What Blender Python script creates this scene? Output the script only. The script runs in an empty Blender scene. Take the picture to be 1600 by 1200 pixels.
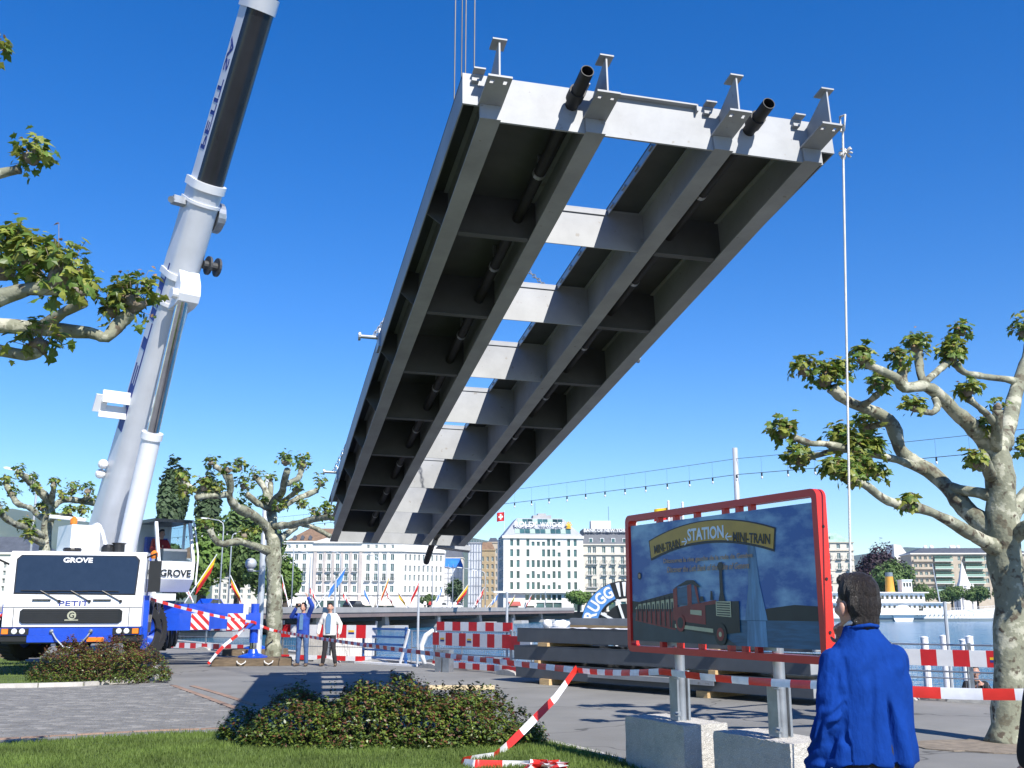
import bpy, bmesh, math, random
from mathutils import Vector, Matrix, noise
R = math.radians
random.seed(7)
D = bpy.data
SC = bpy.context.scene
COL = SC.collection
# ---------------------------------------------------------------- camera
cam = D.objects.new('camera', D.cameras.new('camera')); COL.objects.link(cam)
TH = math.atan(350/1600); EYE = 1.6
cam.location = (0, 0, EYE); cam.rotation_euler = (math.pi/2+TH, 0, 0)
cam.data.sensor_width = 36; cam.data.lens = 36; cam.data.clip_end = 30000; cam.data.clip_start = .1
SC.camera = cam
# ---------------------------------------------------------------- sky, sun, exposure
SUN_AZ, SUN_EL = R(31), R(43)
w = D.worlds.new('World'); SC.world = w; w.use_nodes = True
nt = w.node_tree; sky = nt.nodes.new('ShaderNodeTexSky'); sky.sky_type = 'NISHITA'; sky.sun_disc = False
sky.sun_elevation = SUN_EL; sky.sun_rotation = R(149); sky.altitude = 400; sky.air_density = 1.0; sky.dust_density = .05; sky.ozone_density = 3.0
bg = nt.nodes['Background']; bg.inputs['Strength'].default_value = .115
hs = nt.nodes.new('ShaderNodeHueSaturation'); hs.inputs['Saturation'].default_value = 1.42; hs.inputs['Hue'].default_value = .513; nt.links.new(sky.outputs[0], hs.inputs['Color']); nt.links.new(hs.outputs[0], bg.inputs[0])
sun = D.objects.new('sun', D.lights.new('sun', 'SUN')); COL.objects.link(sun)
sun.data.energy = 5.0; sun.data.angle = R(.5); sun.data.color = (1, .95, .87)
sun.rotation_euler = Vector((-math.sin(SUN_AZ)*math.cos(SUN_EL), math.cos(SUN_AZ)*math.cos(SUN_EL), -math.sin(SUN_EL))).to_track_quat('-Z', 'Y').to_euler()
sun.location = (20, -30, 40)
vs = SC.view_settings; vs.view_transform = 'Standard'; vs.look = 'None'; vs.exposure = 0.68; vs.gamma = 1; vs.use_curve_mapping = False
# ---------------------------------------------------------------- photo geometry: where a line of sight meets a known distance or height
CT, ST = math.cos(TH), math.sin(TH)
def ray(px, py):
    x = (px-800)/1600; y = (600-py)/1600
    return Vector((x, CT-y*ST, ST+y*CT))
def at(px, py, Y): r = ray(px, py); return Vector((0, 0, EYE))+r*(Y/r.y)
def gr(px, py, z=0): r = ray(px, py); return Vector((0, 0, EYE))+r*((z-EYE)/r.z)
def rnd(a, b): return random.uniform(a, b)
# ---------------------------------------------------------------- mesh builder
def frame_of(d, up=Vector((0, 0, 1))):
    d = Vector(d).normalized()
    if abs(d.dot(up)) > .97: up = Vector((1, 0, 0))
    a = d.cross(up).normalized(); return a, a.cross(d).normalized()
class B:
    def __init__(s): s.v = []; s.f = []; s.m = []; s.mi = 0
    def mat(s, i): s.mi = i; return s
    def add(s, vs, fs):
        o = len(s.v); s.v += [tuple(v) for v in vs]; s.f += [tuple(i+o for i in f) for f in fs]; s.m += [s.mi]*len(fs); return s
    def hexa(s, p):
        return s.add(p, [(0, 3, 2, 1), (4, 5, 6, 7), (0, 1, 5, 4), (1, 2, 6, 5), (2, 3, 7, 6), (3, 0, 4, 7)])
    def box(s, x0, x1, y0, y1, z0, z1):
        return s.hexa([(x0, y0, z0), (x1, y0, z0), (x1, y1, z0), (x0, y1, z0), (x0, y0, z1), (x1, y0, z1), (x1, y1, z1), (x0, y1, z1)])
    def beam(s, p, q, w, h, up=Vector((0, 0, 1))):
        p = Vector(p); q = Vector(q); a, b = frame_of(q-p, up); a = a*w/2; b = b*h/2
        return s.hexa([p-a-b, q-a-b, q+a-b, p+a-b, p-a+b, q-a+b, q+a+b, p+a+b])
    def cyl(s, p, q, r0, r1=None, n=10, cap=True):
        p = Vector(p); q = Vector(q); r1 = r0 if r1 is None else r1; a, b = frame_of(q-p)
        vs = []
        for c, r in ((p, r0), (q, r1)):
            for i in range(n):
                t = 2*math.pi*i/n; vs.append(c+(a*math.cos(t)+b*math.sin(t))*r)
        fs = [(i, (i+1) % n, n+(i+1) % n, n+i) for i in range(n)]
        if cap: fs += [tuple(range(n-1, -1, -1)), tuple(range(n, 2*n))]
        return s.add(vs, fs)
    def pipe(s, p, q, r, t, n=16):
        p = Vector(p); q = Vector(q); a, b = frame_of(q-p); vs = []
        for c, rr in ((p, r), (q, r), (q, r-t), (p, r-t)):
            for i in range(n): k = 2*math.pi*i/n; vs.append(c+(a*math.cos(k)+b*math.sin(k))*rr)
        fs = []
        for k in range(4):
            o, o2 = k*n, ((k+1) % 4)*n
            fs += [(o+i, o+(i+1) % n, o2+(i+1) % n, o2+i) for i in range(n)]
        return s.add(vs, fs)
    def tube(s, pts, rad, n=8, rough=0.0, closed=True):
        pts = [Vector(p) for p in pts]; N = len(pts)
        if not hasattr(rad, '__len__'): rad = [rad]*N
        vs = []; prev = None
        for k, p in enumerate(pts):
            d = (pts[min(k+1, N-1)]-pts[max(k-1, 0)])
            if d.length < 1e-9: d = Vector((0, 0, 1))
            d.normalize()
            if prev is None: a, b = frame_of(d)
            else:
                a = prev-d*prev.dot(d); a.normalize(); b = d.cross(a)*-1
                b = a.cross(d)
            prev = a
            for i in range(n):
                t = 2*math.pi*i/n; r = rad[k]
                q = p+(a*math.cos(t)+b*math.sin(t))*r
                if rough: q += (a*math.cos(t)+b*math.sin(t))*r*rough*noise.noise(q*(1.1/max(r, .04)))
                vs.append(q)
        fs = []
        for k in range(N-1):
            fs += [(k*n+i, k*n+(i+1) % n, (k+1)*n+(i+1) % n, (k+1)*n+i) for i in range(n)]
        if closed: fs += [tuple(range(n-1, -1, -1)), tuple(range((N-1)*n, N*n))]
        return s.add(vs, fs)
    def prism(s, poly, o, u, v, w):
        o = Vector(o); u = Vector(u); v = Vector(v); w = Vector(w); n = len(poly)
        a = [o+u*x+v*y for x, y in poly]
        return s.add(a+[p+w for p in a], [tuple(range(n-1, -1, -1)), tuple(range(n, 2*n))]+[(i, (i+1) % n, n+(i+1) % n, n+i) for i in range(n)])
    def poly(s, pts): return s.add(pts, [tuple(range(len(pts)))])
    def lathe(s, prof, o=(0, 0, 0), n=16, axis=(0, 0, 1), caps=True):
        o = Vector(o); ax = Vector(axis).normalized(); a, b = frame_of(ax); vs = []
        for r, h in prof:
            for i in range(n): t = 2*math.pi*i/n; vs.append(o+ax*h+(a*math.cos(t)+b*math.sin(t))*r)
        fs = []
        for k in range(len(prof)-1): fs += [(k*n+i, k*n+(i+1) % n, (k+1)*n+(i+1) % n, (k+1)*n+i) for i in range(n)]
        if caps: fs += [tuple(range(n-1, -1, -1)), tuple(range((len(prof)-1)*n, len(prof)*n))]
        return s.add(vs, fs)
    def ell(s, c, r, rot=None, n=12, m=8):
        c = Vector(c); vs = []; fs = []
        for j in range(m+1):
            ph = math.pi*j/m
            for i in range(n):
                t = 2*math.pi*i/n; p = Vector((r[0]*math.sin(ph)*math.cos(t), r[1]*math.sin(ph)*math.sin(t), r[2]*math.cos(ph)))
                if rot: p = rot @ p
                vs.append(c+p)
        for j in range(m): fs += [(j*n+i, (j+1)*n+i, (j+1)*n+(i+1) % n, j*n+(i+1) % n) for i in range(n)]
        return s.add(vs, fs)
    def mesh(s, name, mats, smooth=False):
        me = D.meshes.new(name); me.from_pydata(s.v, [], s.f)
        for m in (mats if isinstance(mats, (list, tuple)) else [mats]): me.materials.append(MAT[m] if isinstance(m, str) else m)
        if max(s.m, default=0) > 0: me.polygons.foreach_set('material_index', s.m)
        if smooth: me.polygons.foreach_set('use_smooth', [True]*len(me.polygons))
        me.update(); return me
    def build(s, name, mats, parent=None, loc=None, smooth=False, rz=0):
        if smooth and smooth is not True:
            me = s.mesh(name, mats, True); me.set_sharp_from_angle(angle=R(smooth))
        else: me = s.mesh(name, mats, smooth)
        return link(name, me, parent, loc, rz)
def link(name, me, parent=None, loc=None, rz=0):
    o = D.objects.new(name, me); COL.objects.link(o)
    if loc is not None: o.location = loc
    if rz: o.rotation_euler = (0, 0, rz)
    if parent: o.parent = parent
    return o
def tag(o, label, cat, group=None):
    o['label'] = label; o['category'] = cat
    if group: o['group'] = group
    return o
def thing(name, label, cat, loc=(0, 0, 0), rz=0, group=None):
    o = D.objects.new(name, None); COL.objects.link(o); o.location = loc; o.rotation_euler = (0, 0, rz); o.empty_display_size = .2
    return tag(o, label, cat, group)
def struct(o): o['kind'] = 'structure'; return o
def stuff(o): o['kind'] = 'stuff'; return o
def text(name, body, height, mat, parent, mtx, extrude=.004, width=None, bold=0.0, shear=0):
    c = D.curves.new('lettering', 'FONT'); c.body = body; c.size = 1; c.extrude = 0; c.offset = bold; c.shear = shear; c.align_x = 'CENTER'; c.resolution_u = 3
    t = D.objects.new('lettering', c); COL.objects.link(t)
    bpy.context.view_layer.update()
    me = D.meshes.new_from_object(t.evaluated_get(bpy.context.evaluated_depsgraph_get()))
    D.objects.remove(t)
    xs = [v.co.x for v in me.vertices]; ys = [v.co.y for v in me.vertices]
    cx = (min(xs)+max(xs))/2; sy = height/(max(ys)-min(ys)); sx = sy if width is None else width/(max(xs)-min(xs)); y0 = min(ys)
    vs = [((v.co.x-cx)*sx, (v.co.y-y0)*sy) for v in me.vertices]
    fs = [tuple(p.vertices) for p in me.polygons]; n = len(vs)
    # solid letters: front, back and the boundary walls between
    cnt = {}
    for f in fs:
        for i in range(len(f)):
            e = (f[i], f[(i+1) % len(f)]); cnt[e] = 1
    side = [(a, b, b+n, a+n) for (a, b) in cnt if (b, a) not in cnt]
    b = B(); b.add([(x, y, extrude) for x, y in vs]+[(x, y, 0) for x, y in vs], fs+[(e[1], e[0], e[3], e[2]) for e in side])
    D.meshes.remove(me)
    o = b.build(name, mat, parent); o.matrix_local = mtx
    return o
def basis(o, u, v):
    u = Vector(u).normalized(); v = Vector(v); v = (v-u*v.dot(u)).normalized(); n = u.cross(v)
    return Matrix(((u.x, v.x, n.x, o[0]), (u.y, v.y, n.y, o[1]), (u.z, v.z, n.z, o[2]), (0, 0, 0, 1)))
# ---------------------------------------------------------------- materials
MAT = {}
def mk(name, col, rough=.6, metal=0.0, var=.12, scale=6, bump=0.0, bscale=40, col2=None, spec=.5, trans=0.0, fleck=None, stretch=None, rndv=0.0, coat=0.0):
    m = D.materials.new(name); m.use_nodes = True; n = m.node_tree.nodes; l = m.node_tree.links
    p = n['Principled BSDF']; p.inputs['Roughness'].default_value = rough; p.inputs['Metallic'].default_value = metal
    p.inputs['Specular IOR Level'].default_value = spec; p.inputs['Coat Weight'].default_value = coat
    tc = n.new('ShaderNodeTexCoord'); mp = n.new('ShaderNodeMapping'); l.new(tc.outputs['Object'], mp.inputs[0])
    if stretch: mp.inputs['Scale'].default_value = stretch
    nz = n.new('ShaderNodeTexNoise'); nz.inputs['Scale'].default_value = scale; nz.inputs['Detail'].default_value = 6; nz.inputs['Roughness'].default_value = .62
    l.new(mp.outputs[0], nz.inputs['Vector'])
    rp = n.new('ShaderNodeValToRGB'); e = rp.color_ramp.elements; e[0].position = .32; e[1].position = .68
    c2 = col2 or [min(1, c*(1+var)) for c in col]; c1 = col if col2 else [c*(1-var) for c in col]
    e[0].color = (*c1, 1); e[1].color = (*c2, 1); l.new(nz.outputs['Fac'], rp.inputs[0]); out = rp.outputs[0]
    if fleck:
        nf = n.new('ShaderNodeTexNoise'); nf.inputs['Scale'].default_value = fleck[1]; nf.inputs['Detail'].default_value = 3; l.new(mp.outputs[0], nf.inputs['Vector'])
        rf = n.new('ShaderNodeValToRGB'); rf.color_ramp.elements[0].position = fleck[2]; rf.color_ramp.elements[1].position = fleck[2]+.06
        l.new(nf.outputs['Fac'], rf.inputs[0]); mx = n.new('ShaderNodeMix'); mx.data_type = 'RGBA'; l.new(rf.outputs[0], mx.inputs['Factor']); l.new(out, mx.inputs[6]); mx.inputs[7].default_value = (*fleck[0], 1); out = mx.outputs[2]
    if rndv:
        oi = n.new('ShaderNodeObjectInfo'); mr = n.new('ShaderNodeMapRange'); mr.inputs[3].default_value = 1-rndv; mr.inputs[4].default_value = 1+rndv; l.new(oi.outputs['Random'], mr.inputs[0])
        hs = n.new('ShaderNodeHueSaturation'); l.new(mr.outputs[0], hs.inputs['Value']); l.new(out, hs.inputs['Color']); out = hs.outputs[0]
    l.new(out, p.inputs['Base Color'])
    if bump:
        nb = n.new('ShaderNodeTexNoise'); nb.inputs['Scale'].default_value = bscale; nb.inputs['Detail'].default_value = 5; l.new(mp.outputs[0], nb.inputs['Vector'])
        bp = n.new('ShaderNodeBump'); bp.inputs['Strength'].default_value = bump; bp.inputs['Distance'].default_value = .02; l.new(nb.outputs['Fac'], bp.inputs['Height']); l.new(bp.outputs[0], p.inputs['Normal'])
    if trans:
        tr = n.new('ShaderNodeBsdfTranslucent'); l.new(out, tr.inputs['Color']); ms = n.new('ShaderNodeMixShader'); ms.inputs[0].default_value = trans
        l.new(p.outputs[0], ms.inputs[1]); l.new(tr.outputs[0], ms.inputs[2]); l.new(ms.outputs[0], n['Material Output'].inputs[0])
    MAT[name] = m; return m
mk('white_paint', (.74, .75, .76), .35, var=.04, scale=3, coat=.3, bump=.02, bscale=5)
mk('boom_paint', (.55, .57, .6), .32, var=.06, scale=1.5, coat=.2, bump=.03, bscale=3)
mk('blue_paint', (.008, .06, .47), .3, var=.1, scale=4, coat=.4)
mk('black_paint', (.012, .013, .016), .28, var=.2, scale=3)
mk('pipe_black', (.02, .02, .022), .55, var=.25, scale=4, spec=.3)
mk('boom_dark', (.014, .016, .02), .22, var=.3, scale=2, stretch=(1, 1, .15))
mk('rubber', (.018, .018, .019), .85, var=.2, bump=.2, bscale=60)
mk('grille', (.02, .02, .022), .6)
mk('gate_blue', (.03, .1, .3), .4)
mk('glass_dark', (.02, .028, .04), .06, spec=.8, var=.1)
mk('glass_far', (.035, .085, .09), .12, spec=.8, var=.45, scale=.35, rndv=.5)
mk('chrome', (.6, .6, .62), .12, 1.0)
mk('galv', (.36, .38, .4), .42, .75, var=.2, scale=5)
mk('pole_grey', (.42, .45, .48), .45, .2, var=.08)
mk('bay_shade_steel', (.06, .064, .066), .65, var=.2, scale=2)  # darker grey steel: the shade under the deck is put into its colour
mk('steel_grey', (.265, .277, .29), .5, .0, var=.17, scale=1.6, bump=.03, bscale=5, spec=.3, fleck=((.2, .19, .18), 11, .68))
mk('steel_dark', (.05, .052, .055), .55)
mk('girder_paint', (.075, .083, .096), .5, var=.16, scale=2, coat=.05)
mk('orange_glass', (.75, .2, .02), .2)
mk('lamp_glass', (.7, .72, .72), .1)
mk('red_paint', (.6, .03, .02), .35, var=.06)
mk('board_red', (.52, .015, .02), .5, var=.1)
mk('board_white', (.66, .66, .67), .5, var=.06)
mk('yellow', (.75, .45, .02), .5)
mk('tape_red', (.72, .04, .03), .3, trans=.2)
mk('tape_white', (.82, .82, .84), .3, trans=.2)
mk('rope', (.62, .6, .56), .8, bump=.4, bscale=120)
mk('wire', (.07, .07, .075), .5, .5)
mk('timber', (.5, .34, .17), .8, var=.25, scale=6, stretch=(1, 8, 8), bump=.2, rndv=.15)
mk('timber_old', (.13, .095, .06), .9, var=.35, scale=4, stretch=(1, 6, 6), bump=.4)
mk('board_pale', (.62, .5, .3), .8, var=.12, stretch=(1, 8, 8))
mk('concrete', (.42, .4, .36), .95, var=.12, scale=9, bump=.7, bscale=90, fleck=((.62, .6, .55), 120, .55))
mk('concrete_grey', (.36, .35, .33), .95, var=.15, bump=.3)
mk('stone_kerb', (.42, .4, .37), .9, var=.15, bump=.3, rndv=.12)
mk('asphalt', (.19, .187, .176), .92, var=.13, scale=.7, bump=.35, bscale=160, fleck=((.24, .235, .22), 55, .64))
# worn asphalt: broad lighter and darker patches, and hairline cracks
_m = MAT['asphalt'].node_tree; _n, _l = _m.nodes, _m.links; _p = _n['Principled BSDF']; _src = _p.inputs['Base Color'].links[0].from_socket
_tc = _n.new('ShaderNodeTexCoord'); _nz = _n.new('ShaderNodeTexNoise'); _nz.inputs['Scale'].default_value = .16; _nz.inputs['Detail'].default_value = 4; _l.new(_tc.outputs['Object'], _nz.inputs['Vector'])
_mr = _n.new('ShaderNodeMapRange'); _mr.inputs[1].default_value = .35; _mr.inputs[2].default_value = .65; _mr.inputs[3].default_value = .82; _mr.inputs[4].default_value = 1.16; _l.new(_nz.outputs['Fac'], _mr.inputs[0])
_wn = _n.new('ShaderNodeTexNoise'); _wn.inputs['Scale'].default_value = 1.3; _l.new(_tc.outputs['Object'], _wn.inputs['Vector']); _va = _n.new('ShaderNodeVectorMath'); _va.operation = 'ADD'; _l.new(_tc.outputs['Object'], _va.inputs[0]); _l.new(_wn.outputs['Color'], _va.inputs[1])
_vo = _n.new('ShaderNodeTexVoronoi'); _vo.feature = 'DISTANCE_TO_EDGE'; _vo.inputs['Scale'].default_value = .22; _l.new(_va.outputs[0], _vo.inputs['Vector'])
_mc = _n.new('ShaderNodeMapRange'); _mc.inputs[1].default_value = .002; _mc.inputs[2].default_value = .006; _mc.inputs[3].default_value = .45; _mc.inputs[4].default_value = 1; _l.new(_vo.outputs['Distance'], _mc.inputs[0])
_mu = _n.new('ShaderNodeMath'); _mu.operation = 'MULTIPLY'; _l.new(_mr.outputs[0], _mu.inputs[0]); _l.new(_mc.outputs[0], _mu.inputs[1])
_hs = _n.new('ShaderNodeHueSaturation'); _l.new(_src, _hs.inputs['Color']); _l.new(_mu.outputs[0], _hs.inputs['Value']); _l.new(_hs.outputs[0], _p.inputs['Base Color'])
mk('paver', (.175, .172, .165), .9, var=.2, scale=3, bump=.35, bscale=90, rndv=.16)
mk('paver_red', (.27, .18, .13), .9, var=.2, scale=3, bump=.35, bscale=90, rndv=.15)
mk('joint', (.12, .11, .1), .95, var=.2)
mk('soil', (.2, .165, .125), .95, var=.3, bump=.6)
mk('lawn', (.08, .12, .025), .95, var=.35, scale=2.2, bump=.5, bscale=60)
mk('grass', (.125, .185, .035), .7, var=.35, scale=1.3, trans=.35)
mk('leaf', (.11, .18, .028), .45, var=.35, scale=5, trans=.35)
mk('leaf_young', (.26, .29, .05), .5, var=.3, scale=5, trans=.4)
mk('leaf_tip', (.3, .19, .09), .6, var=.3, scale=5, trans=.3)
mk('bush_leaf', (.06, .1, .02), .42, var=.4, scale=6, trans=.2)
mk('bush_lime', (.14, .19, .03), .42, var=.4, scale=6, trans=.25)
mk('bush_red', (.13, .05, .025), .5, var=.4, scale=6, trans=.2)
mk('twig', (.07, .045, .03), .9)
mk('far_leaf', (.1, .165, .045), .7, var=.4, scale=.35, trans=.25)
mk('poplar_leaf', (.05, .085, .035), .7, var=.35, scale=.3, trans=.15)
mk('bright_leaf', (.11, .19, .035), .7, var=.35, scale=.4, trans=.25)
mk('purple_leaf', (.028, .012, .022), .7, var=.5, scale=.3, trans=.1)
mk('bark_dark', (.06, .05, .04), .95, var=.3, bump=.5)
# plane-tree bark: plates of grey green, cream and brown
mk('bark', (.18, .185, .13), .9, scale=4.2, bump=.7, bscale=16, fleck=((.085, .068, .048), 8, .6))
_r = [n for n in MAT['bark'].node_tree.nodes if n.bl_idname == 'ShaderNodeValToRGB'][0].color_ramp
for _p, _c in ((.0, (.1, .09, .062)), (.4, (.12, .11, .075)), (.43, (.19, .195, .14)), (.54, (.22, .225, .16)), (.57, (.36, .36, .275)), (1.0, (.42, .41, .32))):
    _e = _r.elements.new(_p) if _p not in (.0, 1.0) else None
    if _e: _e.color = (*_c, 1)
_r.elements[0].position = 0; _r.elements[0].color = (.1, .09, .062, 1)
for _e in list(_r.elements):
    if abs(_e.position-.32) < .001 or abs(_e.position-.68) < .001: _e.color = (.11, .1, .07, 1) if _e.position < .5 else (.42, .41, .32, 1)
mk('knob_bark', (.13, .1, .075), .95, col2=(.3, .26, .2), scale=9, bump=.9, bscale=30)
mk('stone_white', (.66, .64, .6), .85, var=.07, scale=.4)
mk('stone_cream', (.56, .52, .44), .85, var=.1, scale=.4)
mk('stone_beige', (.42, .36, .28), .9, var=.12, scale=.4)
mk('ochre', (.33, .26, .16), .9, var=.12, scale=.4)
mk('stone_grey', (.36, .36, .36), .85, var=.1, scale=.4)
mk('stone_pink', (.45, .4, .37), .88, var=.1, scale=.4)
mk('slate', (.075, .085, .105), .6, var=.2, scale=1)
mk('roof_brown', (.19, .12, .075), .85, var=.25, scale=1)
mk('roof_grey', (.28, .3, .34), .5, var=.1, scale=.5)
mk('copper_green', (.28, .42, .34), .7, var=.15, scale=.6)
mk('shutter', (.03, .075, .06), .6, rndv=.3)
mk('frame_white', (.68, .68, .68), .6)
mk('frame_green', (.25, .37, .3), .4)
mk('iron', (.05, .05, .055), .6)
mk('sheeting', (.52, .54, .58), .5, var=.22, scale=.5, stretch=(1, 1, .4), bump=.4, bscale=1)
mk('tarp_blue', (.03, .16, .5), .5, var=.2, scale=.5)
mk('awning', (.72, .66, .58), .8)
mk('awning_red', (.4, .1, .08), .8)
mk('bridge_grey', (.3, .29, .28), .8, var=.12, scale=.3)
mk('bridge_brown', (.2, .15, .14), .8, var=.12, scale=.3)
mk('bridge_dark', (.03, .032, .035), .8)
mk('ship_white', (.82, .82, .82), .35, var=.04, scale=.3)
mk('ship_boot', (.16, .2, .22), .5)
mk('funnel', (.62, .3, .04), .5)
mk('skin', (.5, .27, .19), .5, var=.08, scale=20)
mk('hair', (.018, .012, .009), .42, var=.6, scale=14, stretch=(6, 6, 1), bump=.8, bscale=70)
mk('cloth_blue', (.004, .034, .2), .9, var=.18, scale=7, bump=.55, bscale=26, spec=.1, stretch=(1, 1, .45))
mk('cloth_blue_far', (.012, .05, .3), .85, var=.2, scale=6)
mk('denim', (.05, .1, .22), .9, var=.25, scale=9)
mk('cloth_white', (.68, .66, .62), .9, var=.08)
mk('shirt_blue', (.1, .2, .34), .9, var=.1)
mk('trouser', (.02, .018, .02), .9, var=.2)
mk('cloth_red', (.4, .03, .03), .9)
mk('cloth_black', (.008, .008, .01), .85)
mk('shoe', (.13, .09, .06), .7)
mk('plastic_black', (.015, .015, .015), .4)
for nm, c in dict(flag_yellow=(.75, .5, .02), flag_red=(.6, .02, .02), flag_blue=(.04, .2, .6), flag_sky=(.12, .32, .68), flag_white=(.75, .75, .75), flag_brown=(.3, .13, .04), flag_maroon=(.35, .02, .03)).items(): mk(nm, c, .8, trans=.25)
mk('print_gold', (.5, .3, .04), .4, var=.1); mk('print_black', (.01, .01, .012), .4); mk('print_white', (.7, .78, .85), .4)
mk('print_tan', (.42, .27, .16), .4); mk('print_red', (.25, .03, .025), .4, var=.3); mk('print_dark', (.012, .018, .018), .4, var=.3); mk('print_cream', (.5, .48, .3), .4)
mk('print_road', (.03, .05, .06), .4, var=.4, scale=3); mk('print_water', (.03, .11, .2), .4, var=.3, scale=4, stretch=(1, 1, 8)); mk('print_jet', (.1, .23, .38), .4, var=.5, scale=3, stretch=(4, 4, .6)); mk('print_people', (.03, .035, .04), .5, var=.6, scale=20)
mk('print_sky', (.018, .11, .36), .35, col2=(.28, .48, .64), scale=2.1, stretch=(.8, .8, 1.7))
_r = [n for n in MAT['print_sky'].node_tree.nodes if n.bl_idname == 'ShaderNodeValToRGB'][0].color_ramp.elements; _r[0].position = .42; _r[1].position = .66
mk('text_blue', (.015, .03, .2), .5)
mk('drum_blue', (.06, .2, .48), .5)
mk('cable_white', (.6, .62, .64), .5)
mk('plastic_white', (.8, .8, .82), .5)
# water: low waves over a blue green body
m = D.materials.new('water'); m.use_nodes = True; n = m.node_tree.nodes; l = m.node_tree.links; p = n['Principled BSDF']
p.inputs['Base Color'].default_value = (.02, .12, .22, 1); p.inputs['Roughness'].default_value = .12; p.inputs['IOR'].default_value = 1.33
tc = n.new('ShaderNodeTexCoord'); mp = n.new('ShaderNodeMapping'); mp.inputs['Scale'].default_value = (.55, 1, 1); l.new(tc.outputs['Object'], mp.inputs[0])
bprev = None
for sc, st, ds in ((.35, .8, .7), (1.6, .9, .3), (6, .7, .06)):
    nz = n.new('ShaderNodeTexNoise'); nz.inputs['Scale'].default_value = sc; nz.inputs['Detail'].default_value = 3; l.new(mp.outputs[0], nz.inputs['Vector'])
    bp = n.new('ShaderNodeBump'); bp.inputs['Strength'].default_value = st; bp.inputs['Distance'].default_value = ds; l.new(nz.outputs['Fac'], bp.inputs['Height'])
    if bprev: l.new(bprev.outputs[0], bp.inputs['Normal'])
    bprev = bp
l.new(bprev.outputs[0], p.inputs['Normal']); MAT['water'] = m
mk('hill', (.045, .07, .045), 1, var=.35, scale=.008, col2=(.09, .11, .07))
# ================================================================ the setting
WZ = -1.7
b = B(); b.poly([(-9000, -300, WZ), (9000, -300, WZ), (9000, 20000, WZ), (-9000, 20000, WZ)])
struct(b.build('water', 'water'))
QL = [(48, -22.1), (8.15, 18.6), (-1.0, 28.0), (-13.6, 47.2), (-66, 127)]
gp = QL+[(-400, 127), (-400, -60), (48, -60)]
b = B(); b.prism(gp[::-1], (0, 0, -3), (1, 0, 0), (0, 1, 0), (0, 0, 3))
ground = struct(b.build('ground', 'asphalt'))
# coping along the quay edge
cm = B().box(0, 1.18, -.24, .2, -.25, .07).mesh('coping_stone', 'stone_kerb')
for k in range(len(QL)-1):
    p, q = Vector(QL[k]), Vector(QL[k+1]); d = (q-p).normalized(); L = (q-p).length
    i0, i1 = (0, L) if k in (1, 2) else ((L-14, L) if k == 0 else (0, 24))
    t = i0
    while t < i1-1.0:
        o = link('coping_stone', cm, ground, (p.x+d.x*t, p.y+d.y*t, 0), math.atan2(d.y, d.x)); t += 1.2
# lower landing outside the quay edge, where the seated man rests
p, q = Vector((8.15, 18.6)), Vector((48, -22.1)); d = (q-p).normalized(); nn = Vector((.715, .7))
pts = [p-d*.5+nn*.26, p+d*9+nn*.26, p+d*9+nn*1.9, p-d*.5+nn*1.9]
b = B(); b.prism([(v.x, v.y) for v in pts], (0, 0, -3), (1, 0, 0), (0, 1, 0), (0, 0, 2.58)); struct(b.build('landing_step', 'concrete_grey'))
# front lawn
FL = [gr(-250, 1190), gr(0, 1170), gr(120, 1161), gr(250, 1153), gr(400, 1149), gr(560, 1146), gr(700, 1149), gr(800, 1157), gr(870, 1168), gr(930, 1183), gr(985, 1200), gr(1060, 1235)]
lawn_poly = [(v.x, v.y) for v in FL]+[(1.0, 5.5), (-9, 5.5)]
b = B(); b.prism(lawn_poly[::-1], (0, 0, .002), (1, 0, 0), (0, 1, 0), (0, 0, .045)); struct(b.build('front_lawn', 'lawn'))
# island lawn by the crane
IL = [gr(-200, 1079), gr(0, 1075), gr(60, 1074), gr(130, 1072), gr(200, 1067), gr(240, 1062), gr(258, 1056.5), gr(252, 1050), gr(228, 1044)]
isl_poly = [(v.x, v.y) for v in IL]+[(-13.5, 30.5), (-17.2, 34.5), (-40, 35), (-40, 22)]
b = B(); b.prism(isl_poly[::-1], (0, 0, .002), (1, 0, 0), (0, 1, 0), (0, 0, .05)); struct(b.build('island_lawn', 'lawn'))
def kerb_line(pts, w=.12, h=.085):
    for i in range(len(pts)-1):
        p, q = Vector((pts[i].x, pts[i].y, 0)), Vector((pts[i+1].x, pts[i+1].y, 0)); L = (q-p).length; n = max(1, round(L/.8)); d = (q-p)/n
        me = B().box(0, d.length-.012, -w/2, w/2, -.05, h).mesh('kerb_stone', 'stone_kerb')
        for k in range(n):
            s = p+d*k; link('kerb_stone', me, ground, (s.x, s.y, 0), math.atan2(d.y, d.x))
kerb_line(IL[0:9]); kerb_line(FL[6:12], .1, .062)
def inside(x, y, P):
    c = False; j = len(P)-1
    for i in range(len(P)):
        xi, yi = P[i]; xj, yj = P[j]
        if (yi > y) != (yj > y) and x < (xj-xi)*(y-yi)/(yj-yi)+xi: c = not c
        j = i
    return c
def grass(name, poly, box, n, h, parent_label):
    b = B(); k = 0
    while k < n:
        x, y = rnd(box[0], box[1]), rnd(box[2], box[3])
        if not inside(x, y, poly): continue
        k += 1; a = rnd(0, 6.28); hh = h*rnd(.5, 1.25)*(1+.5*noise.noise(Vector((x*1.5, y*1.5, 3)))); ww = .0055*(1+(y-10)*.03); lx, ly = rnd(-.5, .5)*hh, rnd(-.5, .5)*hh
        dx, dy = math.cos(a)*ww, math.sin(a)*ww
        b.v += [(x-dx, y-dy, .045), (x+dx, y+dy, .045), (x+lx, y+ly, .045+hh)]; o = len(b.v)-3; b.f.append((o, o+1, o+2)); b.m.append(0)
    stuff(tag(b.build(name, 'grass'), parent_label, 'grass'))
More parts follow.
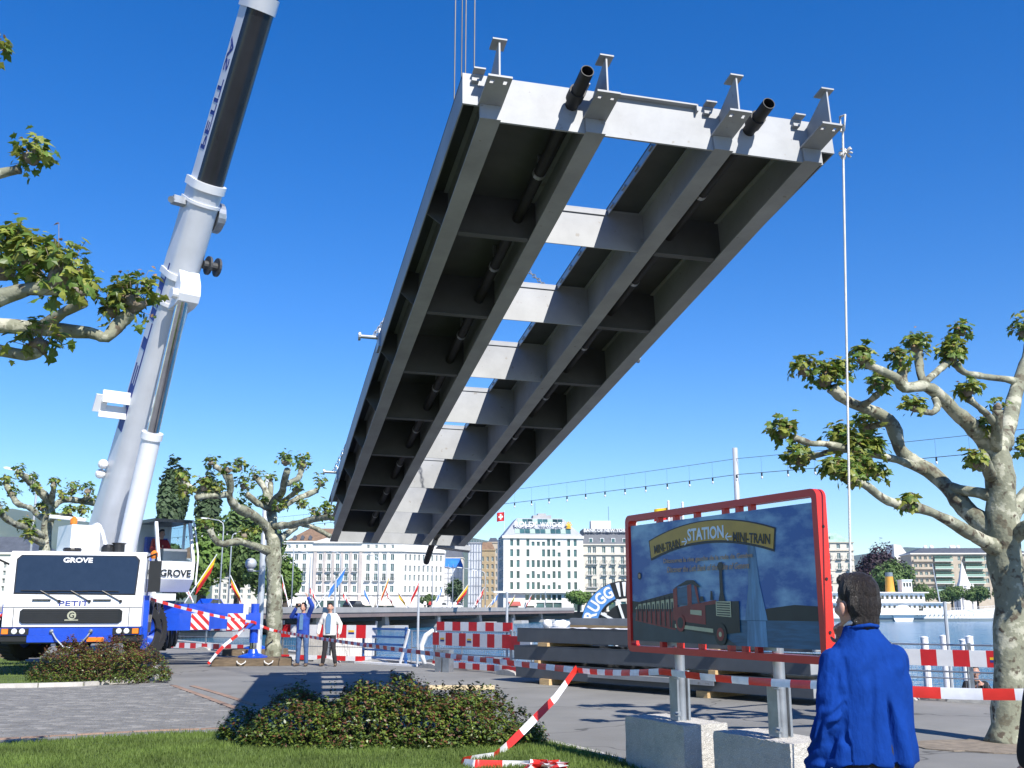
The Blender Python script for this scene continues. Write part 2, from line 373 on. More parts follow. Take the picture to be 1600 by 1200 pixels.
grass('lawn_grass', lawn_poly, (-7.6, 1.6, 10.3, 14), 60000, .05, 'short mown green grass in front of the large leafy bush')
grass('island_grass', isl_poly, (-19, -7.5, 21.6, 34.5), 16000, .06, 'green grass of the lawn island beside the crane')
# small sett paving to the left, one joined mesh (rows a pixel or two high)
PV = [gr(-150, 1084), gr(0, 1078.5), gr(130, 1075.5), gr(205, 1070.5), gr(246, 1065), gr(268, 1069), gr(320, 1088), gr(378, 1112), gr(430, 1135), gr(400, 1151.5), gr(250, 1155.5), gr(120, 1163.5), gr(0, 1172.5), gr(-150, 1185)]
pv_poly = [(v.x, v.y) for v in PV]
b = B(); b.prism(pv_poly[::-1], (0, 0, .001), (1, 0, 0), (0, 1, 0), (0, 0, .006)); pvb = struct(b.build('sett_paving', 'joint'))
b = B(); y = 12; row = 0
while y < 24.5:
    x = -14+(row % 2)*.1
    while x < -2:
        cx, cy = x+.1, y+.06
        wob = .06*math.sin(cx*.9+row*.02)
        if inside(cx, cy, pv_poly) and inside(x, y, pv_poly) and inside(x+.2, y+.12, pv_poly):
            b.mi = random.choice((0, 0, 0, 0, 1)); z = .011+rnd(0, .007); e = .006
            b.add([(x+e, y+e, .004), (x+.2-e, y+e, .004), (x+.2-e, y+.12-e, .004), (x+e, y+.12-e, .004), (x+.012, y+.012, z), (x+.188, y+.012, z), (x+.188, y+.108, z), (x+.012, y+.108, z)], [(4, 5, 6, 7), (0, 1, 5, 4), (1, 2, 6, 5), (2, 3, 7, 6), (3, 0, 4, 7)])
        x += .2
    y += .12; row += 1
mk('paver_b', (.215, .208, .195), .9, var=.2, scale=3, bump=.35, bscale=90)
stuff(b.build('paving_sett', ['paver', 'paver_b'], pvb))
# reddish edging bands in the paving
def band(pts, w, z):
    for i in range(len(pts)-1):
        p, q = Vector((pts[i].x, pts[i].y, 0)), Vector((pts[i+1].x, pts[i+1].y, 0)); L = (q-p).length; n = max(1, round(L/.3)); d = (q-p)/n
        me = B().box(0, d.length-.02, -w/2, w/2, 0, z).mesh('edging_sett', 'paver_red')
        for k in range(n): s = p+d*k; link('edging_sett', me, ground, (s.x, s.y, 0), math.atan2(d.y, d.x))
band([gr(-60, 1160), gr(120, 1150), gr(250, 1143), gr(345, 1140)], .1, .024)
band([gr(270, 1072), gr(320, 1090), gr(375, 1111)], .12, .022); band([gr(300, 1072), gr(345, 1085), gr(400, 1103)], .12, .012)
# earth round the foot of the plane tree on the right
b = B(); c = gr(1560, 1168); pts = [(c.x-.1+(.85+.3*noise.noise(Vector((k*.9, 1, 0))))*math.cos(k*.2618), c.y+.1+(.6+.3*noise.noise(Vector((k*.9, 5, 0))))*math.sin(k*.2618)) for k in range(24)]
b.prism(pts, (0, 0, .001), (1, 0, 0), (0, 1, 0), (0, 0, .012)); struct(b.build('tree_pit', 'soil'))
# far bank, hills
b = B(); b.prism([(-900, 296), (-120, 330), (-20, 318), (60, 316), (120, 330), (190, 372), (900, 420), (900, 2600), (-900, 2600)][::1], (0, 0, -4), (1, 0, 0), (0, 1, 0), (0, 0, 4.6))
struct(b.build('far_bank', 'stone_grey'))
b = B(); b.prism([(-900, 0), (-48, 0), (-58, 126), (-75, 180), (-900, 180)], (0, 60, -4), (1, 0, 0), (0, 1, 0), (0, 0, 4.7)); struct(b.build('island', 'lawn'))
def hill(pts, Y, dep, seed):
    # pts: skyline as (px, py); a ridge with real depth
    b = B(); N = 60; xs0, xs1 = pts[0][0], pts[-1][0]; rows = 9
    for j in range(rows):
        t = j/(rows-1)
        for i in range(N+1):
            px = xs0+(xs1-xs0)*i/N
            for k in range(len(pts)-1):
                if pts[k][0] <= px <= pts[k+1][0]: f = (px-pts[k][0])/(pts[k+1][0]-pts[k][0]); py = pts[k][1]*(1-f)+pts[k+1][1]*f
            P = at(px, py, Y); s = math.sin(math.pi*t)**.8
            z = P.z*s+P.z*.16*noise.noise(Vector((i*.5, j*.9, seed)))*s - 6*(1-s)
            if j == rows//2: z = P.z*(1+.02*noise.noise(Vector((i*.7, 0, seed))))
            b.v.append((P.x*(1+(t-.5)*.0), Y+dep*(t-.5), z))
    for j in range(rows-1):
        for i in range(N): o = j*(N+1)+i; b.f.append((o, o+1, o+N+2, o+N+1)); b.m.append(0)
    return struct(b.build('hills', 'hill', smooth=True))
hill([(-500, 850), (-200, 800), (40, 798), (130, 815), (300, 845), (520, 862), (640, 842), (700, 832), (780, 850), (900, 885), (1000, 910), (1080, 945)], 4600, 1600, 1.3)
hill([(1050, 945), (1200, 892), (1330, 868), (1420, 855), (1500, 860), (1640, 864), (1900, 890), (2200, 945)], 5600, 1700, 5.1)

# ================================================================ the long road bridge over the lake outlet
BA, BBk = Vector((-58, 38.5)), Vector((16.5, 280))
bd = (BBk-BA).normalized(); bn = Vector((bd.y, -bd.x))          # bn points to our side
rb = thing('road_bridge', 'long low grey road bridge with flags crossing the water', 'bridge', (0, 0, 0))
def bp_(t, o, z): return Vector((BA.x+bd.x*t+bn.x*o, BA.y+bd.y*t+bn.y*o, z))
BL = (BBk-BA).length
b = B(); b.hexa([bp_(0, 0, .55), bp_(BL, 0, .55), bp_(BL, -22, .55), bp_(0, -22, .55), bp_(0, 0, 1.25), bp_(BL, 0, 1.25), bp_(BL, -22, 1.25), bp_(0, -22, 1.25)]); b.build('deck', 'bridge_grey', rb)
b = B(); b.hexa([bp_(0, .25, .95), bp_(BL, .25, .95), bp_(BL, -.12, .95), bp_(0, -.12, .95), bp_(0, .25, 1.72), bp_(BL, .25, 1.72), bp_(BL, -.12, 1.72), bp_(0, -.12, 1.72)]); b.build('parapet', 'bridge_grey', rb)
b = B(); b.hexa([bp_(0, .08, .3), bp_(BL, .08, .3), bp_(BL, -.3, .3), bp_(0, -.3, .3), bp_(0, .14, .93), bp_(BL, .14, .93), bp_(BL, -.3, .93), bp_(0, -.3, .93)]); b.build('edge_beam', 'bridge_brown', rb)
b = B()
for o in (-2, -8, -14, -20): b.hexa([bp_(0, o, -.35), bp_(BL, o, -.35), bp_(BL, o-.6, -.35), bp_(0, o-.6, -.35), bp_(0, o, .54), bp_(BL, o, .54), bp_(BL, o-.6, .54), bp_(0, o-.6, .54)])
b.build('girder', 'bridge_dark', rb)
t = 18
while t < BL-8:
    b = B(); b.hexa([bp_(t, -1, -3.4), bp_(t+2, -1, -3.4), bp_(t+2, -21, -3.4), bp_(t, -21, -3.4), bp_(t+.3, -1.5, .3), bp_(t+1.7, -1.5, .3), bp_(t+1.7, -20.5, .3), bp_(t+.3, -20.5, .3)])
    b.hexa([bp_(t-1.5, 1.2, -3.4), bp_(t+4, 1.2, -3.4), bp_(t+4, -22, -3.4), bp_(t-1.5, -22, -3.4), bp_(t-1.5, 1, -1.1), bp_(t+4, 1, -1.1), bp_(t+4, -22, -1.1), bp_(t-1.5, -22, -1.1)])
    b.build('pier', 'bridge_dark' if False else 'stone_grey', rb); t += 23
def onb(px):   # Y of the parapet line at a photo column
    k = (px-800)/1637
    s = (k*BA.y-BA.x)/(bd.x-k*bd.y); return BA.y+bd.y*s
# street lamps on the bridge
def street_lamp(px, top, side, label, o=-3.5, sgn=1):
    Y = onb(px)+abs(o)*.3; P = at(px, 948, Y); H = at(px, top, Y).z
    t = thing('street_lamp', label, 'lamp', (P.x, P.y, 1.25), 0, 'street lamps along the road bridge'); h = H-1.25
    B().tube([(0, 0, 0), (0, 0, .9)], .13, 8).build('base', 'pole_grey', t)
    B().tube([(0, 0, .85), (0, 0, h-.9), (side*.12, 0, h-.4), (side*.6, 0, h-.08), (side*1.9, 0, h+.12)], [.1, .07, .065, .055, .05], 8).build('pole', 'pole_grey', t, smooth=True)
    B().prism([(-.5, -.06), (.4, -.05), (.5, .03), (.3, .1), (-.5, .08)], (side*2.2, -.16, h+.14), (side, 0, .08), (0, 0, 1), (0, .32, 0)).build('lamp_head', 'lamp_glass', t)
L_ = ['tall curved street lamp on the bridge behind the yellow and red flag', 'street lamp on the bridge beside the trees and pale hotel', 'street lamp on the bridge before the middle of the pale hotel', 'street lamp on the bridge before the corner of the pale hotel', 'street lamp on the bridge before the slim beige tower house',
      'street lamp on the bridge before the white sheeted scaffold block', 'street lamp on the bridge before the tall sheeted scaffold', 'street lamp on the bridge beside the white office block with roof sign', 'straight slim lamp on the bridge right beside the tall curved one', 'street lamp on the bridge behind the raised arms of the man in blue', 'street lamp at the far end of the bridge before the white office block']
for (px, top, sd), lb in zip(((342, 812, -1), (455, 850, -1), (530, 862, -1), (590, 868, -1), (675, 884, -1), (707, 886, -1), (735, 888, -1), (758, 892, -1), (356, 830, 1), (482, 862, -1), (852, 905, 1)), [L_[0], L_[1], L_[2], L_[3], L_[4], L_[5], L_[6], L_[7], L_[8], L_[9], L_[10]]): street_lamp(px, top, sd, lb)
# leaning flags
def flag(bx, by, tx, ty, c1, c2, label, emblem=None, drop=1):
    Y = onb(bx)-.3; P = at(bx, 951, Y); T = at(tx, ty, Y)-P; 
    t = thing('flag_pole', label, 'flag', P, 0, 'leaning flags along the road bridge')
    B().tube([(0, 0, -.05), T], [.075, .05], 6).build('pole', 'frame_white', t)
    d = T.normalized(); Lf = min(T.length*.55, 3.2); a = T-d*.15; bb = T-d*(Lf+.15)
    sg = -1 if T.x > 0 else 1
    dn = Vector((0, .25, -1)).normalized()
    b = B(); N, Mr = 8, 6
    for j in range(Mr+1):
        for i in range(N+1):
            u = i/N; v = j/Mr
            p = a+(bb-a)*u+(Vector((.1*sg, .0, -1))*v*Lf*.46*(1-.25*u))*drop+Vector((0, .22*math.sin(v*5+u*4)*v, 0))+d*(-.35*v*Lf*.4)
            b.v.append(tuple(p))
    for j in range(Mr):
        for i in range(N):
            o = j*(N+1)+i; b.f.append((o, o+1, o+N+2, o+N+1))
            k = 0 if (j < Mr/2) else 1
            if emblem == 'cross': k = 1 if ((3 <= i <= 4 and 1 <= j <= 4) or (2 <= i <= 5 and 2 <= j <= 3)) else 0
            if emblem == 'stripe': k = 1 if (i//2) % 2 else 0
            b.m.append(k)
    b.build('flag', [c1, c2], t, smooth=True)
fy, fr, fb, fw, fbr, fm = 'flag_yellow', 'flag_red', 'flag_blue', 'flag_white', 'flag_brown', 'flag_maroon'
for a in ((282, 935, 339, 866, fy, fr, 'long yellow and red flag leaning beside the crane operator cab', None), (306, 941, 289, 909, fr, fw, 'red flag with white part below the crane operator cab', None),
          (385, 942, 359, 897, fy, fr, 'yellow and red flag leaning against the curved street lamp', None), (452, 946, 440, 898, fr, fw, 'red and white cross flag just right of the middle plane tree trunk', 'cross'),
          (502, 941, 481, 909, fr, fw, 'red and white flag beside the raised hand of the man in blue', 'stripe'), (492, 948, 541, 886, fb, 'flag_sky', 'long light blue flag above the man in the white jacket', None),
          (552, 947, 534, 922, fr, fw, 'small red and white flag before the hotel ground floor', 'stripe'), (583, 942, 567, 915, fb, fb, 'small plain blue flag before the hotel awnings', None),
          (588, 940, 609, 897, fy, fr, 'slim yellow and red flag before the hotel front', None), (619, 948, 602, 919, fm, fw, 'dark red flag with white cross before the hotel', 'cross'),
          (640, 949, 621, 923, fbr, fy, 'brown and yellow flag near the hotel corner', None), (634, 936, 656, 906, fr, fr, 'plain red flag at the hotel corner', None),
          (674, 941, 693, 913, fb, fw, 'blue and white flag before the white sheeted scaffold block', 'stripe'), (703, 950, 733, 911, fy, fr, 'yellow and red flag before the tall sheeted scaffold', None),
          (737, 947, 757, 917, fr, fw, 'red and white cross flag next to the office block side wall', 'cross'), (760, 949, 779, 927, fb, fw, 'blue and white flag at the office block corner', 'stripe'),
          (792, 949, 805, 929, fy, 'leaf', 'small yellow and green flag before the office block shops', None), (818, 950, 831, 929, fr, fw, 'small red and white cross flag before the office block shops', 'cross')):
    flag(*a)
# cars on the bridge
def car(px, Y, col, label, sc=1.0):
    P = at(px, 948, Y); t = thing('parked_car', label, 'car', (P.x, P.y, 1.25), math.atan2(bd.y, bd.x), 'cars on the road bridge')
    body = [(-2.1, .3), (2.1, .3), (2.12, .75), (1.3, .9), (.7, 1.4), (-1.1, 1.45), (-1.8, .95), (-2.12, .85)]
    B().prism(body, (0, -.85, 0), (1, 0, 0), (0, 0, 1), (0, 1.7, 0)).build('body', col, t)
    for y in (-.865, .845): B().prism([(-1.5, .95), (1.15, .92), (.62, 1.33), (-1.05, 1.37)], (0, y, 0), (1, 0, 0), (0, 0, 1), (0, .02, 0)).build('window', 'glass_dark', t)
    for x in (-1.3, 1.35):
        for y in (-.88, .7): B().cyl((x, y, .31), (x, y+.18, .31), .31, n=12).build('wheel', 'rubber', t)
for a in ((553, 160, 'black_paint', 'dark car roof showing above the parapet beside the white jacketed man'), (688, 205, 'white_paint', 'white car on the bridge before the white sheeted scaffold block'), (712, 214, 'white_paint', 'white car on the bridge below the yellow and red flag'), (330, 128, 'blue_paint', 'blue car on the bridge below the island trees')): car(*a)

# street lamp on the left bank behind the crane
P = at(38, 960, 62); T = at(38, 742, 62); t = thing('street_lamp', 'curved street lamp behind the plane tree next to the crane', 'lamp', (P.x, P.y, 0)); h = T.z
B().tube([(0, 0, 0), (0, 0, 1)], .14, 8).build('base', 'pole_grey', t); B().tube([(0, 0, .95), (0, 0, h-.9), (-.12, 0, h-.4), (-.5, 0, h-.05), (-1.3, 0, h+.25)], [.1, .07, .065, .055, .05], 8).build('pole', 'pole_grey', t, smooth=True); B().prism([(-.5, -.06), (.4, -.05), (.5, .03), (.3, .1), (-.5, .08)], (-1.6, -.16, h+.33), (-1, 0, .2), (0, 0, 1), (0, .32, 0)).build('lamp_head', 'lamp_glass', t)
# ================================================================ the bridge segment hanging from the crane
SCL = 1.9
Rb = Matrix.Rotation(.2421, 3, 'Z') @ Matrix.Rotation(-.1521, 3, 'X') @ Matrix.Rotation(.0214, 3, 'Y')
Tb = (Vector((.6576, 4.2933, 3.6565))-Vector((0, 0, 1.6)))*SCL+Vector((0, 0, 1.6))
W = 1.7965*SCL; HB = .2273*SCL; OV = .0537*SCL+.03; S_ = SCL; NB = 8; LB = 8.58*S_
seg = thing('bridge_segment', 'grey steel footbridge segment hanging in the air from the crane', 'bridge segment')
seg.matrix_world = Matrix.Translation(Tb) @ Rb.to_4x4()
GX = [-.432*W, -.165*W, .178*W, .43*W]; FW = .175; FTH = .014
def HH(y): return HB+.21*math.sin(min(1, max(0, y)/(5.5*S_))*math.pi/2)       # the segment deepens away from its end
YS = [.016]+[k*S_ for k in range(1, NB+1)]
def strip(b, x0, x1, ys, za, zb):
    """bar along the segment whose bottom and top follow za(y), zb(y)"""
    vs = []; n = len(ys)
    for y in ys: vs += [(x0, y, za(y)), (x1, y, za(y)), (x1, y, zb(y)), (x0, y, zb(y))]
    fs = [(0, 3, 2, 1), (4*n-4, 4*n-3, 4*n-2, 4*n-1)]
    for k in range(n-1):
        o = 4*k
        for i in range(4): j = (i+1) % 4; fs.append((o+i, o+j, o+4+j, o+4+i))
    return b.add(vs, fs)
for k, gx in enumerate(GX):
    b = B(); ys = [.02]+YS[1:]+[LB]
    b.box(gx-FW/2, gx+FW/2, .02, LB, 0, FTH); strip(b, gx-.006, gx+.006, ys, lambda y: FTH, lambda y: HH(y)-FTH-.03); strip(b, gx-.05, gx+.05, ys, lambda y: HH(y)-FTH-.03, lambda y: HH(y)-.03)
    b.build('girder', 'steel_grey', seg)
# deck plates over the two outer bays, with the edge plates
zt = HB-.026
for sd, (x0, x1) in ((-1, (-W/2, GX[1]+.06)), (1, (GX[2]-.4, W/2))):
    strip(B(), x0, x1, YS[:-1]+[NB*S_-.1], lambda y: HH(y)-.026, lambda y: HH(y)).build('deck_plate', 'bay_shade_steel', seg)
    xe = -W/2 if sd < 0 else W/2
    strip(B(), min(xe, xe-sd*.012), max(xe, xe-sd*.012), YS[:8]+[7.55*S_], lambda y: OV+(HH(y)-HB)*.85, lambda y: HH(y)-.028).build('edge_plate', 'steel_grey', seg)
    # cantilever ribs between the edge plate and the outer girder
    gx = GX[0] if sd < 0 else GX[3]
    for k in range(1, NB):
        y = k*S_; a, c = sorted((xe-sd*.014, gx+sd*.008)); ze = OV+(HH(y)-HB)*.85; za, zc = (ze, .03) if sd < 0 else (.03, ze); tz = HH(y)-.03
        B().hexa([(a, y-.005, za), (c, y-.005, zc), (c, y+.005, zc), (a, y+.005, za), (a, y-.005, tz), (c, y-.005, tz), (c, y+.005, tz), (a, y+.005, tz)]).build('rib', 'bay_shade_steel', seg)
# cross beams: the middle bay is open to the sky
for k in range(1, NB+1):
    y = k*S_; h_ = HH(y)
    b = B(); x0, x1 = GX[1]+.008, GX[2]-.008
    b.box(x0, x1, y-.006, y+.006, .003, h_-.045); b.box(x0, x1, y-.02, y+.1, h_-.045, h_-.033); b.box(x0, GX[2]-.41, y-.022, y-.0065, h_-.1, h_-.047)
    b.build('cross_beam', 'steel_grey', seg)
    for x0, x1 in ((GX[0]+.008, GX[1]-.008), (GX[2]+.008, GX[3]-.008)):
        B().box(x0, x1, y-.006, y+.006, .006, h_-.028).box(x0+FW/2+.004, x1-FW/2-.004, y-.04, y+.04, .0005, .0055).build('cross_beam', 'bay_shade_steel', seg)
# plates closing the far end
for i in range(3): B().box(GX[i]+.008, GX[i+1]-.008, LB-.02, LB-.008, .002, HH(LB)-.05).build('end_plate', 'steel_grey', seg)
# near end plate, stepping up at the outer girders
ep = B().prism([(-W/2, OV), (GX[0]-FW/2, OV), (GX[0]-FW/2, -.004), (GX[3]+FW/2+.02, -.004), (GX[3]+FW/2+.02, OV), (W/2, OV), (W/2, HB+.005), (-W/2, HB+.005)], (0, .014, 0), (1, 0, 0), (0, 0, 1), (0, -.02, 0)).build('end_plate', 'steel_grey', seg)
B().box(GX[1]+.1, GX[2]-.22, -.06, -.007, HB-.03, HB-.015).box(GX[2]-.235, GX[2]-.22, -.06, -.007, HB-.085, HB-.015).build('angle', 'steel_grey', ep)
# angle with slots along the inner edge of the open bay
strip(B(), GX[2]-.402, GX[2]-.39, YS[:-1]+[7.9*S_], lambda y: HH(y)-.1, lambda y: HH(y)-.027).build('edge_angle', 'galv', seg)
bm_ = B().box(-.012, .012, -.045, .045, -.01, .01).mesh('bolt', 'galv')
for k in range(40): link('bolt', bm_, seg, (GX[2]-.406, .25+k*.37, HH(.25+k*.37)-.065))
# stub beams on the near end: wide lower flange, gusset web, small top flange
for k, gx in enumerate(GX):
    st = B(); L = .40; zl = .135
    # lower flange with two holes
    fw = .2; hs = .014
    holes = [(-.055, -L+.07), (.055, -L+.07)]
    for xa, xb, ya, yb in ((-fw/2, fw/2, -L+.09, -.008), (-fw/2, fw/2, -L, -L+.05), (-fw/2, -.072, -L+.05, -L+.09), (-.038, .038, -L+.05, -L+.09), (.072, fw/2, -L+.05, -L+.09)):
        st.box(gx+xa, gx+xb, ya, yb, zl, zl+.018)
    so = st.build('stub_flange', 'steel_grey', seg)
    b = B(); b.prism([(-.008, zl+.018), (-L+.03, zl+.018), (-L+.02, HB+.07), (-L+.06, HB+.07), (-.008, HB-.06)], (gx-.007, 0, 0), (0, 1, 0), (0, 0, 1), (.014, 0, 0)); b.build('stub_web', 'steel_grey', seg)
    B().box(gx-.06, gx+.06, -L, -L+.14, HB+.07, HB+.084).build('stub_top_flange', 'steel_grey', seg)
    b = B(); b.box(gx-FW/2, gx+FW/2, -.03, -.008, -.004, zl-.002); b.build('stub_seat', 'steel_grey', seg)
    B().box(gx-.16, gx-.1, -.05, -.007, HB-.09, HB-.06).box(gx-.15, gx-.05, -.09, -.007, HB+.006, HB+.02).build('lug', 'steel_grey', seg)
# the two drain pipes
for gx, off, y0, tilt in ((GX[1], -.2, -.46, .0), (GX[2], .27, -.4, .0)):
    x = gx+off; zc = .27 if off < 0 else .26
    pp = B().pipe((x, y0, zc), (x, .3, zc-.02), .056, .007).build('drain_pipe', 'pipe_black', seg, smooth=40)
    B().pipe((x, -.2, zc), (x, -.08, zc), .072, .014).build('collar', 'pipe_black', pp, smooth=40)
    B().pipe((x, .3, zc-.022), (x, LB-.6 if off < 0 else LB+.5, .17), .056, .007).build('drain_pipe', 'pipe_black', seg, smooth=40)
    for k in range(8):
        y = (k+.55)*S_; z = zc-.02+(.17-zc+.02)*y/LB
        B().pipe((x, y-.025, z), (x, y+.025, z), .064, .006, 12).box(x-.012, x+.012, y-.02, y+.02, z+.06, HH(y)-.03).build('pipe_clip', 'galv', seg)
# tail of the pipe hanging out at the far end, and a bracket plate
p0 = Vector((GX[2]+.27, LB+.5, .17)); B().tube([p0+Vector((0, -.3, .02)), p0, p0+Vector((0, .9, -.28))], .075, 12).build('drain_pipe', 'pipe_black', seg, smooth=40)
b = B(); b.prism([(GX[2]+.35, .05), (GX[3]+.3, -.02), (GX[3]+.3, .1), (GX[2]+.5, .16)], (0, LB+.35, 0), (1, 0, 0), (0, 0, 1), (0, .25, .0)); b.build('bracket', 'steel_grey', seg)
# lifting posts on the left edge with slack chains
def chain(name, p, q, sag, parent, r=.022):
    p, q = Vector(p), Vector(q); L = (q-p).length; n = int(L/.075); b = B()
    for i in range(n):
        t = (i+.5)/n; c = p.lerp(q, t)+Vector((0, 0, -sag*4*t*(1-t))); d = (q-p).normalized(); a, e = frame_of(d)
        if i % 2: a, e = e, a
        ring = [c+d*.045*math.cos(k*math.pi/4)+a*.026*math.sin(k*math.pi/4) for k in range(9)]
        b.tube(ring, .009, 5)
    return b.build(name, 'galv', parent)
HOOK = None
for y, nm in ((3.03*S_, 0), (6.6*S_, 1)):
    for sd in (-1, 1):
        xe = sd*W/2
        lp = B().box(min(xe, xe+sd*.03), max(xe, xe+sd*.03), y-.13, y+.13, HH(y)-.27, HH(y)-.02).cyl((xe, y, HH(y)-.1), (xe+sd*.26, y, HH(y)-.1), .026, n=10).cyl((xe+sd*.26, y, HH(y)-.1), (xe+sd*.29, y, HH(y)-.1), .06, n=12).build('lifting_post', 'galv', seg)
CH = {}
for y in (3.03*S_, 6.6*S_):
    for sd in (-1, 1):
        p = Vector((sd*(W/2+.1), y, HH(y)-.1)); q = Vector((sd*.08, 4.6*S_, 4.3)); chain('lifting_chain', p, q, 0, seg)
# hook block above the segment, carried by the hoist ropes: world coordinates
MID = seg.matrix_world @ Vector((0, 4.6*S_, 4.3))
# ================================================================ mobile crane
CR = Vector((-10.35, 24.75, 0)); CA = R(13)
crane = thing('mobile_crane', 'white and blue mobile crane truck jacked up with its boom raised', 'crane', CR, CA)
Mi = (Matrix.Translation(CR) @ Matrix.Rotation(CA, 4, 'Z')).inverted()
def cl(p): return Mi @ Vector(p)
HW = 1.53
# --- carrier cab
cab = B(); prof = [(-.0, 1.17), (-.02, 1.6), (.03, 1.86), (.2, 2.86), (.32, 2.93), (2.0, 2.93), (2.0, 1.17)]
cab.prism(prof, (-HW, 0, 0), (0, 1, 0), (0, 0, 1), (2*HW, 0, 0)); cabo = cab.build('carrier_cab', 'white_paint', crane)
def onface(x, z, e=.0):   # point on the sloped front of the cab
    for (y0, z0), (y1, z1) in zip(prof[:4], prof[1:4]):
        if z0 <= z <= z1: f = (z-z0)/(z1-z0); return Vector((x, y0+(y1-y0)*f-e, z))
ws = [(-1.33, 1.95), (1.33, 1.93), (1.36, 2.72), (1.26, 2.82), (-1.26, 2.82), (-1.36, 2.72)]
b = B(); pf = [onface(x, z, .015) for x, z in ws]; pk = [onface(x, z, -.05) for x, z in ws]; n_ = len(ws); b.add(pf+pk, [tuple(range(n_))]+[(i, n_+i, n_+(i+1) % n_, (i+1) % n_) for i in range(n_)]); wso = b.build('windscreen', 'glass_dark', crane)
b = B(); pr_ = [onface(x*1.02, z+(.02 if z > 2.3 else -.03), .008) for x, z in ws]; b.add(pr_+[p+Vector((0, .05, 0)) for p in pr_], [tuple(range(n_))]+[(i, n_+i, n_+(i+1) % n_, (i+1) % n_) for i in range(n_)]); b.build('windscreen_seal', 'rubber', crane)
for x in (-.45, .22, .92):
    b = B(); a, c = onface(x+.12, 1.76, .035), onface(x-.32, 2.0, .03); b.tube([a, c], .016, 6); b.tube([onface(x-.75, 2.0, .03), onface(x+.05, 1.985, .03)], .012, 5); b.cyl(onface(x+.12, 1.76, .05), onface(x+.12, 1.76, -.02), .035); b.build('wiper', 'plastic_black', crane)
for x in (-.72, .62): B().beam(onface(x-.2, 1.79, .03), onface(x+.2, 1.79, .03), .05, .03).build('hand_rail', 'plastic_black', crane)
b = B(); gz0, gz1 = 1.25, 1.58; b.prism([(-1.16, gz0+.05), (-1.1, gz0), (1.02, gz0), (1.1, gz0+.06), (1.1, gz1-.05), (1.03, gz1), (-1.1, gz1), (-1.16, gz1-.05)], (0, -.04, 0), (1, 0, 0), (0, 0, 1), (0, .05, 0)); grl = b.build('grille', 'black_paint', crane)
for k in range(6): B().box(-1.08, 1.0, -.05, -.041, gz0+.035+k*.05, gz0+.05+k*.05).build('grille_slat', 'grille', grl)
B().lathe([(.1, 0), (.1, .012)], (-.02, -.052, 1.43), 16, (0, -1, 0)).build('badge', 'chrome', grl); B().box(-.17, .13, -.058, -.05, 1.31, 1.335).build('badge_bar', 'chrome', grl)
text('lettering', 'G', .13, 'black_paint', grl, basis((-.02, -.066, 1.365), (1, 0, 0), (0, 0, 1)), .004, bold=.02)
text('lettering', 'GROVE', .125, 'frame_white', crane, basis(onface(-.02, 2.66, .02), (1, 0, 0), (0, .17, 1)), .004, .66, .035)
text('lettering', 'PETIT', .12, 'text_blue', crane, basis(onface(0, 1.65, .012), (1, 0, 0), (0, .19, 1)), .004, .66, .012)
for z_g in (1.615,): B().beam(onface(-HW, z_g, .004), onface(HW, z_g, .004), .012, .012).build('panel_gap', 'plastic_black', crane)
for x_g in (-1.3, 1.25): B().beam(onface(x_g, 1.18, .004), onface(x_g, 1.6, .004), .012, .012).build('panel_gap', 'plastic_black', crane)
# bumper, lamps, tow chain, number plate
bu = B().box(-HW-.05, HW+.03, -.08, .5, .98, 1.15).box(-.95, .93, -.085, .5, .82, .979).build('bumper', 'blue_paint', crane)
B().box(-HW, HW, .1, 2.0, .78, .97).build('under_guard', 'steel_dark', crane)
for s in (-1, 1):
    hx = s*1.22
    hl = B().box(hx-.3, hx+.3, -.1, -.07, 1.0, 1.14).build('headlight', 'plastic_black', crane)
    for q in (-.06, .11): B().lathe([(.065, 0), (.06, .012), (.03, .02)], (hx+s*(q-.1), -.1, 1.07), 14, (0, -1, 0)).build('lens', 'lamp_glass', hl)
    B().box(*sorted((hx+s*.14, hx+s*.28)), -.112, -.1, 1.01, 1.13).build('indicator', 'orange_glass', hl)
    B().box(hx-.36, hx+.36, -.04, .4, .84, .975).build('bumper_end', 'plastic_black', crane)
B().tube([(-.42, -.1, 1.07), (-.3, -.16, .9), (-.12, -.18, .72), (.05, -.19, .69), (.22, -.17, .76), (.38, -.14, .95), (.44, -.1, 1.06)], .022, 6).build('tow_chain', 'galv', crane)
for x in (-.42, .44): B().lathe([(.045, 0), (.045, .05), (.02, .07)], (x, -.08, 1.07), 10, (0, -1, 0)).build('tow_pin', 'galv', crane)
B().box(.36, .74, -.1, -.086, .83, .93).build('number_plate', 'orange_glass', crane)
# mirrors
b = B(); b.tube([(-HW, .25, 2.6), (-HW-.3, .1, 2.75), (-HW-.38, .1, 2.6)], .025, 6); b.box(-HW-.5, -HW-.28, .05, .13, 1.85, 2.65); b.build('mirror', 'plastic_black', crane)
b = B(); b.tube([(HW, .25, 2.8), (HW+.22, .2, 2.9), (HW+.24, .2, 2.7)], .025, 6); b.box(HW+.08, HW+.36, .15, .24, 1.98, 2.72); b.build('mirror', 'plastic_black', crane)
# side window and door of the cab
B().prism([(.45, 1.98), (1.5, 1.95), (1.5, 2.75), (.55, 2.75)], (HW+.001, 0, 0), (0, 1, 0), (0, 0, 1), (.012, 0, 0)).build('side_window', 'glass_dark', crane)
B().prism([(.5, .9), (2.0, .9), (2.0, 1.9), (1.2, 1.9), (1.1, 2.85), (.95, 2.85), (.75, 1.6)], (HW+.002, 0, 0), (0, 1, 0), (0, 0, 1), (.02, 0, 0)).build('side_stripe', 'blue_paint', crane)
B().box(HW-.02, HW+.12, .35, .55, .62, 1.9).build('step_panel', 'blue_paint', crane)
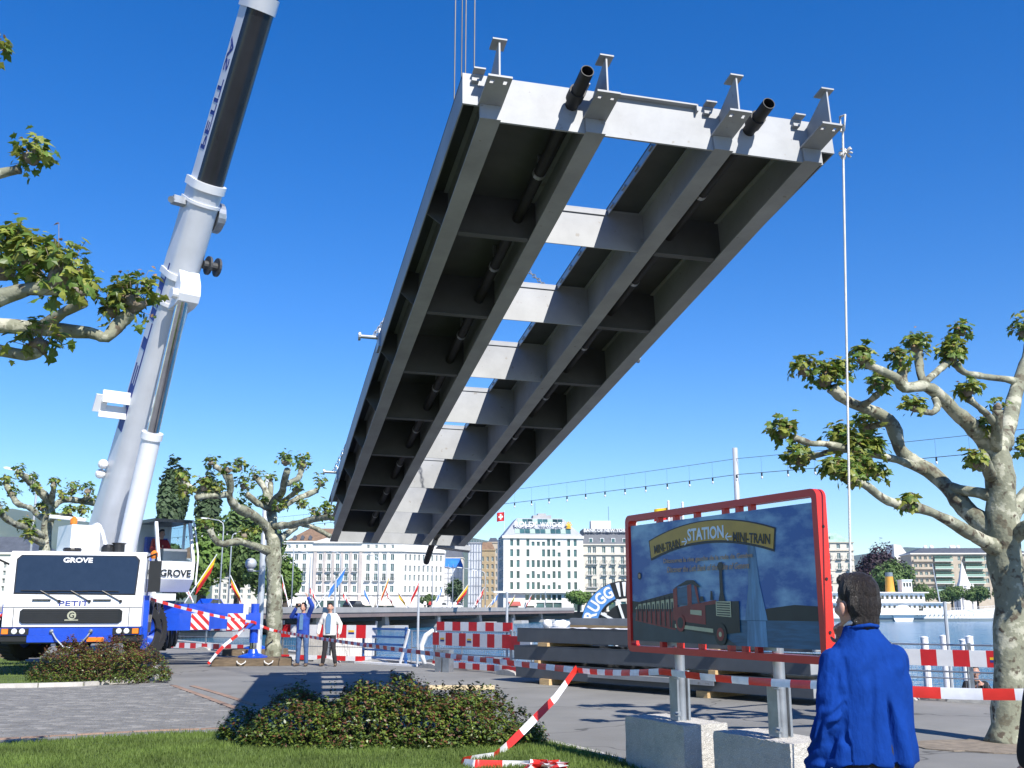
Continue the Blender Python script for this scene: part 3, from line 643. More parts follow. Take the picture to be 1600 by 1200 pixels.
# roof items: beacon, horn, lamps
b = B(); b.lathe([(.2, 0), (.22, .06), (.2, .1)], (-.25, .6, 2.93), 16); b.build('spare_lamp', 'plastic_black', crane)
b = B(); b.lathe([(.16, 0), (.16, .12), (.1, .2)], (.55, .7, 2.93), 14); b.lathe([(.14, 0), (.14, .2), (.18, .24)], (.8, .7, 2.93), 14); b.build('air_horn', 'plastic_black', crane)
B().lathe([(.07, 0), (.09, .05), (.09, .14), (.03, .2)], (HW+.16, .3, 2.78), 12).build('beacon', 'orange_glass', crane)
# --- chassis and deck
B().box(-1.05, 1.05, .4, 12.6, .85, 1.5).build('chassis', 'blue_paint', crane)
B().box(-1.45, 1.45, 2.05, 12.6, 1.5, 1.66).build('deck', 'blue_paint', crane)
def wheel(x, y, r=.66, wd=.4):
    w = thing_part = D.objects.new('wheel', None); COL.objects.link(w); w.parent = crane; w.location = (x, y, .36+r); w.rotation_euler = (0, 0, R(-22) if y < 4 else 0); w.empty_display_size = .1
    s = 1 if x > 0 else -1; a = (s, 0, 0)
    B().lathe([(r*.56, -wd/2), (r*.9, -wd/2), (r, -wd/2+.06), (r, wd/2-.06), (r*.9, wd/2), (r*.56, wd/2), (r*.56, -wd/2)], (0, 0, 0), 32, a, False).build('tyre', 'rubber', w, smooth=40)
    tb = B()
    for k in range(32):
        t = k*math.pi/16; c, sn = math.cos(t), math.sin(t)
        tb.beam(Vector((-wd*.42, c*r*1.004, sn*r*1.004)), Vector((wd*.42, math.cos(t+.12)*r*1.004, math.sin(t+.12)*r*1.004)), .05, .03)
    tb.build('tread', 'rubber', w)
    B().lathe([(r*.57, wd*.36), (r*.5, wd*.4), (r*.42, wd*.1), (r*.2, wd*.12), (r*.18, wd*.34), (0.001, wd*.36)], (0, 0, 0), 24, a, False).lathe([(r*.57, -wd*.36), (.001, -wd*.3)], (0, 0, 0), 24, a, False).build('rim', 'blue_paint', w, smooth=35)
for y in (1.35, 3.0, 7.0, 8.65, 10.3):
    for s in (-1, 1): wheel(s*(1.42 if y < 4 else 1.34), y)
for s in (-1, 1):
    for y in (1.35, 3.0, 7.0, 8.65, 10.3):
        b = B(); n = 10; pts = [(y+.78*math.cos(k*math.pi/n), 1.02+.78*math.sin(k*math.pi/n)) for k in range(n+1)]+[(y+.72*math.cos(k*math.pi/n), 1.02+.72*math.sin(k*math.pi/n)) for k in range(n, -1, -1)]
        for k in range(n): b.prism([pts[k], pts[k+1], pts[2*n-k], pts[2*n+1-k]], (s*1.48-.22, 0, 0), (0, 1, 0), (0, 0, 1), (.44, 0, 0))
        b.build('mudguard', 'plastic_black', crane)
# grey boxes, steps on the side
B().box(1.06, 1.5, 4.0, 6.2, 1.0, 1.49).build('tool_box', 'steel_grey', crane)
B().box(-1.5, -1.06, 4.0, 6.2, 1.0, 1.49).build('tool_box', 'steel_grey', crane)
# --- outriggers: beams out to both sides, each with jack and pad, striped plates
def outrigger(s, y, jx, oy=0):
    z0, z1 = .98, 1.46
    o = B().box(*sorted((s*.9, s*(jx-.15))), y-.22, y+.22, z0+.04, z1-.04).build('outrigger_beam', 'blue_paint', crane)
    B().box(*sorted((s*1.0, s*2.9)), y-.27, y+.27, z0, z1).build('outrigger_housing', 'blue_paint', crane)
    jk = B().cyl((s*jx, y, .62), (s*jx, y, 1.72), .12, n=16).box(s*jx-.16, s*jx+.16, y-.2, y+.2, 1.0, 1.46).build('outrigger_jack', 'blue_paint', crane)
    B().cyl((s*jx, y, .28), (s*jx, y, .63), .1, n=14).build('ram', 'chrome', jk)
    B().lathe([(.42, .21), (.42, .25), (.3, .29), (.16, .33), (.12, .44)], (s*jx, y, 0), 20).build('jack_foot', 'blue_paint', jk)
    for x0, x1 in ((jx-.75, jx-.25), (2.35, 2.85)):
        pl = B(); yy = y-.30 if x0 < 2.5 else y-.262
        pl.mat(1).box(*sorted((s*x0, s*x1)), yy, yy+.02, 1.0, 1.45)
        pl.mat(0)
        for k in range(4):
            a = x0+k*.25-.35; poly = [(a, 1.45), (a+.12, 1.45), (a+.57, 1.0), (a+.45, 1.0)]
            # clip to plate
            cp = []
            for (xa, za), (xb, zb) in zip(poly, poly[1:]+poly[:1]): cp.append((min(max(xa, x0), x1), za if x0 <= xa <= x1 else (1.45-(min(max(xa, x0), x1)-a)*1.0 if (za, zb) != (9, 9) else za)))
            if max(c[0] for c in cp)-min(c[0] for c in cp) < .05: continue
            q = []
            for t in range(2):
                xa = a+t*.12; lo, hi = max(0, x0-xa), min(.45, x1-xa)
                if hi > lo: q.append(((xa+lo, 1.45-lo), (xa+hi, 1.45-hi)))
            if len(q) == 2: pl.add([(s*q[0][0][0], yy-.003, q[0][0][1]), (s*q[1][0][0], yy-.003, q[1][0][1]), (s*q[1][1][0], yy-.003, q[1][1][1]), (s*q[0][1][0], yy-.003, q[0][1][1])], [(0, 1, 2, 3)])
        pl.build('warning_plate', ['board_red', 'board_white'], crane)
B().box(1.0, 3.75, 5.4, 5.8, 1.42, 1.72).build('outrigger_beam', 'blue_paint', crane); B().box(3.76, 3.9, 5.38, 5.82, 1.4, 1.74).build('beam_end', 'board_white', crane)
outrigger(1, 4.9, 4.1); outrigger(-1, 4.9, 4.1); outrigger(1, 11.6, 4.1); outrigger(-1, 11.6, 4.1)
# --- superstructure, turned towards the load
PIV = Vector((0, 6.2, 0)); 
FOOT_W = at(146, 905, 30.2); TIPXY = MID
bdir = Vector((MID.x-FOOT_W.x, MID.y-FOOT_W.y, 0)); hl_ = bdir.length; bh = bdir.normalized()
P415 = None
# height so that the boom passes the photo's line of sight at the upper frame edge
best = None
for k in range(200):
    zt_ = 20+k*.1; T = Vector((MID.x, MID.y, zt_)); 
    f0, f1 = 0, 1
    for i in range(40):
        f = (f0+f1)/2; P = FOOT_W.lerp(T, f)-Vector((0, 0, EYE)); dd = P.y*CT+P.z*ST; yy = 600-1600*(-P.y*ST+P.z*CT)/dd; xx = 800+1600*P.x/dd
        if yy > 0: f0 = f
        else: f1 = f
    e = abs(xx-410)
    if best is None or e < best[0]: best = (e, zt_)
TIP = Vector((MID.x, MID.y, best[1])); print('BOOM', best, FOOT_W, TIP)
fx, fy_, fz = bh, Vector((0, 0, 1)).cross(bh)*-1, Vector((0, 0, 1))   # fx forward, fy_ to the operator's right
ss = cl(FOOT_W+bh*2.6); ssz = 1.67
def sl(f, r, z):   # superstructure coordinates -> crane local (f metres forward of boom foot)
    return cl(Vector((FOOT_W.x, FOOT_W.y, 0))+fx*f+fy_*r+Vector((0, 0, z)))
def sbox(b, f0, f1, r0, r1, z0, z1): return b.hexa([sl(f0, r0, z0), sl(f0, r1, z0), sl(f1, r1, z0), sl(f1, r0, z0), sl(f0, r0, z1), sl(f0, r1, z1), sl(f1, r1, z1), sl(f1, r0, z1)])
c0 = sl(2.4, 0, 0); B().cyl((c0.x, c0.y, 1.6), (c0.x, c0.y, 1.85), 1.05, n=32).build('slewing_ring', 'steel_dark', crane)
sbox(sbox(B(), -1.0, 3.3, -1.1, 1.1, 1.8, 1.98), 2.4, 3.2, -.3, .3, 1.981, 2.4).build('turntable_frame', 'white_paint', crane)
for r_ in (-.62, .5): sbox(sbox(B(), -1.0, 1.2, r_, r_+.12, 1.981, 3.0), 1.2, 3.1, r_, r_+.12, 1.981, 2.3).build('cheek_plate', 'white_paint', crane)
# housings to the left of the boom in the picture (operator's right), hoses and lamps
sbox(B(), 1.0, 3.2, .8, 1.75, 2.0, 3.05).build('engine_housing', 'white_paint', crane); sbox(B(), 1.6, 2.7, .85, 1.6, 3.06, 3.75).build('oil_tank', 'white_paint', crane)
sbox(B(), -1.9, -.4, -1.45, 1.45, 1.9, 3.2).build('counterweight', 'white_paint', crane)
sbox(B(), 3.2, 4.4, .75, 1.35, 1.9, 2.85).build('winch_housing', 'white_paint', crane)
bl_ = sl(2.5, 1.5, 3.75); B().lathe([(.07, 0), (.09, .05), (.09, .16), (.03, .22)], bl_, 12).build('beacon', 'orange_glass', crane)
a_ = sl(2.4, 2.1, 3.95); c_ = sl(2.5, 1.2, 3.9); B().tube([a_, c_], .05, 6).build('work_lamp', 'white_paint', crane)
for k in range(5):
    p_ = sl(1.9+k*.1, .9, 3.75); q_ = sl(2.9+k*.08, .45+.05*k, 2.5); mid_ = (p_+q_)/2+Vector((0, -.1, .5-.03*k)); B().tube([p_, p_.lerp(mid_, .6)+Vector((0, 0, .15)), mid_, q_.lerp(mid_, .4), q_], .045, 7).build('hose', 'white_paint', crane, smooth=True)
# operator cab on the right in the picture
oc = D.objects.new('operator_cab', None); COL.objects.link(oc); oc.parent = crane; oc.empty_display_size = .2
f0, f1, r0, r1, z0, z1 = .35, 2.1, -2.1, -1.0, 2.05, 4.12
b = B()
low = [(f0, z0+.25), (f0+.25, z0), (f1-.3, z0), (f1, z0+.35), (f1+.05, z0+.85), (f0, z0+.85)]
b.add([sl(f, r0, z) for f, z in low]+[sl(f, r1, z) for f, z in low], [tuple(range(5, -1, -1)), tuple(range(6, 12))]+[(i, (i+1) % 6, 6+(i+1) % 6, 6+i) for i in range(6)])
b.build('cab_shell', 'white_paint', oc)
sbox(B(), f0-.05, f1-.35, r0-.02, r1+.02, z1-.09, z1).build('cab_roof', 'black_paint', oc)
for (fa, ra, fb_, rb_) in ((f0+.04, r0+.04, f0+.04, r0+.04), (f0+.04, r1-.04, f0+.04, r1-.04), (f1, r0+.04, f1-.4, r0+.04), (f1, r1-.04, f1-.4, r1-.04), (f1-.75, r0+.03, f1-.75, r0+.03)):
    B().beam(sl(fa, ra, z0+.84), sl(fb_, rb_, z1-.08), .08, .08).build('cab_pillar', 'white_paint', oc)
sbox(B(), f0-.01, f0+.03, r0+.06, r1-.06, z0+.85, z1-.1).build('rear_panel', 'white_paint', oc)
m = D.materials.new('cab_glass'); m.use_nodes = True; q = m.node_tree.nodes['Principled BSDF']; q.inputs['Base Color'].default_value = (.55, .65, .68, 1); q.inputs['Roughness'].default_value = .03; q.inputs['Transmission Weight'].default_value = 1; q.inputs['IOR'].default_value = 1.05; MAT['cab_glass'] = m
for r_ in (r0+.02, r1-.02): B().poly([sl(f0+.08, r_, z0+.86), sl(f1-.02, r_, z0+.86), sl(f1-.4, r_, z1-.1), sl(f0+.08, r_, z1-.1)]).build('side_glass', 'cab_glass', oc)
B().poly([sl(f1, r0+.08, z0+.86), sl(f1, r1-.08, z0+.86), sl(f1-.4, r1-.08, z1-.1), sl(f1-.4, r0+.08, z1-.1)]).build('front_glass', 'cab_glass', oc)
sbox(sbox(B(), f0+.3, f0+.85, r0+.25, r1-.25, z0+.55, z0+.95), f0+.2, f0+.38, r0+.25, r1-.25, z0+.9, z0+1.6).build('seat', 'blue_paint', oc)
sbox(B(), f1-.45, f1-.1, r0+.2, r1-.2, z0+.85, z0+1.2).build('console', 'steel_grey', oc)
for r_, sg in ((r0-.004, -1), ):
    o_ = sl((f0+f1)/2-.05, r_, z0+.38); u_ = sl((f0+f1)/2+.95, r_, z0+.38)-o_
    text('lettering', 'GROVE', .2, 'black_paint', oc, basis(o_, u_ if u_.x > 0 else -u_, (0, 0, 1)), .005, 1.15, .01)
o_ = sl(f1+.035, (r0+r1)/2, z0+.42); text('lettering', 'GROVE', .2, 'black_paint', oc, basis(o_-Vector((0, .012, 0)), sl(f1+.03, r0, z0+.4)-sl(f1+.03, r1, z0+.4), (0, 0, 1)), .005, .9, .02)
b = B(); b.tube([sl(f1+.1, r0-.03, z0+.2), sl(f1+.12, r0-.05, z0+1.0), sl(f1-.25, r0-.05, z1-.15), sl(f1-.35, r0-.02, z1)], .025, 6); b.build('hand_rail', 'white_paint', oc)
b = B(); p_ = sl(f0-.3, r1+.1, 3.0); b.cyl(p_, p_+Vector((0, 0, .75)), .09, n=12); b.tube([p_+Vector((0, 0, .7)), p_+Vector((.05, 0, 1.0)), p_+Vector((.2, -.1, 1.25))], .08, 10); b.build('exhaust', 'galv', crane)
# --- boom
bax = (TIP-FOOT_W).normalized(); side = fy_.normalized(); dep = side.cross(bax).normalized()
if dep.z < 0: dep = -dep                       # dep points to the boom's upper side
BLn = (TIP-FOOT_W).length
def bpt(t, s_, d_): return cl(FOOT_W+bax*t+side*s_+dep*d_)
def section(t0, t1, w, h, r=.42, n=8):
    # box top with a rounded belly
    pr = [(-w/2, h/2), (w/2, h/2)]; 
    for k in range(n+1): a = math.pi*k/n; pr.append((w/2*math.cos(a)*(1 if True else 1), -h/2+h*r-(h*r)*math.sin(a)))
    N = len(pr); b = B(); b.add([bpt(t0, s_, d_) for s_, d_ in pr]+[bpt(t1, s_, d_) for s_, d_ in pr], [tuple(range(N-1, -1, -1)), tuple(range(N, 2*N))]+[(i, (i+1) % N, N+(i+1) % N, N+i) for i in range(N)])
    return b
def tb(px, py):   # boom parameter at which the axis passes a photo row
    lo, hi = 0, 1
    for i in range(40):
        f = (lo+hi)/2; P = FOOT_W.lerp(TIP, f)-Vector((0, 0, EYE)); dd = P.y*CT+P.z*ST; yy = 600-1600*(-P.y*ST+P.z*CT)/dd
        if yy > py: lo = f
        else: hi = f
    return lo*BLn
t1, t2 = tb(0, 292), tb(0, 12)
section(-.6, t1, .8, .9).build('boom_base', 'boom_paint', crane, smooth=35)
section(t1-.1, t1+.12, .9, 1.0).build('boom_collar', 'white_paint', crane, smooth=35)
section(t1-.5, t1-.42, .88, .98).build('boom_collar', 'white_paint', crane, smooth=35)
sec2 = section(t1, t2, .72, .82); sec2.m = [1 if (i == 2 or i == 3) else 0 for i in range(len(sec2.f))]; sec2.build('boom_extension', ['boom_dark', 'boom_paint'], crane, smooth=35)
section(t2-.1, t2+.3, .8, .9).build('boom_collar', 'boom_paint', crane, smooth=35)
section(t2+.1, BLn*.8, .7, .8).build('boom_extension', 'boom_dark', crane, smooth=35); section(BLn*.8, BLn-.4, .62, .7).build('boom_extension', 'boom_dark', crane, smooth=35)
b = B(); b.prism([(-.5, -.6), (.5, -.8), (.9, .1), (.3, .6), (-.5, .4)], bpt(BLn-.3, -.35, 0), bpt(1, 0, 0)-bpt(0, 0, 0), bpt(0, 0, 1)-bpt(0, 0, 0), bpt(0, .7, 0)-bpt(0, 0, 0)); b.build('boom_head', 'white_paint', crane)
# lettering on the flat left flank
ud = bpt(1, 0, 0)-bpt(0, 0, 0); vd = bpt(0, 0, 1)-bpt(0, 0, 0); sd_ = bpt(0, 1, 0)-bpt(0, 0, 0)
lf = .5 if (bpt(0, 1, 0)-bpt(0, 0, 0)).x < 0 else -.5
text('lettering', 'PETIT SA', .3, 'text_blue', crane, basis(bpt((t1+t2)/2, lf*.735, .34), ud, -vd if lf*1 > 0 else vd), .006, (t2-t1)*.62, .02)
text('lettering', 'PETIT', .36, 'text_blue', crane, basis(bpt(t1*.6, lf*.815, .36), ud, -vd if lf > 0 else vd), .006, t1*.42, .03)
# fittings on the base section
tl = tb(0, 450)
lb = B(); lb.prism([(-.55, 0), (.6, 0), (.35, -.42), (.1, -.62), (-.1, -.62), (-.3, -.42)], bpt(tl, -.28, -.42), ud, vd*.8, sd_*.56); lb.build('cylinder_bracket', 'white_paint', crane)
section(tl+.25, tl+.42, .88, 1.0).build('boom_band', 'white_paint', crane, smooth=35); section(tl-.5, tl-.4, .87, .98).build('boom_band', 'white_paint', crane, smooth=35)
bot = sl(2.15, .05, 2.3); top = bpt(tl, .08*(1 if lf > 0 else -1), -.7); dc = (top-bot); mid = bot+dc*.52
B().cyl(bot, mid, .25, n=20).cyl(mid-dc.normalized()*.12, mid+dc.normalized()*.06, .285, n=20).build('lift_cylinder', 'white_paint', crane, smooth=40)
B().cyl(mid, top, .17, n=18).build('lift_rod', 'chrome', crane, smooth=40)
B().cyl(top-sd_*.35, top+sd_*.35, .14, n=14).build('cylinder_pin', 'white_paint', crane)
rt = -lf/abs(lf)
t3 = tb(0, 335); c_ = bpt(t3, rt*.4, .1); B().cyl(c_, c_+sd_*rt*.2, .42, n=20).cyl(c_+sd_*rt*.2, c_+sd_*rt*.3, .22, n=14).build('hose_reel', 'galv', crane)
t4 = tb(0, 405); c_ = bpt(t4, rt*.39, -.2); B().cyl(c_, c_+sd_*rt*.5, .12, n=12).cyl(c_+sd_*rt*.12, c_+sd_*rt*.18, .26, n=16).cyl(c_+sd_*rt*.38, c_+sd_*rt*.44, .26, n=16).build('sheave', 'steel_dark', crane)
t5 = tb(0, 325); c_ = bpt(t5, -rt*.4, .2); B().beam(c_, c_-sd_*rt*.35, .25, .2).cyl(c_-sd_*rt*.2+vd*.12, c_-sd_*rt*.42-vd*.1, .09, n=8).build('jib_lug', 'galv', crane)
t6 = tb(0, 640); c_ = bpt(t6, -rt*.39, .1); b = B()
for dz in (-.22, .22): b.beam(c_+ud*dz, c_+ud*dz-sd_*rt*.75, .07, .34)
b.beam(c_-sd_*rt*.75-ud*.25, c_-sd_*rt*.75+ud*.25, .34, .05); b.build('jib_bracket', 'white_paint', crane)
for py in (730, 745): c_ = bpt(tb(0, py+5), -rt*.4, .3); B().ell(c_-sd_*rt*.14, (.14, .14, .14)).build('work_lamp', 'frame_white', crane)
# rope along the boom and hoist ropes down to the hook block
a_, c_ = bpt(t1*.98, rt*.55, .4), bpt(BLn*.97, rt*.5, .5); B().tube([a_, c_], .014, 5).build('hoist_rope', 'wire', crane)
mdl = cl(MID)
for dx, dy in ((-.17, 0), (-.03, .06), (.02, -.06), (.2, .02)):
    e_ = cl(Vector((TIP.x, TIP.y, TIP.z-.3))); B().tube([mdl+Vector((dx, dy, .9)), e_+Vector((dx, dy, 0))], .013, 5).build('hoist_rope', 'wire', crane)
b = B(); b.prism([(-.32, .9), (.32, .9), (.36, .4), (.12, .1), (-.12, .1), (-.36, .4)], mdl+Vector((0, -.12, 0)), (1, 0, 0), (0, 0, 1), (0, .24, 0)); b.build('hook_block', 'yellow', crane)
b = B(); b.tube([mdl+Vector((0, 0, .15)), mdl+Vector((0, 0, -.02)), mdl+Vector((.12, 0, -.14)), mdl+Vector((0, 0, -.24)), mdl+Vector((-.12, 0, -.15))], [.05, .05, .055, .05, .02], 8); b.build('hook', 'steel_dark', crane)
# --- timber mats under the visible jacks
for s in (1, -1):
    for y in (4.9, 11.6):
        P = crane.matrix_world @ Vector((0, 0, 0)); P = (Matrix.Translation(CR) @ Matrix.Rotation(CA, 4, 'Z')) @ Vector((s*4.1, y, 0))
        lab = {(1, 4.9): 'dark timber mat under the blue outrigger foot near the middle plane tree', (-1, 4.9): 'timber mat under the outrigger foot on the lawn side of the crane', (1, 11.6): 'timber mat under the rear outrigger foot by the water side', (-1, 11.6): 'timber mat under the rear outrigger foot far side'}[(s, y)]
        mt = thing('timber_mat', lab, 'mat', (P.x, P.y, 0), CA)
        for k in range(5): B().box(-1.1, 1.1, -.6+k*.24, -.375+k*.24, .002, .205+.004*(k % 2)).build('plank', 'timber_old', mt)
        for x in (-.3, .45): B().tube([(x-.12, -.6, .14), (x-.1, -.66, .1), (x, -.68, .05), (x+.1, -.66, .1), (x+.12, -.6, .14)], .018, 5).build('rope_handle', 'rope', mt)
# tag line from the right stub
tp = seg.matrix_world @ Vector((GX[3]+.1, -.38, .115)); tpd = at(1311, 205, tp.y)
e1 = at(1329, 905, tp.y-.05); e2 = e1+(e1-tp)*((.02-e1.z)/(e1.z-tp.z))
b = B(); b.tube([tp+Vector((0, .06, .06)), tp+Vector((0, 0, .02)), tp, tp.lerp(e1, .3)+Vector((0, 0, -.01)), tp.lerp(e1, .7)+Vector((0, 0, -.01)), e1, e2+Vector((0, 0, .15)), e2+Vector((.03, .02, .01))]+[e2+Vector((.18*math.cos(k*.6)+.2, .18*math.sin(k*.6), .012+.003*k)) for k in range(26)], .0095, 8)
b.tube([tp+Vector((.0, .05, .14)), tp+Vector((.02, -.03, .12)), tp+Vector((0, -.03, -.03)), tp+Vector((0, .05, .0)), tp+Vector((0, .05, .14))], .009, 6)
for k in range(26): v = Vector((rnd(-1, 1), rnd(-1, 1), rnd(-1, 1))).normalized(); c = tp+Vector((.01, 0, -.22)); b.tube([c, c+v*.03+Vector((0, 0, .01)), c+v*.06], .008, 4)
tag(b.build('tag_line', 'rope', smooth=True), 'thin white rope hanging from the corner of the lifted segment', 'rope')
# ================================================================ buildings on the far bank
WCACHE = {}
def window_mesh(w, h, fr, gl, mull=1, bars=0):
    k = (round(w, 2), round(h, 2), fr, gl, mull, bars)
    if k not in WCACHE:
        b = B(); f = min(.09, w*.09)
        b.mat(0); b.box(0, f, -.06, .04, 0, h); b.box(w-f, w, -.06, .04, 0, h); b.box(f, w-f, -.06, .04, 0, f); b.box(f, w-f, -.06, .04, h-f, h)
        if mull: b.box(w/2-f/2, w/2+f/2, -.05, .04, f, h-f)
        for i in range(bars): z = h*(i+1)/(bars+1); b.box(f, w-f, -.045, .03, z-f/2, z+f/2)
        b.mat(1); b.add([(f, 0, f), (w-f, 0, f), (w-f, 0, h-f), (f, 0, h-f)], [(0, 1, 2, 3)])
        WCACHE[k] = b.mesh('window', [fr, gl])
    return WCACHE[k]
BALC = {}
def balcony_mesh(w, mat, rail):
    k = (round(w, 2), mat, rail)
    if k not in BALC:
        b = B(); b.mat(0).box(0, w, -.9, 0, -.18, 0); b.mat(1).box(0, w, -.9, -.85, .85, .95)
        n = max(3, int(w/.45))
        for i in range(n+1): x = w*i/n*.98; b.box(x, x+.05, -.89, -.85, 0, .86)
        b.box(0, .05, -.85, 0, .85, .93); b.box(w-.05, w, -.85, 0, .85, .93); BALC[k] = b.mesh('balcony', [mat, rail])
    return BALC[k]
def facade(bld, o, ang, L, z0, z1, wins, wall, depth=.3, fr='frame_white', gl='glass_far', mull=1, bars=0, sill=None):
    ca, sa = math.cos(ang), math.sin(ang); ox, oy = o
    def P(u, q, z): return (ox+ca*u+sa*q*-1*-1*0-sa*(-q)*-1*-1*0 + (-sa)*q, oy+sa*u+ca*q, z)
    us = sorted(set([0, L]+[x for w_ in wins for x in (w_[0], w_[1])])); zs = sorted(set([z0, z1]+[x for w_ in wins for x in (w_[2], w_[3])]))
    b = B()
    # merge cells per row into runs so that the wall stays light
    for j in range(len(zs)-1):
        za, zb = zs[j], zs[j+1]; i = 0
        run = None
        for i in range(len(us)-1):
            um, zm = (us[i]+us[i+1])/2, (za+zb)/2
            op = any(w_[0] < um < w_[1] and w_[2] < zm < w_[3] for w_ in wins)
            if not op: run = us[i] if run is None else run
            if op or i == len(us)-2:
                end = us[i] if op else us[i+1]
                if run is not None and end > run: b.add([P(run, 0, za), P(end, 0, za), P(end, 0, zb), P(run, 0, zb)], [(0, 1, 2, 3)])
                run = None
    for w_ in wins:
        a, c, d, e = w_[:4]
        q = [P(a, 0, d), P(c, 0, d), P(c, 0, e), P(a, 0, e)]; r = [P(a, depth, d), P(c, depth, d), P(c, depth, e), P(a, depth, e)]
        b.add(q+r, [(0, 4, 5, 1), (1, 5, 6, 2), (2, 6, 7, 3), (3, 7, 4, 0)])
    wo = b.build('wall', wall, bld)
    for w_ in wins:
        a, c, d, e = w_[:4]; kind = w_[4] if len(w_) > 4 else ''
        wm = window_mesh(c-a, e-d, fr, 'shutter' if kind == 's' else gl, mull if kind != 'n' else 0, bars)
        x, y, z = P(a, depth-.02, d); win = link('window', wm, bld, (x, y, z), ang)
        if sill: 
            k = ('sill', round(c-a, 2), sill)
            if k not in BALC: BALC[k] = B().box(-.1, c-a+.1, -depth-.12, -depth+.2, -.14, -.002).mesh('sill', sill)
            link('sill', BALC[k], win)
        if 'b' in kind:
            x, y, z = P(a-.35, -.002, d); link('balcony', balcony_mesh(c-a+.7, 'stone_grey', 'iron'), bld, (x, y, z), ang)
    return wo
def grid(cols, rows, w, h): return [(u-w/2, u+w/2, z, z+h) for z in rows for u in cols]
BZ = .55
def bpos(px, Y): p = at(px, 948, Y); return p.x, p.y
def box_rest(bld, L, dp, z0, z1, wall, front=False):
    b = B(); b.add([(0, 0, z0), (0, dp, z0), (L, dp, z0), (L, 0, z0), (0, 0, z1), (0, dp, z1), (L, dp, z1), (L, 0, z1)], [(0, 4, 5, 1), (1, 5, 6, 2), (2, 6, 7, 3), (4, 7, 6, 5)]); b.build('wall', wall, bld)
# --- large pale hotel on the left
x, y = bpos(437, 332); h = thing('hotel', 'large pale stone hotel with brown roof and pediment beyond the bridge', 'building', (x, y, 0), R(2))
s = 332/1600; z_ = lambda py: EYE+(950-py)*s
LH = 38.2; c1 = [2.2, 4.6, 7.1]; c2 = [12.2, 14.9, 17.7, 20.5, 23.3]; c3 = [27.4, 30, 32.6, 35.2]
rows = [(z_(878), 2.0), (z_(895), 2.5), (z_(909), 2.3), (z_(926.5), 2.1)]
wn = [w_ for zz, hh in rows for w_ in grid(c1+c2+c3, [zz], 1.15, hh)]+grid([4.6, 7.1, 27.4, 30, 32.6, 35.2, 2.2], [z_(860)], .8, 1.2)
wn = [(*w_, 'b') if abs(w_[2]-rows[2][0]) < .1 or abs(w_[2]-rows[1][0]) < .1 and w_[0] < 26 else w_ for w_ in wn]
gf = [(u-1.3, u+1.3, BZ+.3, BZ+3.4, 'n') for u in (3, 7, 12.5, 16, 19.5, 23, 28, 31.5, 35)]
facade(h, (0, 0), 0, LH, BZ, z_(850), wn+gf, 'stone_white', sill='stone_white'); 
facade(h, (LH, 0), R(38), 17, BZ, z_(850), grid([1.6+i*1.75 for i in range(9)], [r_[0] for r_ in rows], .8, 2.0), 'stone_white')
b = B(); b.add([(0, 0, BZ), (0, 22, BZ), (0, 22, z_(850)), (0, 0, z_(850))], [(0, 1, 2, 3)]); e_ = (LH+17*math.cos(R(38)), 17*math.sin(R(38))); b.add([(e_[0], e_[1], BZ), (e_[0], 22, BZ), (e_[0], 22, z_(850)), (e_[0], e_[1], z_(850))], [(0, 1, 2, 3)]); b.add([(0, 0, z_(850)), (LH, 0, z_(850)), (e_[0], e_[1], z_(850)), (e_[0], 22, z_(850)), (0, 22, z_(850))], [(0, 1, 2, 3, 4)]); b.build('wall', 'stone_white', h)
out = [(-.5, -.6), (LH+.3, -.6), (e_[0]+.5, e_[1]-.4)]
for zc, th, ex in ((z_(864.5), .7, 0), (z_(850.5), .35, .0), (z_(930), .4, -.1)):
    b = B(); (xa, ya), (xb, yb), (xc, yc) = out; b.hexa([(xa, ya, zc), (xb, yb, zc), (xb, yb+.55, zc), (xa, ya+.55, zc), (xa, ya, zc+th), (xb, yb, zc+th), (xb, yb+.55, zc+th), (xa, ya+.55, zc+th)]); b.hexa([(xb, yb, zc), (xc, yc, zc), (xc-.4, yc+.45, zc), (xb, yb+.55, zc), (xb, yb, zc+th), (xc, yc, zc+th), (xc-.4, yc+.45, zc+th), (xb, yb+.55, zc+th)]); b.build('cornice', 'stone_white', h)
# projecting middle bay with pilasters and pediment
for u in (10.6, 25.1): B().box(u-.5, u+.5, -.55, -.01, BZ, z_(866)).build('pilaster', 'stone_pink', h)
for u in (13.55, 16.3, 19.1, 21.9, 28.7, 31.3, 33.9): B().box(u-.42, u+.42, -.22, -.005, BZ+4, z_(866)).build('pilaster', 'stone_pink' if u < 25 else 'stone_white', h)
B().prism([(10, z_(852)), (25.6, z_(852)), (25.6, z_(850)), (17.8, z_(838.5)), (10, z_(850))], (0, -.75, 0), (1, 0, 0), (0, 0, 1), (0, 1.5, 0)).build('pediment', 'stone_white', h)
rz0, rz1 = z_(849.3), z_(826); b = B(); b.add([(.6, .5, rz0), (LH-.5, .5, rz0), (e_[0]-.6, e_[1], rz0), (e_[0]-1, 21, rz0), (.6, 21, rz0), (7, 9, rz1), (LH-6, 9, rz1), (LH-2, 14, rz1), (7, 14, rz1)], [(0, 1, 6, 5), (1, 2, 7, 6), (2, 3, 7), (3, 4, 8, 7), (4, 0, 5, 8), (5, 6, 7, 8)]); rf = b.build('roof', 'roof_brown', h)
for u in (3.5, 6, 8.5, 28, 31, 34): B().prism([(-.5, 0), (.5, 0), (.5, 1), (0, 1.5), (-.5, 1)], (u, 1.2, rz0+.6), (1, 0, 0), (0, 0, 1), (0, 2, 0)).build('dormer', 'slate', rf)
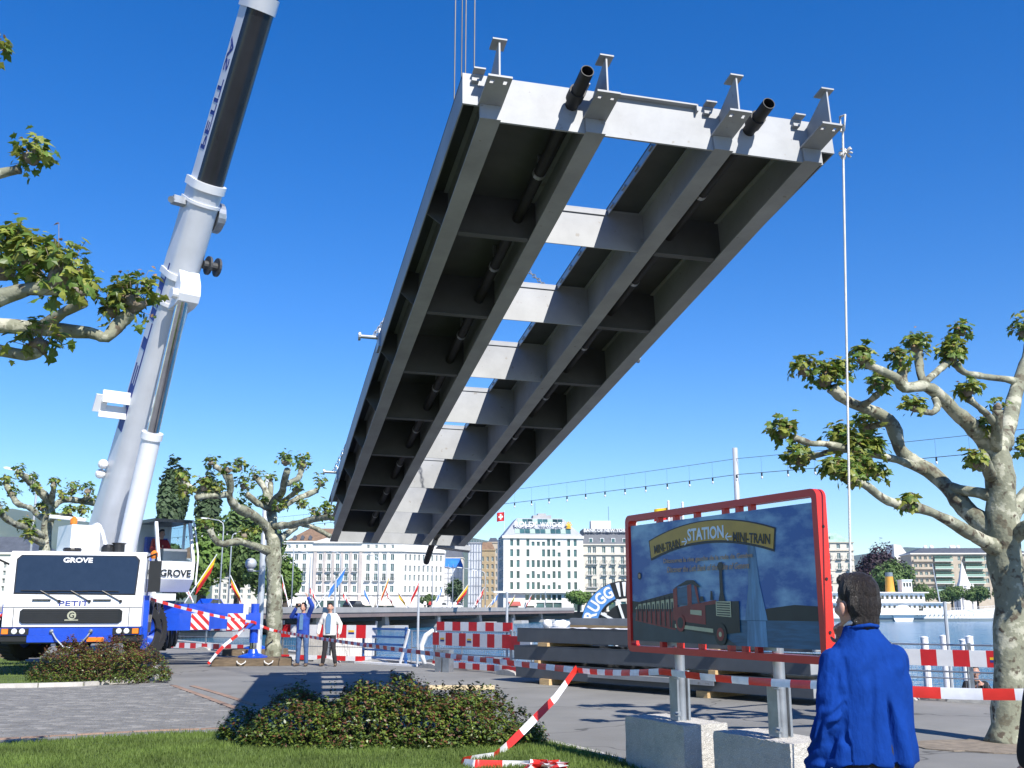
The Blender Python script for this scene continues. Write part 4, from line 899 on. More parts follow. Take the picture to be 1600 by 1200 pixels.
for u0, u1 in ((1.5, 8), (21.5, 30), (30.5, 37.5)):
    b = B(); b.add([(u0, -.05, BZ+3.6), (u1, -.05, BZ+3.6), (u1, -2.6, BZ+2.3), (u0, -2.6, BZ+2.3), (u1, -2.6, BZ+1.8), (u0, -2.6, BZ+1.8)], [(0, 1, 2, 3), (3, 2, 4, 5)]); b.build('awning', 'awning', h)
# --- white office block with roof lettering
Yr = 302; x, y = bpos(786.5, Yr); ro = thing('office_building', 'white office block with green windows and watch sign on its roof', 'building', (x, y, 0), R(7))
s = Yr/1600*.985; zz = lambda q: EYE+(950-(790+q/7.06))*s
LR = 23.6; u_ = lambda q: (q-50)/880*LR
cols = [140, 210, 318, 375, 433, 490, 547, 604, 662, 770, 842]; wn = []
short = {(0, 4), (0, 5), (0, 8), (1, 8), (3, 2), (3, 4), (3, 6), (4, 5), (4, 6), (4, 8), (0, 3)}; none_ = {(1, 3), (1, 4)}
for r_, yq in enumerate((455, 572, 690, 810, 930)):
    for k, q in enumerate(cols):
        if (r_, k) in none_: continue
        hq = 48 if (r_, k) in short else 80
        wn.append((u_(q-17), u_(q+17), zz(yq), zz(yq-hq), 'n'))
shop = [(u_(q-22), u_(q+22), zz(1048), zz(985), 'n') for q in (370, 428, 486, 547, 604, 662, 310)]+[(u_(q-45), u_(q+45), BZ+.2, zz(1072), 'n') for q in (160, 340, 450, 545, 640, 860)]
facade(ro, (0, 0), 0, LR, BZ, zz(352), wn+shop, 'stone_white', .35, fr='frame_green', mull=0)
swn = [(1+i*3.0, 3.4+i*3.0, zz(yq), zz(yq-95)) for i in range(4) for yq in (455, 572, 690, 810, 930)]
facade(ro, (-13*math.sin(R(0))-3.2*0, 13), R(-90), 13, BZ, zz(352), swn, 'stone_grey', .15, mull=0)
box_b = B(); box_b.add([(LR, 0, BZ), (LR, 16, BZ), (LR, 16, zz(352)), (LR, 0, zz(352))], [(0, 1, 2, 3)]); box_b.add([(0, 13, BZ), (0, 16, BZ), (0, 16, zz(352)), (0, 13, zz(352))], [(3, 2, 1, 0)]); box_b.add([(0, 0, zz(352)), (LR, 0, zz(352)), (LR, 16, zz(352)), (0, 16, zz(352))], [(0, 1, 2, 3)]); box_b.build('wall', 'stone_white', ro)
B().box(-.4, LR+.2, -.5, -.01, zz(372), zz(345)).build('cornice', 'stone_white', ro); B().box(-3, LR*.8, -1.4, -.01, zz(968), zz(948)).build('canopy', 'stone_white', ro)
ra, rbq = zz(344), zz(140); hr = rbq-ra
b = B(); b.add([(0, 0, ra), (LR, 0, ra), (LR, 15, ra), (0, 15, ra), (4.4, 3.2, rbq), (LR-5.5, 3.2, rbq), (LR-5.5, 12, rbq), (4.4, 12, rbq)], [(0, 1, 5, 4), (1, 2, 6, 5), (2, 3, 7, 6), (3, 0, 4, 7), (4, 5, 6, 7)]); rf = b.build('roof', 'roof_grey', ro)
def rp(u, f, e=.1): return Vector((u, 3.2*f-e, ra+hr*f+e*.5))
for fa, fb2, n_, ua, ub in ((.13, .38, 11, u_(175), u_(800)), (.66, .95, 9, u_(215), u_(722))):
    for k in range(n_):
        a0 = ua+(ub-ua)*k/n_+.06; a1 = ua+(ub-ua)*(k+1)/n_-.06; B().add([rp(a0, fa), rp(a1, fa), rp(a1, fb2), rp(a0, fb2), rp(a0, fa, -.05), rp(a1, fa, -.05), rp(a1, fb2, -.05), rp(a0, fb2, -.05)], [(0, 1, 2, 3), (0, 4, 5, 1), (1, 5, 6, 2), (2, 6, 7, 3), (3, 7, 4, 0)]).build('roof_window', 'glass_far' if (k*7) % 3 else 'frame_green', rf)
o_ = rp(u_(302), .42, .7); text('roof_lettering', 'ROLEX', 1.6, 'frame_white', ro, basis(o_, (1, 0, 0), (0, .15, 1)), .15, u_(425)-u_(178), .015)
o_ = rp(u_(590), .42, .7); text('roof_lettering', 'WATCHES', 1.5, 'frame_white', ro, basis(o_, (1, 0, 0), (0, .15, 1)), .15, u_(720)-u_(460), .01)
b = B(); c = rp(u_(780), .52, .8)
for k in range(5): a = R(30+k*30); b.beam(c+Vector((0, 0, -.6)), c+Vector((math.cos(a)*.95, 0, -.6+math.sin(a)*1.6)), .2, .25)
for k in range(5): a = R(30+k*30); b.ell(c+Vector((math.cos(a)*.95, 0, -.6+math.sin(a)*1.6)), (.2, .2, .2), n=8, m=6)
b.box(c.x-.75, c.x+.75, c.y-.15, c.y+.15, c.z-.9, c.z-.6); b.build('roof_emblem', 'yellow', ro)
B().box(9.5, 15, 5, 9, rbq, rbq+1.1).box(11, 13.5, 5.5, 8, rbq+1.1, rbq+1.7).build('plant_room', 'stone_grey', rf); B().tube([(10.2, 6, rbq+1), (10.2, 6, rbq+5)], .06, 5).build('aerial', 'iron', rf)
for ua, ub, c in ((105, 230, 'awning_red'), (290, 400, 'awning')): b = B(); b.add([(u_(ua), -.05, zz(1060)), (u_(ub), -.05, zz(1060)), (u_(ub), -2.2, zz(1095)), (u_(ua), -2.2, zz(1095)), (u_(ub), -2.2, zz(1108)), (u_(ua), -2.2, zz(1108))], [(0, 1, 2, 3), (3, 2, 4, 5)]); b.build('awning', c, ro)
# --- stone block with slate mansard and bank sign
Yk = 306; x, y = bpos(912.5, Yk); bk = thing('bank_building', 'cream stone block with slate mansard and white bank lettering on top', 'building', (x, y, 0), R(2))
s = Yk/1600*.985; zz = lambda q: EYE+(950-(790+q/7.06))*s; u_ = lambda q: (q-932)/7.06*s*1.0
qs = [1000, 1055, 1160, 1260, 1365, 1420, 1520, 1620, 1720, 1775, 1880, 1980, 2085, 2140]; LK = u_(2240); wn = []
for r_, (yq, hq) in enumerate(((535, 70), (655, 80), (775, 95), (905, 90), (1010, 75))):
    for q in qs: wn.append((u_(q-19), u_(q+19), zz(yq), zz(yq-hq), 's' if (r_ == 0 and q in (1160, 1420)) or (r_ == 2 and q in (1055,)) else ('b' if r_ in (1, 2, 3) else '')))
facade(bk, (0, 0), 0, LK, BZ, zz(440), wn+[(u_(q-40), u_(q+40), BZ+.2, zz(1060), 'n') for q in range(1010, 2200, 115)], 'stone_cream', .3, sill='stone_cream'); box_rest(bk, LK, 14, BZ, zz(440), 'stone_cream')
for q in (440, 548, 945): B().box(-.2, LK+.2, -.45, -.01, zz(q+9), zz(q-4)).build('cornice', 'stone_cream', bk)
ra, rbq = zz(436), zz(262); b = B(); b.add([(0, 0, ra), (LK, 0, ra), (LK, 14, ra), (0, 14, ra), (.3, 2, rbq), (LK-.3, 2, rbq), (LK-.3, 12, rbq), (.3, 12, rbq)], [(0, 1, 5, 4), (1, 2, 6, 5), (2, 3, 7, 6), (3, 0, 4, 7), (4, 5, 6, 7)]); rf = b.build('roof', 'slate', bk)
for q in (1020, 1145, 1270, 1395, 1520, 1645, 1770, 1895, 2020): d_ = B().mat(0).prism([(-.6, 0), (.6, 0), (.6, 1.4), (-.6, 1.4)], (u_(q), .25, ra+.35), (1, 0, 0), (0, 0, 1), (0, 1.6, 0)).mat(1).box(u_(q)-.45, u_(q)+.45, .2, .249, ra+.5, ra+1.6).build('dormer', ['frame_white', 'glass_far'], rf)
text('roof_lettering', 'BANK OF NEW YORK', 1.0, 'frame_white', bk, basis((u_(1195), .6, zz(302)), (1, 0, 0), (0, 0, 1)), .15, u_(1445)-u_(948), .02)
b = B(); b.box(u_(945), u_(1450), .8, .9, zz(302), zz(296))
for q in range(955, 1450, 80): b.box(u_(q), u_(q)+.1, .8, .9, rbq-.6, zz(296))
b.build('sign_frame', 'pole_grey', bk); B().box(3, 9, 5, 9, rbq, rbq+2.6).build('plant_room', 'stone_white', rf); B().box(15, 17, 5, 8, rbq, rbq+2.4).build('chimney', 'stone_white', rf); B().tube([(8.5, 6, rbq), (8.5, 6, rbq+7)], .06, 5).build('aerial', 'iron', rf)
# --- cream hotel right of the big sign
Yq = 330; x, y = bpos(1338, Yq); ch = thing('cream_building', 'cream apartment house with green copper roof beside the purple beech', 'building', (x-28, y, 0), 0)
s = Yq/1600*.985; zz = lambda q: EYE+(950-(840+q/7.5))*s
cu = [28-(715-q)/7.5*s for q in (435, 552, 670)]; wn = []
for r_, yq in enumerate((140, 262, 380, 510, 640)):
    for k in range(9): u = cu[2]-k*(cu[2]-cu[1]); wn.append((u-.55, u+.55, zz(yq), zz(yq-(52 if r_ == 0 else 68)), 'b' if (r_ in (1, 3)) or (r_ == 2 and k < 2) else ''))
facade(ch, (0, 0), 0, 28.3, BZ, zz(70), wn+[(u-1, u+1, BZ+.3, BZ+3.2, 'n') for u in (4, 9, 14, 19, 24)], 'stone_cream', .3, sill='stone_white'); box_rest(ch, 28.3, 14, BZ, zz(70), 'stone_cream')
for q in (70, 165, 275, 400, 540): B().box(-.2, 28.6, -.4 if q in (70, 165) else -.15, -.01, zz(q+6), zz(q-3)).build('cornice', 'stone_beige', ch)
b = B(); ra = zz(66); b.add([(0, 0, ra), (28.3, 0, ra), (28.3, 14, ra), (0, 14, ra), (2, 3, ra+3), (24, 3, ra+3), (24, 11, ra+3), (2, 11, ra+3)], [(0, 1, 5, 4), (1, 2, 6, 5), (2, 3, 7, 6), (3, 0, 4, 7), (4, 5, 6, 7)]); rf = b.build('roof', 'copper_green', ch)
for u in (5, 11, 17, 22): B().box(u-.6, u+.6, .8, 2.8, ra+.4, ra+1.9).build('dormer', 'copper_green', rf)
# --- long balcony block on the right, half behind trees
Yb = 430; x, y = bpos(1430, Yb); bb = thing('balcony_building', 'long beige apartment block with green balcony awnings behind the steamer', 'building', (x, y, 0), R(-3))
s = Yb/1600*.985; zz = lambda q: EYE+(950-(820+q/6.667))*s; u_ = lambda q: (q-200)/6.667*s; LL = u_(1400); wn = []
for yq in (385, 465, 545, 615, 700, 780):
    for q in (240, 290, 345, 395, 460, 520, 575, 690, 760, 810, 865, 905, 960, 1020, 1080, 1140, 1200, 1260, 1320): wn.append((u_(q-15), u_(q+15), zz(yq), zz(yq-48)))
facade(bb, (0, 0), 0, LL, BZ, zz(320), wn, 'stone_beige', .35); box_rest(bb, LL, 14, BZ, zz(320), 'stone_beige')
for yq in (390, 468, 548, 618, 704):
    for qa, qb in ((425, 610), (735, 925), (1050, 1250)): 
        t_ = B().box(u_(qa), u_(qb), -1.6, -.01, zz(yq)-.2, zz(yq)).mat(1).box(u_(qa), u_(qb), -1.6, -1.5, zz(yq)+.001, zz(yq)+1.0).build('balcony', ['stone_white', 'frame_green'], bb)
        B().add([(u_(qa), -.05, zz(yq-52)), (u_(qb), -.05, zz(yq-52)), (u_(qb), -1.8, zz(yq-38)), (u_(qa), -1.8, zz(yq-38)), (u_(qb), -1.8, zz(yq-34)), (u_(qa), -1.8, zz(yq-34))], [(0, 1, 2, 3), (3, 2, 4, 5)]).build('awning', 'shutter', bb)
    B().box(u_(215), u_(410), -.9, -.01, zz(yq)-.2, zz(yq)+.7).build('balcony', 'stone_beige', bb)
b = B(); ra = zz(320); b.box(-.5, LL+.5, -.8, 14.5, ra, ra+.5); b.build('cornice', 'stone_white', bb); b = B(); b.add([(0, 0, ra+.5), (LL, 0, ra+.5), (LL, 14, ra+.5), (0, 14, ra+.5), (6, 4, zz(250)), (LL-4, 4, zz(250)), (LL-4, 10, zz(250)), (6, 10, zz(250))], [(0, 1, 5, 4), (1, 2, 6, 5), (2, 3, 7, 6), (3, 0, 4, 7), (4, 5, 6, 7)]); rf = b.build('roof', 'slate', bb)
for q in (395, 460, 665, 690, 735): B().ell((u_(q), 5, zz(240)), (.9, .5, .9), n=10, m=6).build('dish', 'frame_white', rf)
x, y = bpos(1404, 450); wb = thing('white_building', 'narrow white stepped building between the beech and the balcony block', 'building', (x, y, 0), 0); s = 450/1600*.985
facade(wb, (0, 0), 0, 7.4, BZ, EYE+(950-876)*s, grid([2, 4.5], [8, 12, 16, 19], 1, 1.8), 'stone_white'); box_rest(wb, 7.4, 10, BZ, EYE+(950-876)*s, 'stone_white'); B().prism([(0, 0), (7.4, 0), (3, 6.2), (0, 6.6)], (0, .1, EYE+(950-876)*s), (1, 0, 0), (0, 0, 1), (0, 9, 0)).build('roof', 'stone_white', wb)
# --- jumble of houses between hotel and office block
def house(px0, px1, ytop, Y, wall, label, rows, ncol, roof='slate', rh=2.5, dp=12, rz=0, kind='house'):
    x, y = bpos(px0, Y); s = Y/1600*.985; L = (px1-px0)*s; H = EYE+(950-ytop)*s
    t = thing(kind, label, 'building', (x, y, 0), rz); zs_ = [BZ+3.8+(H-BZ-4.8)*k/rows for k in range(rows)]; cs = [L*(k+.5)/ncol for k in range(ncol)]
    facade(t, (0, 0), 0, L, BZ, H, grid(cs, zs_, min(1.1, L/ncol*.45), (H-BZ-4)/rows*.58), wall); box_rest(t, L, dp, BZ, H, wall)
    B().box(-.25, L+.25, -.3, dp+.2, H, H+.35).build('cornice', wall, t)
    b = B(); b.add([(0, 0, H+.35), (L, 0, H+.35), (L, dp, H+.35), (0, dp, H+.35), (L*.2, dp*.3, H+rh), (L*.8, dp*.3, H+rh), (L*.8, dp*.7, H+rh), (L*.2, dp*.7, H+rh)], [(0, 1, 5, 4), (1, 2, 6, 5), (2, 3, 7, 6), (3, 0, 4, 7), (4, 5, 6, 7)]); b.build('roof', roof, t); return t
house(662, 676, 894, 352, 'stone_beige', 'slim beige tower house right of the pale hotel', 5, 2, 'stone_grey', 3)
house(655, 690, 878, 420, 'stone_cream', 'cream house behind the slim beige tower house', 5, 5, 'roof_brown', 3)
house(694, 722, 874, 400, 'stone_cream', 'cream flat topped house above the blue tarpaulin', 5, 4, 'slate', 6)
house(676, 694, 902, 372, 'stone_grey', 'grey shaded house between tower house and sheeted block', 4, 3)
house(750, 773, 862, 345, 'ochre', 'ochre house in shade left of the white office block', 6, 3, 'roof_brown', 3, rz=R(4))
house(762, 778, 850, 372, 'stone_beige', 'tall beige house peeping above the ochre house', 7, 3, 'slate', 2)
house(-160, 46, 868, 175, 'stone_white', 'white house with dark mansard roof at the edge behind the crane', 4, 20, 'slate', 3.2, kind='town_house')
house(330, 445, 905, 330, 'stone_cream', 'cream house hidden behind the island trees', 3, 9, 'slate', 3)
def sheeted(px0, px1, ytop, Y, label, roofm, rh):
    x, y = bpos(px0, Y); s = Y/1600*.985; L = (px1-px0)*s; H = EYE+(950-ytop)*s; t = thing('scaffold_building', label, 'building', (x, y, 0), R(3))
    n = 5
    for k in range(n): 
        b = B(); M_, N_ = 10, 5
        for j in range(M_+1):
            for i in range(N_+1): u = (k+i/N_)*L/n; z = BZ+(H-BZ)*j/M_; b.v.append((u, -.25*math.sin(i/N_*math.pi)*(.4+.6*noise.noise(Vector((u, z*.4, 1)))), z))
        for j in range(M_):
            for i in range(N_): o = j*(N_+1)+i; b.f.append((o, o+1, o+N_+2, o+N_+1)); b.m.append(0)
        b.build('sheeting', 'sheeting', t, smooth=True)
    b = B()
    for k in range(n+1): b.box(k*L/n-.06, k*L/n+.06, -.35, -.22, BZ, H+1)
    for j in range(1, 8): z = BZ+(H-BZ)*j/8; b.box(0, L, -.32, -.26, z-.05, z+.05)
    b.build('scaffold', 'galv', t); B().box(0, L, .4, 12, BZ, H-.2).build('wall', 'stone_grey', t)
    B().add([(-.3, -.4, H), (L+.3, -.4, H), (L+.3, 12, H), (-.3, 12, H), (L*.15, 4, H+rh), (L*.9, 4, H+rh), (L*.9, 9, H+rh), (L*.15, 9, H+rh)], [(0, 1, 5, 4), (1, 2, 6, 5), (2, 3, 7, 6), (3, 0, 4, 7), (4, 5, 6, 7)]).build('roof', roofm, t)
sheeted(685, 722, 888, 350, 'scaffolded block in white sheeting under a blue tarpaulin roof', 'tarp_blue', 3.2)
sheeted(731, 752, 851, 340, 'tall narrow scaffold in white sheeting beside the ochre house', 'stone_grey', .6)
# monument with stone spires before the balcony block
x, y = bpos(1509, 395); mo = thing('monument', 'pale gothic stone monument with a tall central spire behind the trees', 'monument', (x, y, BZ))
s = 395/1600*.985; H = (950-878)*s
B().box(-3, 3, -3, 3, 0, 5).build('base', 'stone_white', mo); B().lathe([(2.4, 5), (2.4, 9), (2.7, 9.2), (1.9, 11), (.9, H-2.5), (.25, H), (.02, H+1)], (0, 0, 0), 6).build('spire', 'stone_white', mo)
for a in range(6): c, d_ = math.cos(a*math.pi/3), math.sin(a*math.pi/3); B().lathe([(.5, 0), (.5, 7), (.65, 7.1), (.05, 10)], (c*3.6, d_*3.6, 0), 6).build('pinnacle', 'stone_white', mo)
# ================================================================ lake steamer
Ys = 268; s_ = Ys/1600*.985
bow = at(1556, 968, Ys); sx = lambda px: (px-1556)*s_
st = thing('lake_steamer', 'white paddle steamer with a yellow funnel moored on the lake', 'ship', (bow.x, bow.y, WZ), R(0))
def hull(za, zb, xb0, xb1, mat, name, flare=0):
    b = B(); N = 24; vs = []
    for k in range(N+1):
        t = k/N; x0 = sx(1180); xx = x0*(1-t)
        wd = 3.6*(1-max(0, (t-.72)/.28)**1.8)*(1-max(0, (.08-t)/.08)**2*.7)+.02
        sh = max(0, (t-.55)/.45)**2*1.1
        for z, f in ((za, .9), (zb, 1)):
            zz2 = z+(sh if z == zb and name == 'hull' else 0); xo = (xb0 if z == za else xb1)*max(0, (t-.8)/.2)
            vs += [(xx+xo, -wd*f, zz2), (xx+xo, wd*f, zz2)]
    fs = []
    for k in range(N):
        o = k*4; fs += [(o, o+4, o+6, o+2), (o+1, o+3, o+7, o+5), (o+2, o+6, o+7, o+3)]
    fs += [(0, 2, 3, 1)]
    b.add(vs, fs); return b.build(name, mat, st)
hull(-.6, .75, -1.2, -.9, 'ship_boot', 'boot_top'); hull(.752, 2.2, -.85, 0, 'ship_white', 'hull')
B().cyl((sx(1405), -3.9, 1.5), (sx(1405), -3.0, 1.5), 2.6, n=28).box(sx(1360), sx(1440), -4.6, 4.6, 1.6, 2.6).build('paddle_box', 'ship_white', st)
B().box(sx(1210), sx(1470), -3.4, 3.4, 2.2, 4.5).build('lower_saloon', 'ship_white', st)
wmS = window_mesh(.75, .8, 'ship_white', 'glass_dark', 0)
for k in range(34): link('window', wmS, st, (sx(1214)+k*1.27, -3.43, 3.2))
B().box(sx(1200), sx(1478), -4.2, 4.2, 4.5, 4.72).build('upper_deck', 'ship_white', st)
B().box(sx(1230), sx(1442), -2.9, 2.9, 4.72, 7.0).build('upper_saloon', 'ship_white', st)
wmU = window_mesh(.85, 1.1, 'ship_white', 'glass_dark', 0)
for k in range(28): link('window', wmU, st, (sx(1234)+k*1.22, -2.93, 5.4))
B().box(sx(1215), sx(1447), -3.8, 3.8, 7.0, 7.25).build('roof_deck', 'ship_white', st)
wh = B().box(sx(1412), sx(1427), -1.6, 1.6, 7.25, 10.2).box(sx(1411), sx(1428), -1.9, 1.9, 10.2, 10.4).build('wheelhouse', 'ship_white', st)
for k in range(3): B().box(sx(1413.6)+k*.75, sx(1413.6)+k*.75+.5, -1.64, -1.6, 8.6, 9.6).build('window', 'glass_dark', wh)
fn = B().lathe([(1.25, 0), (1.15, .5), (.95, 3.9), (.95, 3.95)], (sx(1396), 0, 7.25), 20).build('funnel', 'funnel', st, smooth=40); B().lathe([(.97, 3.95), (.92, 5.0), (.8, 5.0), (.8, 4.4)], (sx(1396), 0, 7.25), 20).build('funnel_cap', 'ship_boot', fn, smooth=40)
B().tube([(sx(1472), 0, 4.5), (sx(1465), 0, 14.5)], [.16, .08], 6).build('mast', 'pole_grey', st); B().tube([(sx(1240), 0, 7), (sx(1244), 0, 14)], [.14, .08], 6).build('mast', 'pole_grey', st)
b = B()
for k in range(28): xx = sx(1480)+k*.47; b.box(xx, xx+.05, -2.6+max(0, k-16)*.2, -2.55+max(0, k-16)*.2, 2.2+max(0, k-6)*.03, 3.3+max(0, k-6)*.03)
for zq in (2.7, 3.3): b.tube([(sx(1480), -2.58, zq), (sx(1480)+16*.47, -2.58, zq+.3), (sx(1480)+27*.47, -.4, zq+.6)], .035, 4)
b.build('railing', 'frame_white', st)
for k in range(18): B().cyl((sx(1400)+k*1.1, -3.62+max(0, k-9)*.05, 1.55), (sx(1400)+k*1.1, -3.2, 1.55), .14, n=8).build('porthole', 'glass_dark', st)
B().box(sx(1430), sx(1437), -3.45, -3.41, 2.5, 3.7).build('gangway_door', 'glass_dark', st)
# ================================================================ far trees
def leaf_cloud(b, ells, n, size, flat=.6, mats=1, gap=.35, seed=0):
    tot = sum((e[3]*e[4]*e[5])**.67 for e in ells)
    for (cx, cy, cz, rx, ry, rz_) in ells:
        m_ = int(n*(rx*ry*rz_)**.67/tot)
        for i in range(m_):
            v = Vector((random.gauss(0, 1), random.gauss(0, 1), random.gauss(0, 1))).normalized(); r = rnd(.35, 1)**.45
            nz = noise.noise(Vector((v.x*2.2+cx, v.y*2.2+cy*.3, v.z*2.2+seed)))
            r *= 1+.28*nz
            if noise.noise(Vector((v.x*5+cx, v.y*5, v.z*5+seed*2))) < -gap and r > .6: continue
            p = Vector((cx+v.x*rx*r, cy+v.y*ry*r, cz+v.z*rz_*r)); s = size*rnd(.6, 1.4)
            nrm = (v+Vector((rnd(-1, 1), rnd(-1, 1), rnd(-.4, 1)))*.8).normalized(); a, c = frame_of(nrm); t = rnd(0, 6.28); a, c = a*math.cos(t)+c*math.sin(t), c*math.cos(t)-a*math.sin(t)
            o = len(b.v); b.v += [tuple(p-a*s), tuple(p+c*s*.6-a*.1*s), tuple(p+a*s), tuple(p-c*s*.6+a*.2*s)]; b.f.append((o, o+1, o+2, o+3)); b.m.append(b.mi if mats == 1 else random.randrange(mats))
def far_tree(label, cat, x, y, z0, ells, n, size, mat, group, trunk_r=.35, name='tree'):
    t = thing(name, label, cat, (x, y, z0), 0, group); zc = max(e[2]+e[5]*.2 for e in ells); lo = min(e[2] for e in ells)
    tb_ = B(); tb_.tube([(0, 0, -.3), (.1, 0, lo*.5), (0, 0, zc)], [trunk_r*1.3, trunk_r, trunk_r*.25], 8, .15)
    for e in ells[:6]: tb_.tube([(0, 0, lo*.7), ((e[0])*.5, e[1]*.5, (lo*.7+e[2])*.5+.5), (e[0], e[1], e[2])], [trunk_r*.6, trunk_r*.4, trunk_r*.12], 6)
    tb_.build('trunk', 'bark_dark', t); b = B(); leaf_cloud(b, ells, n, size, seed=x); b.build('crown', mat, t); return t
def crown_from(px0, px1, ytop, ybot, Y, k, z0, sq=.8):
    s = Y/1600*.985; x0, x1 = (px0-(px0+px1)/2)*s, (px1-(px0+px1)/2)*s; zt_, zb_ = EYE+(950-ytop)*s-z0, EYE+(950-ybot)*s-z0; w = (x1-x0)/2; h_ = (zt_-zb_)/2; out = []
    for i in range(k):
        a = 6.28*i/k+rnd(-.3, .3); f = rnd(.35, .55); out.append((w*f*math.cos(a), w*f*math.sin(a)*sq, zb_+h_*rnd(.7, 1.35), w*rnd(.42, .6), w*rnd(.42, .6)*sq, h_*rnd(.45, .62)))
    out.append((0, 0, zb_+h_*1.05, w*.6, w*.6*sq, h_*.93)); return out
def ft(label, px0, px1, ytop, ybot, Y, n, size, mat, group, k=6, cat='tree', z0=.7, sq=.8, name='tree', tr=.35):
    x, y = bpos((px0+px1)/2, Y); far_tree(label, cat, x, y, z0, crown_from(px0, px1, ytop, ybot, Y, k, z0, sq), n, size, mat, group, tr, name)
G1 = 'trees on the island behind the bridge'
ft('tall dark poplar rising behind the crane operator cab', 232, 284, 705, 900, 150, 5200, .42, 'poplar_leaf', G1, 5, sq=1, name='poplar_tree')
ft('second slimmer dark poplar beside the tall one', 296, 336, 728, 900, 155, 3800, .42, 'poplar_leaf', G1, 4, sq=1, name='poplar_tree')
ft('broad bright green tree directly behind the operator cab', 268, 352, 806, 940, 138, 5200, .4, 'bright_leaf', G1)
ft('pale leafy tree between poplars and middle plane tree', 325, 412, 772, 935, 146, 6000, .42, 'far_leaf', G1)
ft('green tree behind the globe lamp and middle plane tree', 372, 440, 815, 940, 136, 4200, .38, 'far_leaf', G1)
ft('bushy green tree just right of the middle plane tree trunk', 415, 474, 868, 945, 140, 3200, .36, 'bright_leaf', G1)
ft('low dark green tree at the foot of the poplars', 236, 300, 860, 945, 130, 3000, .38, 'poplar_leaf', G1)
G2 = 'clipped round trees along the far quay'
for px, w_, t_, lb in ((904, 23, 922, 'round clipped tree between the office block and the bank building'), (945, 24, 924, 'round clipped tree behind the cable drum'), (1000, 24, 926, 'round clipped tree behind the left edge of the big sign'), (1062, 25, 926, 'round clipped tree hidden behind the big sign')): ft(lb, px-w_, px+w_, t_, 948, 292, 2600, .33, 'bright_leaf', G2, 5, sq=1)
ft('dark green tree before the sheeted scaffold block', 694, 728, 903, 946, 300, 1800, .35, 'poplar_leaf', G2); ft('small green tree below the slim beige tower house', 655, 682, 928, 947, 300, 1000, .33, 'far_leaf', G2, 4)
ft('big dark purple beech behind the man in blue', 1336, 1426, 846, 945, 345, 9000, .5, 'purple_leaf', None, 8, name='beech_tree', tr=.6); ft('green tree in front of the purple beech', 1368, 1432, 872, 948, 322, 5200, .45, 'far_leaf', None, 6)
G3 = 'low clipped trees along the right far quay'
for px, w_, t_, lb in ((1440, 28, 910, 'low clipped tree behind the steamer wheelhouse'), (1488, 26, 913, 'low clipped tree behind the steamer mast'), (1528, 24, 915, 'low clipped tree below the gothic monument'), (1575, 30, 914, 'low clipped tree behind the right plane tree trunk'), (1300, 18, 925, 'low tree below the cream apartment house'), (1630, 30, 912, 'low clipped tree right of the right plane tree trunk')): ft(lb, px-w_, px+w_, t_, 944, 345, 2400, .36, 'far_leaf', G3, 5)

# upright flags: one on the roofs beside the office block, two at the quay behind the train sign
def upright_flag(P, h, w, c1, c2, label, cross=True, hh=None):
    t = thing('flag_pole', label, 'flag', P); r = .005*h+.004; B().cyl((0, 0, 0), (0, 0, h), r, n=8).build('pole', 'frame_white', t); B().ell((0, 0, h), (r*1.15, r*1.15, r*1.3), n=8, m=6).build('finial', 'frame_white', t)
    b = B(); N = 10; hh = hh or w
    for j in range(N+1):
        for i in range(N+1): u, v = i/N, j/N; b.v.append((-u*w*.85, .12*w*math.sin(u*6+v), h-.03*h-v*hh-.12*w*u))
    for j in range(N):
        for i in range(N):
            o = j*(N+1)+i; b.f.append((o, o+1, o+N+2, o+N+1)); k = 1 if cross and ((4 <= i <= 5 and 2 <= j <= 7) or (2 <= i <= 7 and 4 <= j <= 5)) else (1 if not cross and j > 5 else 0); b.m.append(k)
    b.build('flag', [c1, c2], t, smooth=True)
p = at(788, 852, 374); T = at(788, 798, 374); upright_flag(Vector((p.x, 374, p.z-1.5)), T.z-p.z+1.5, 3.2, 'flag_red', 'flag_white', 'red flag with white cross on a roof beside the office block')
for px, py, c1, c2, lab in ((1054, 784, 'flag_yellow', 'flag_red', 'yellow and red flag top peeping above the train sign'), (1077, 786, 'flag_red', 'flag_white', 'small red flag top peeping above the train sign')):
    P = gr(px, 1084); T = at(px, py, P.y); upright_flag(Vector((P.x, P.y, 0)), T.z, .34, c1, c2, lab, False, .24)
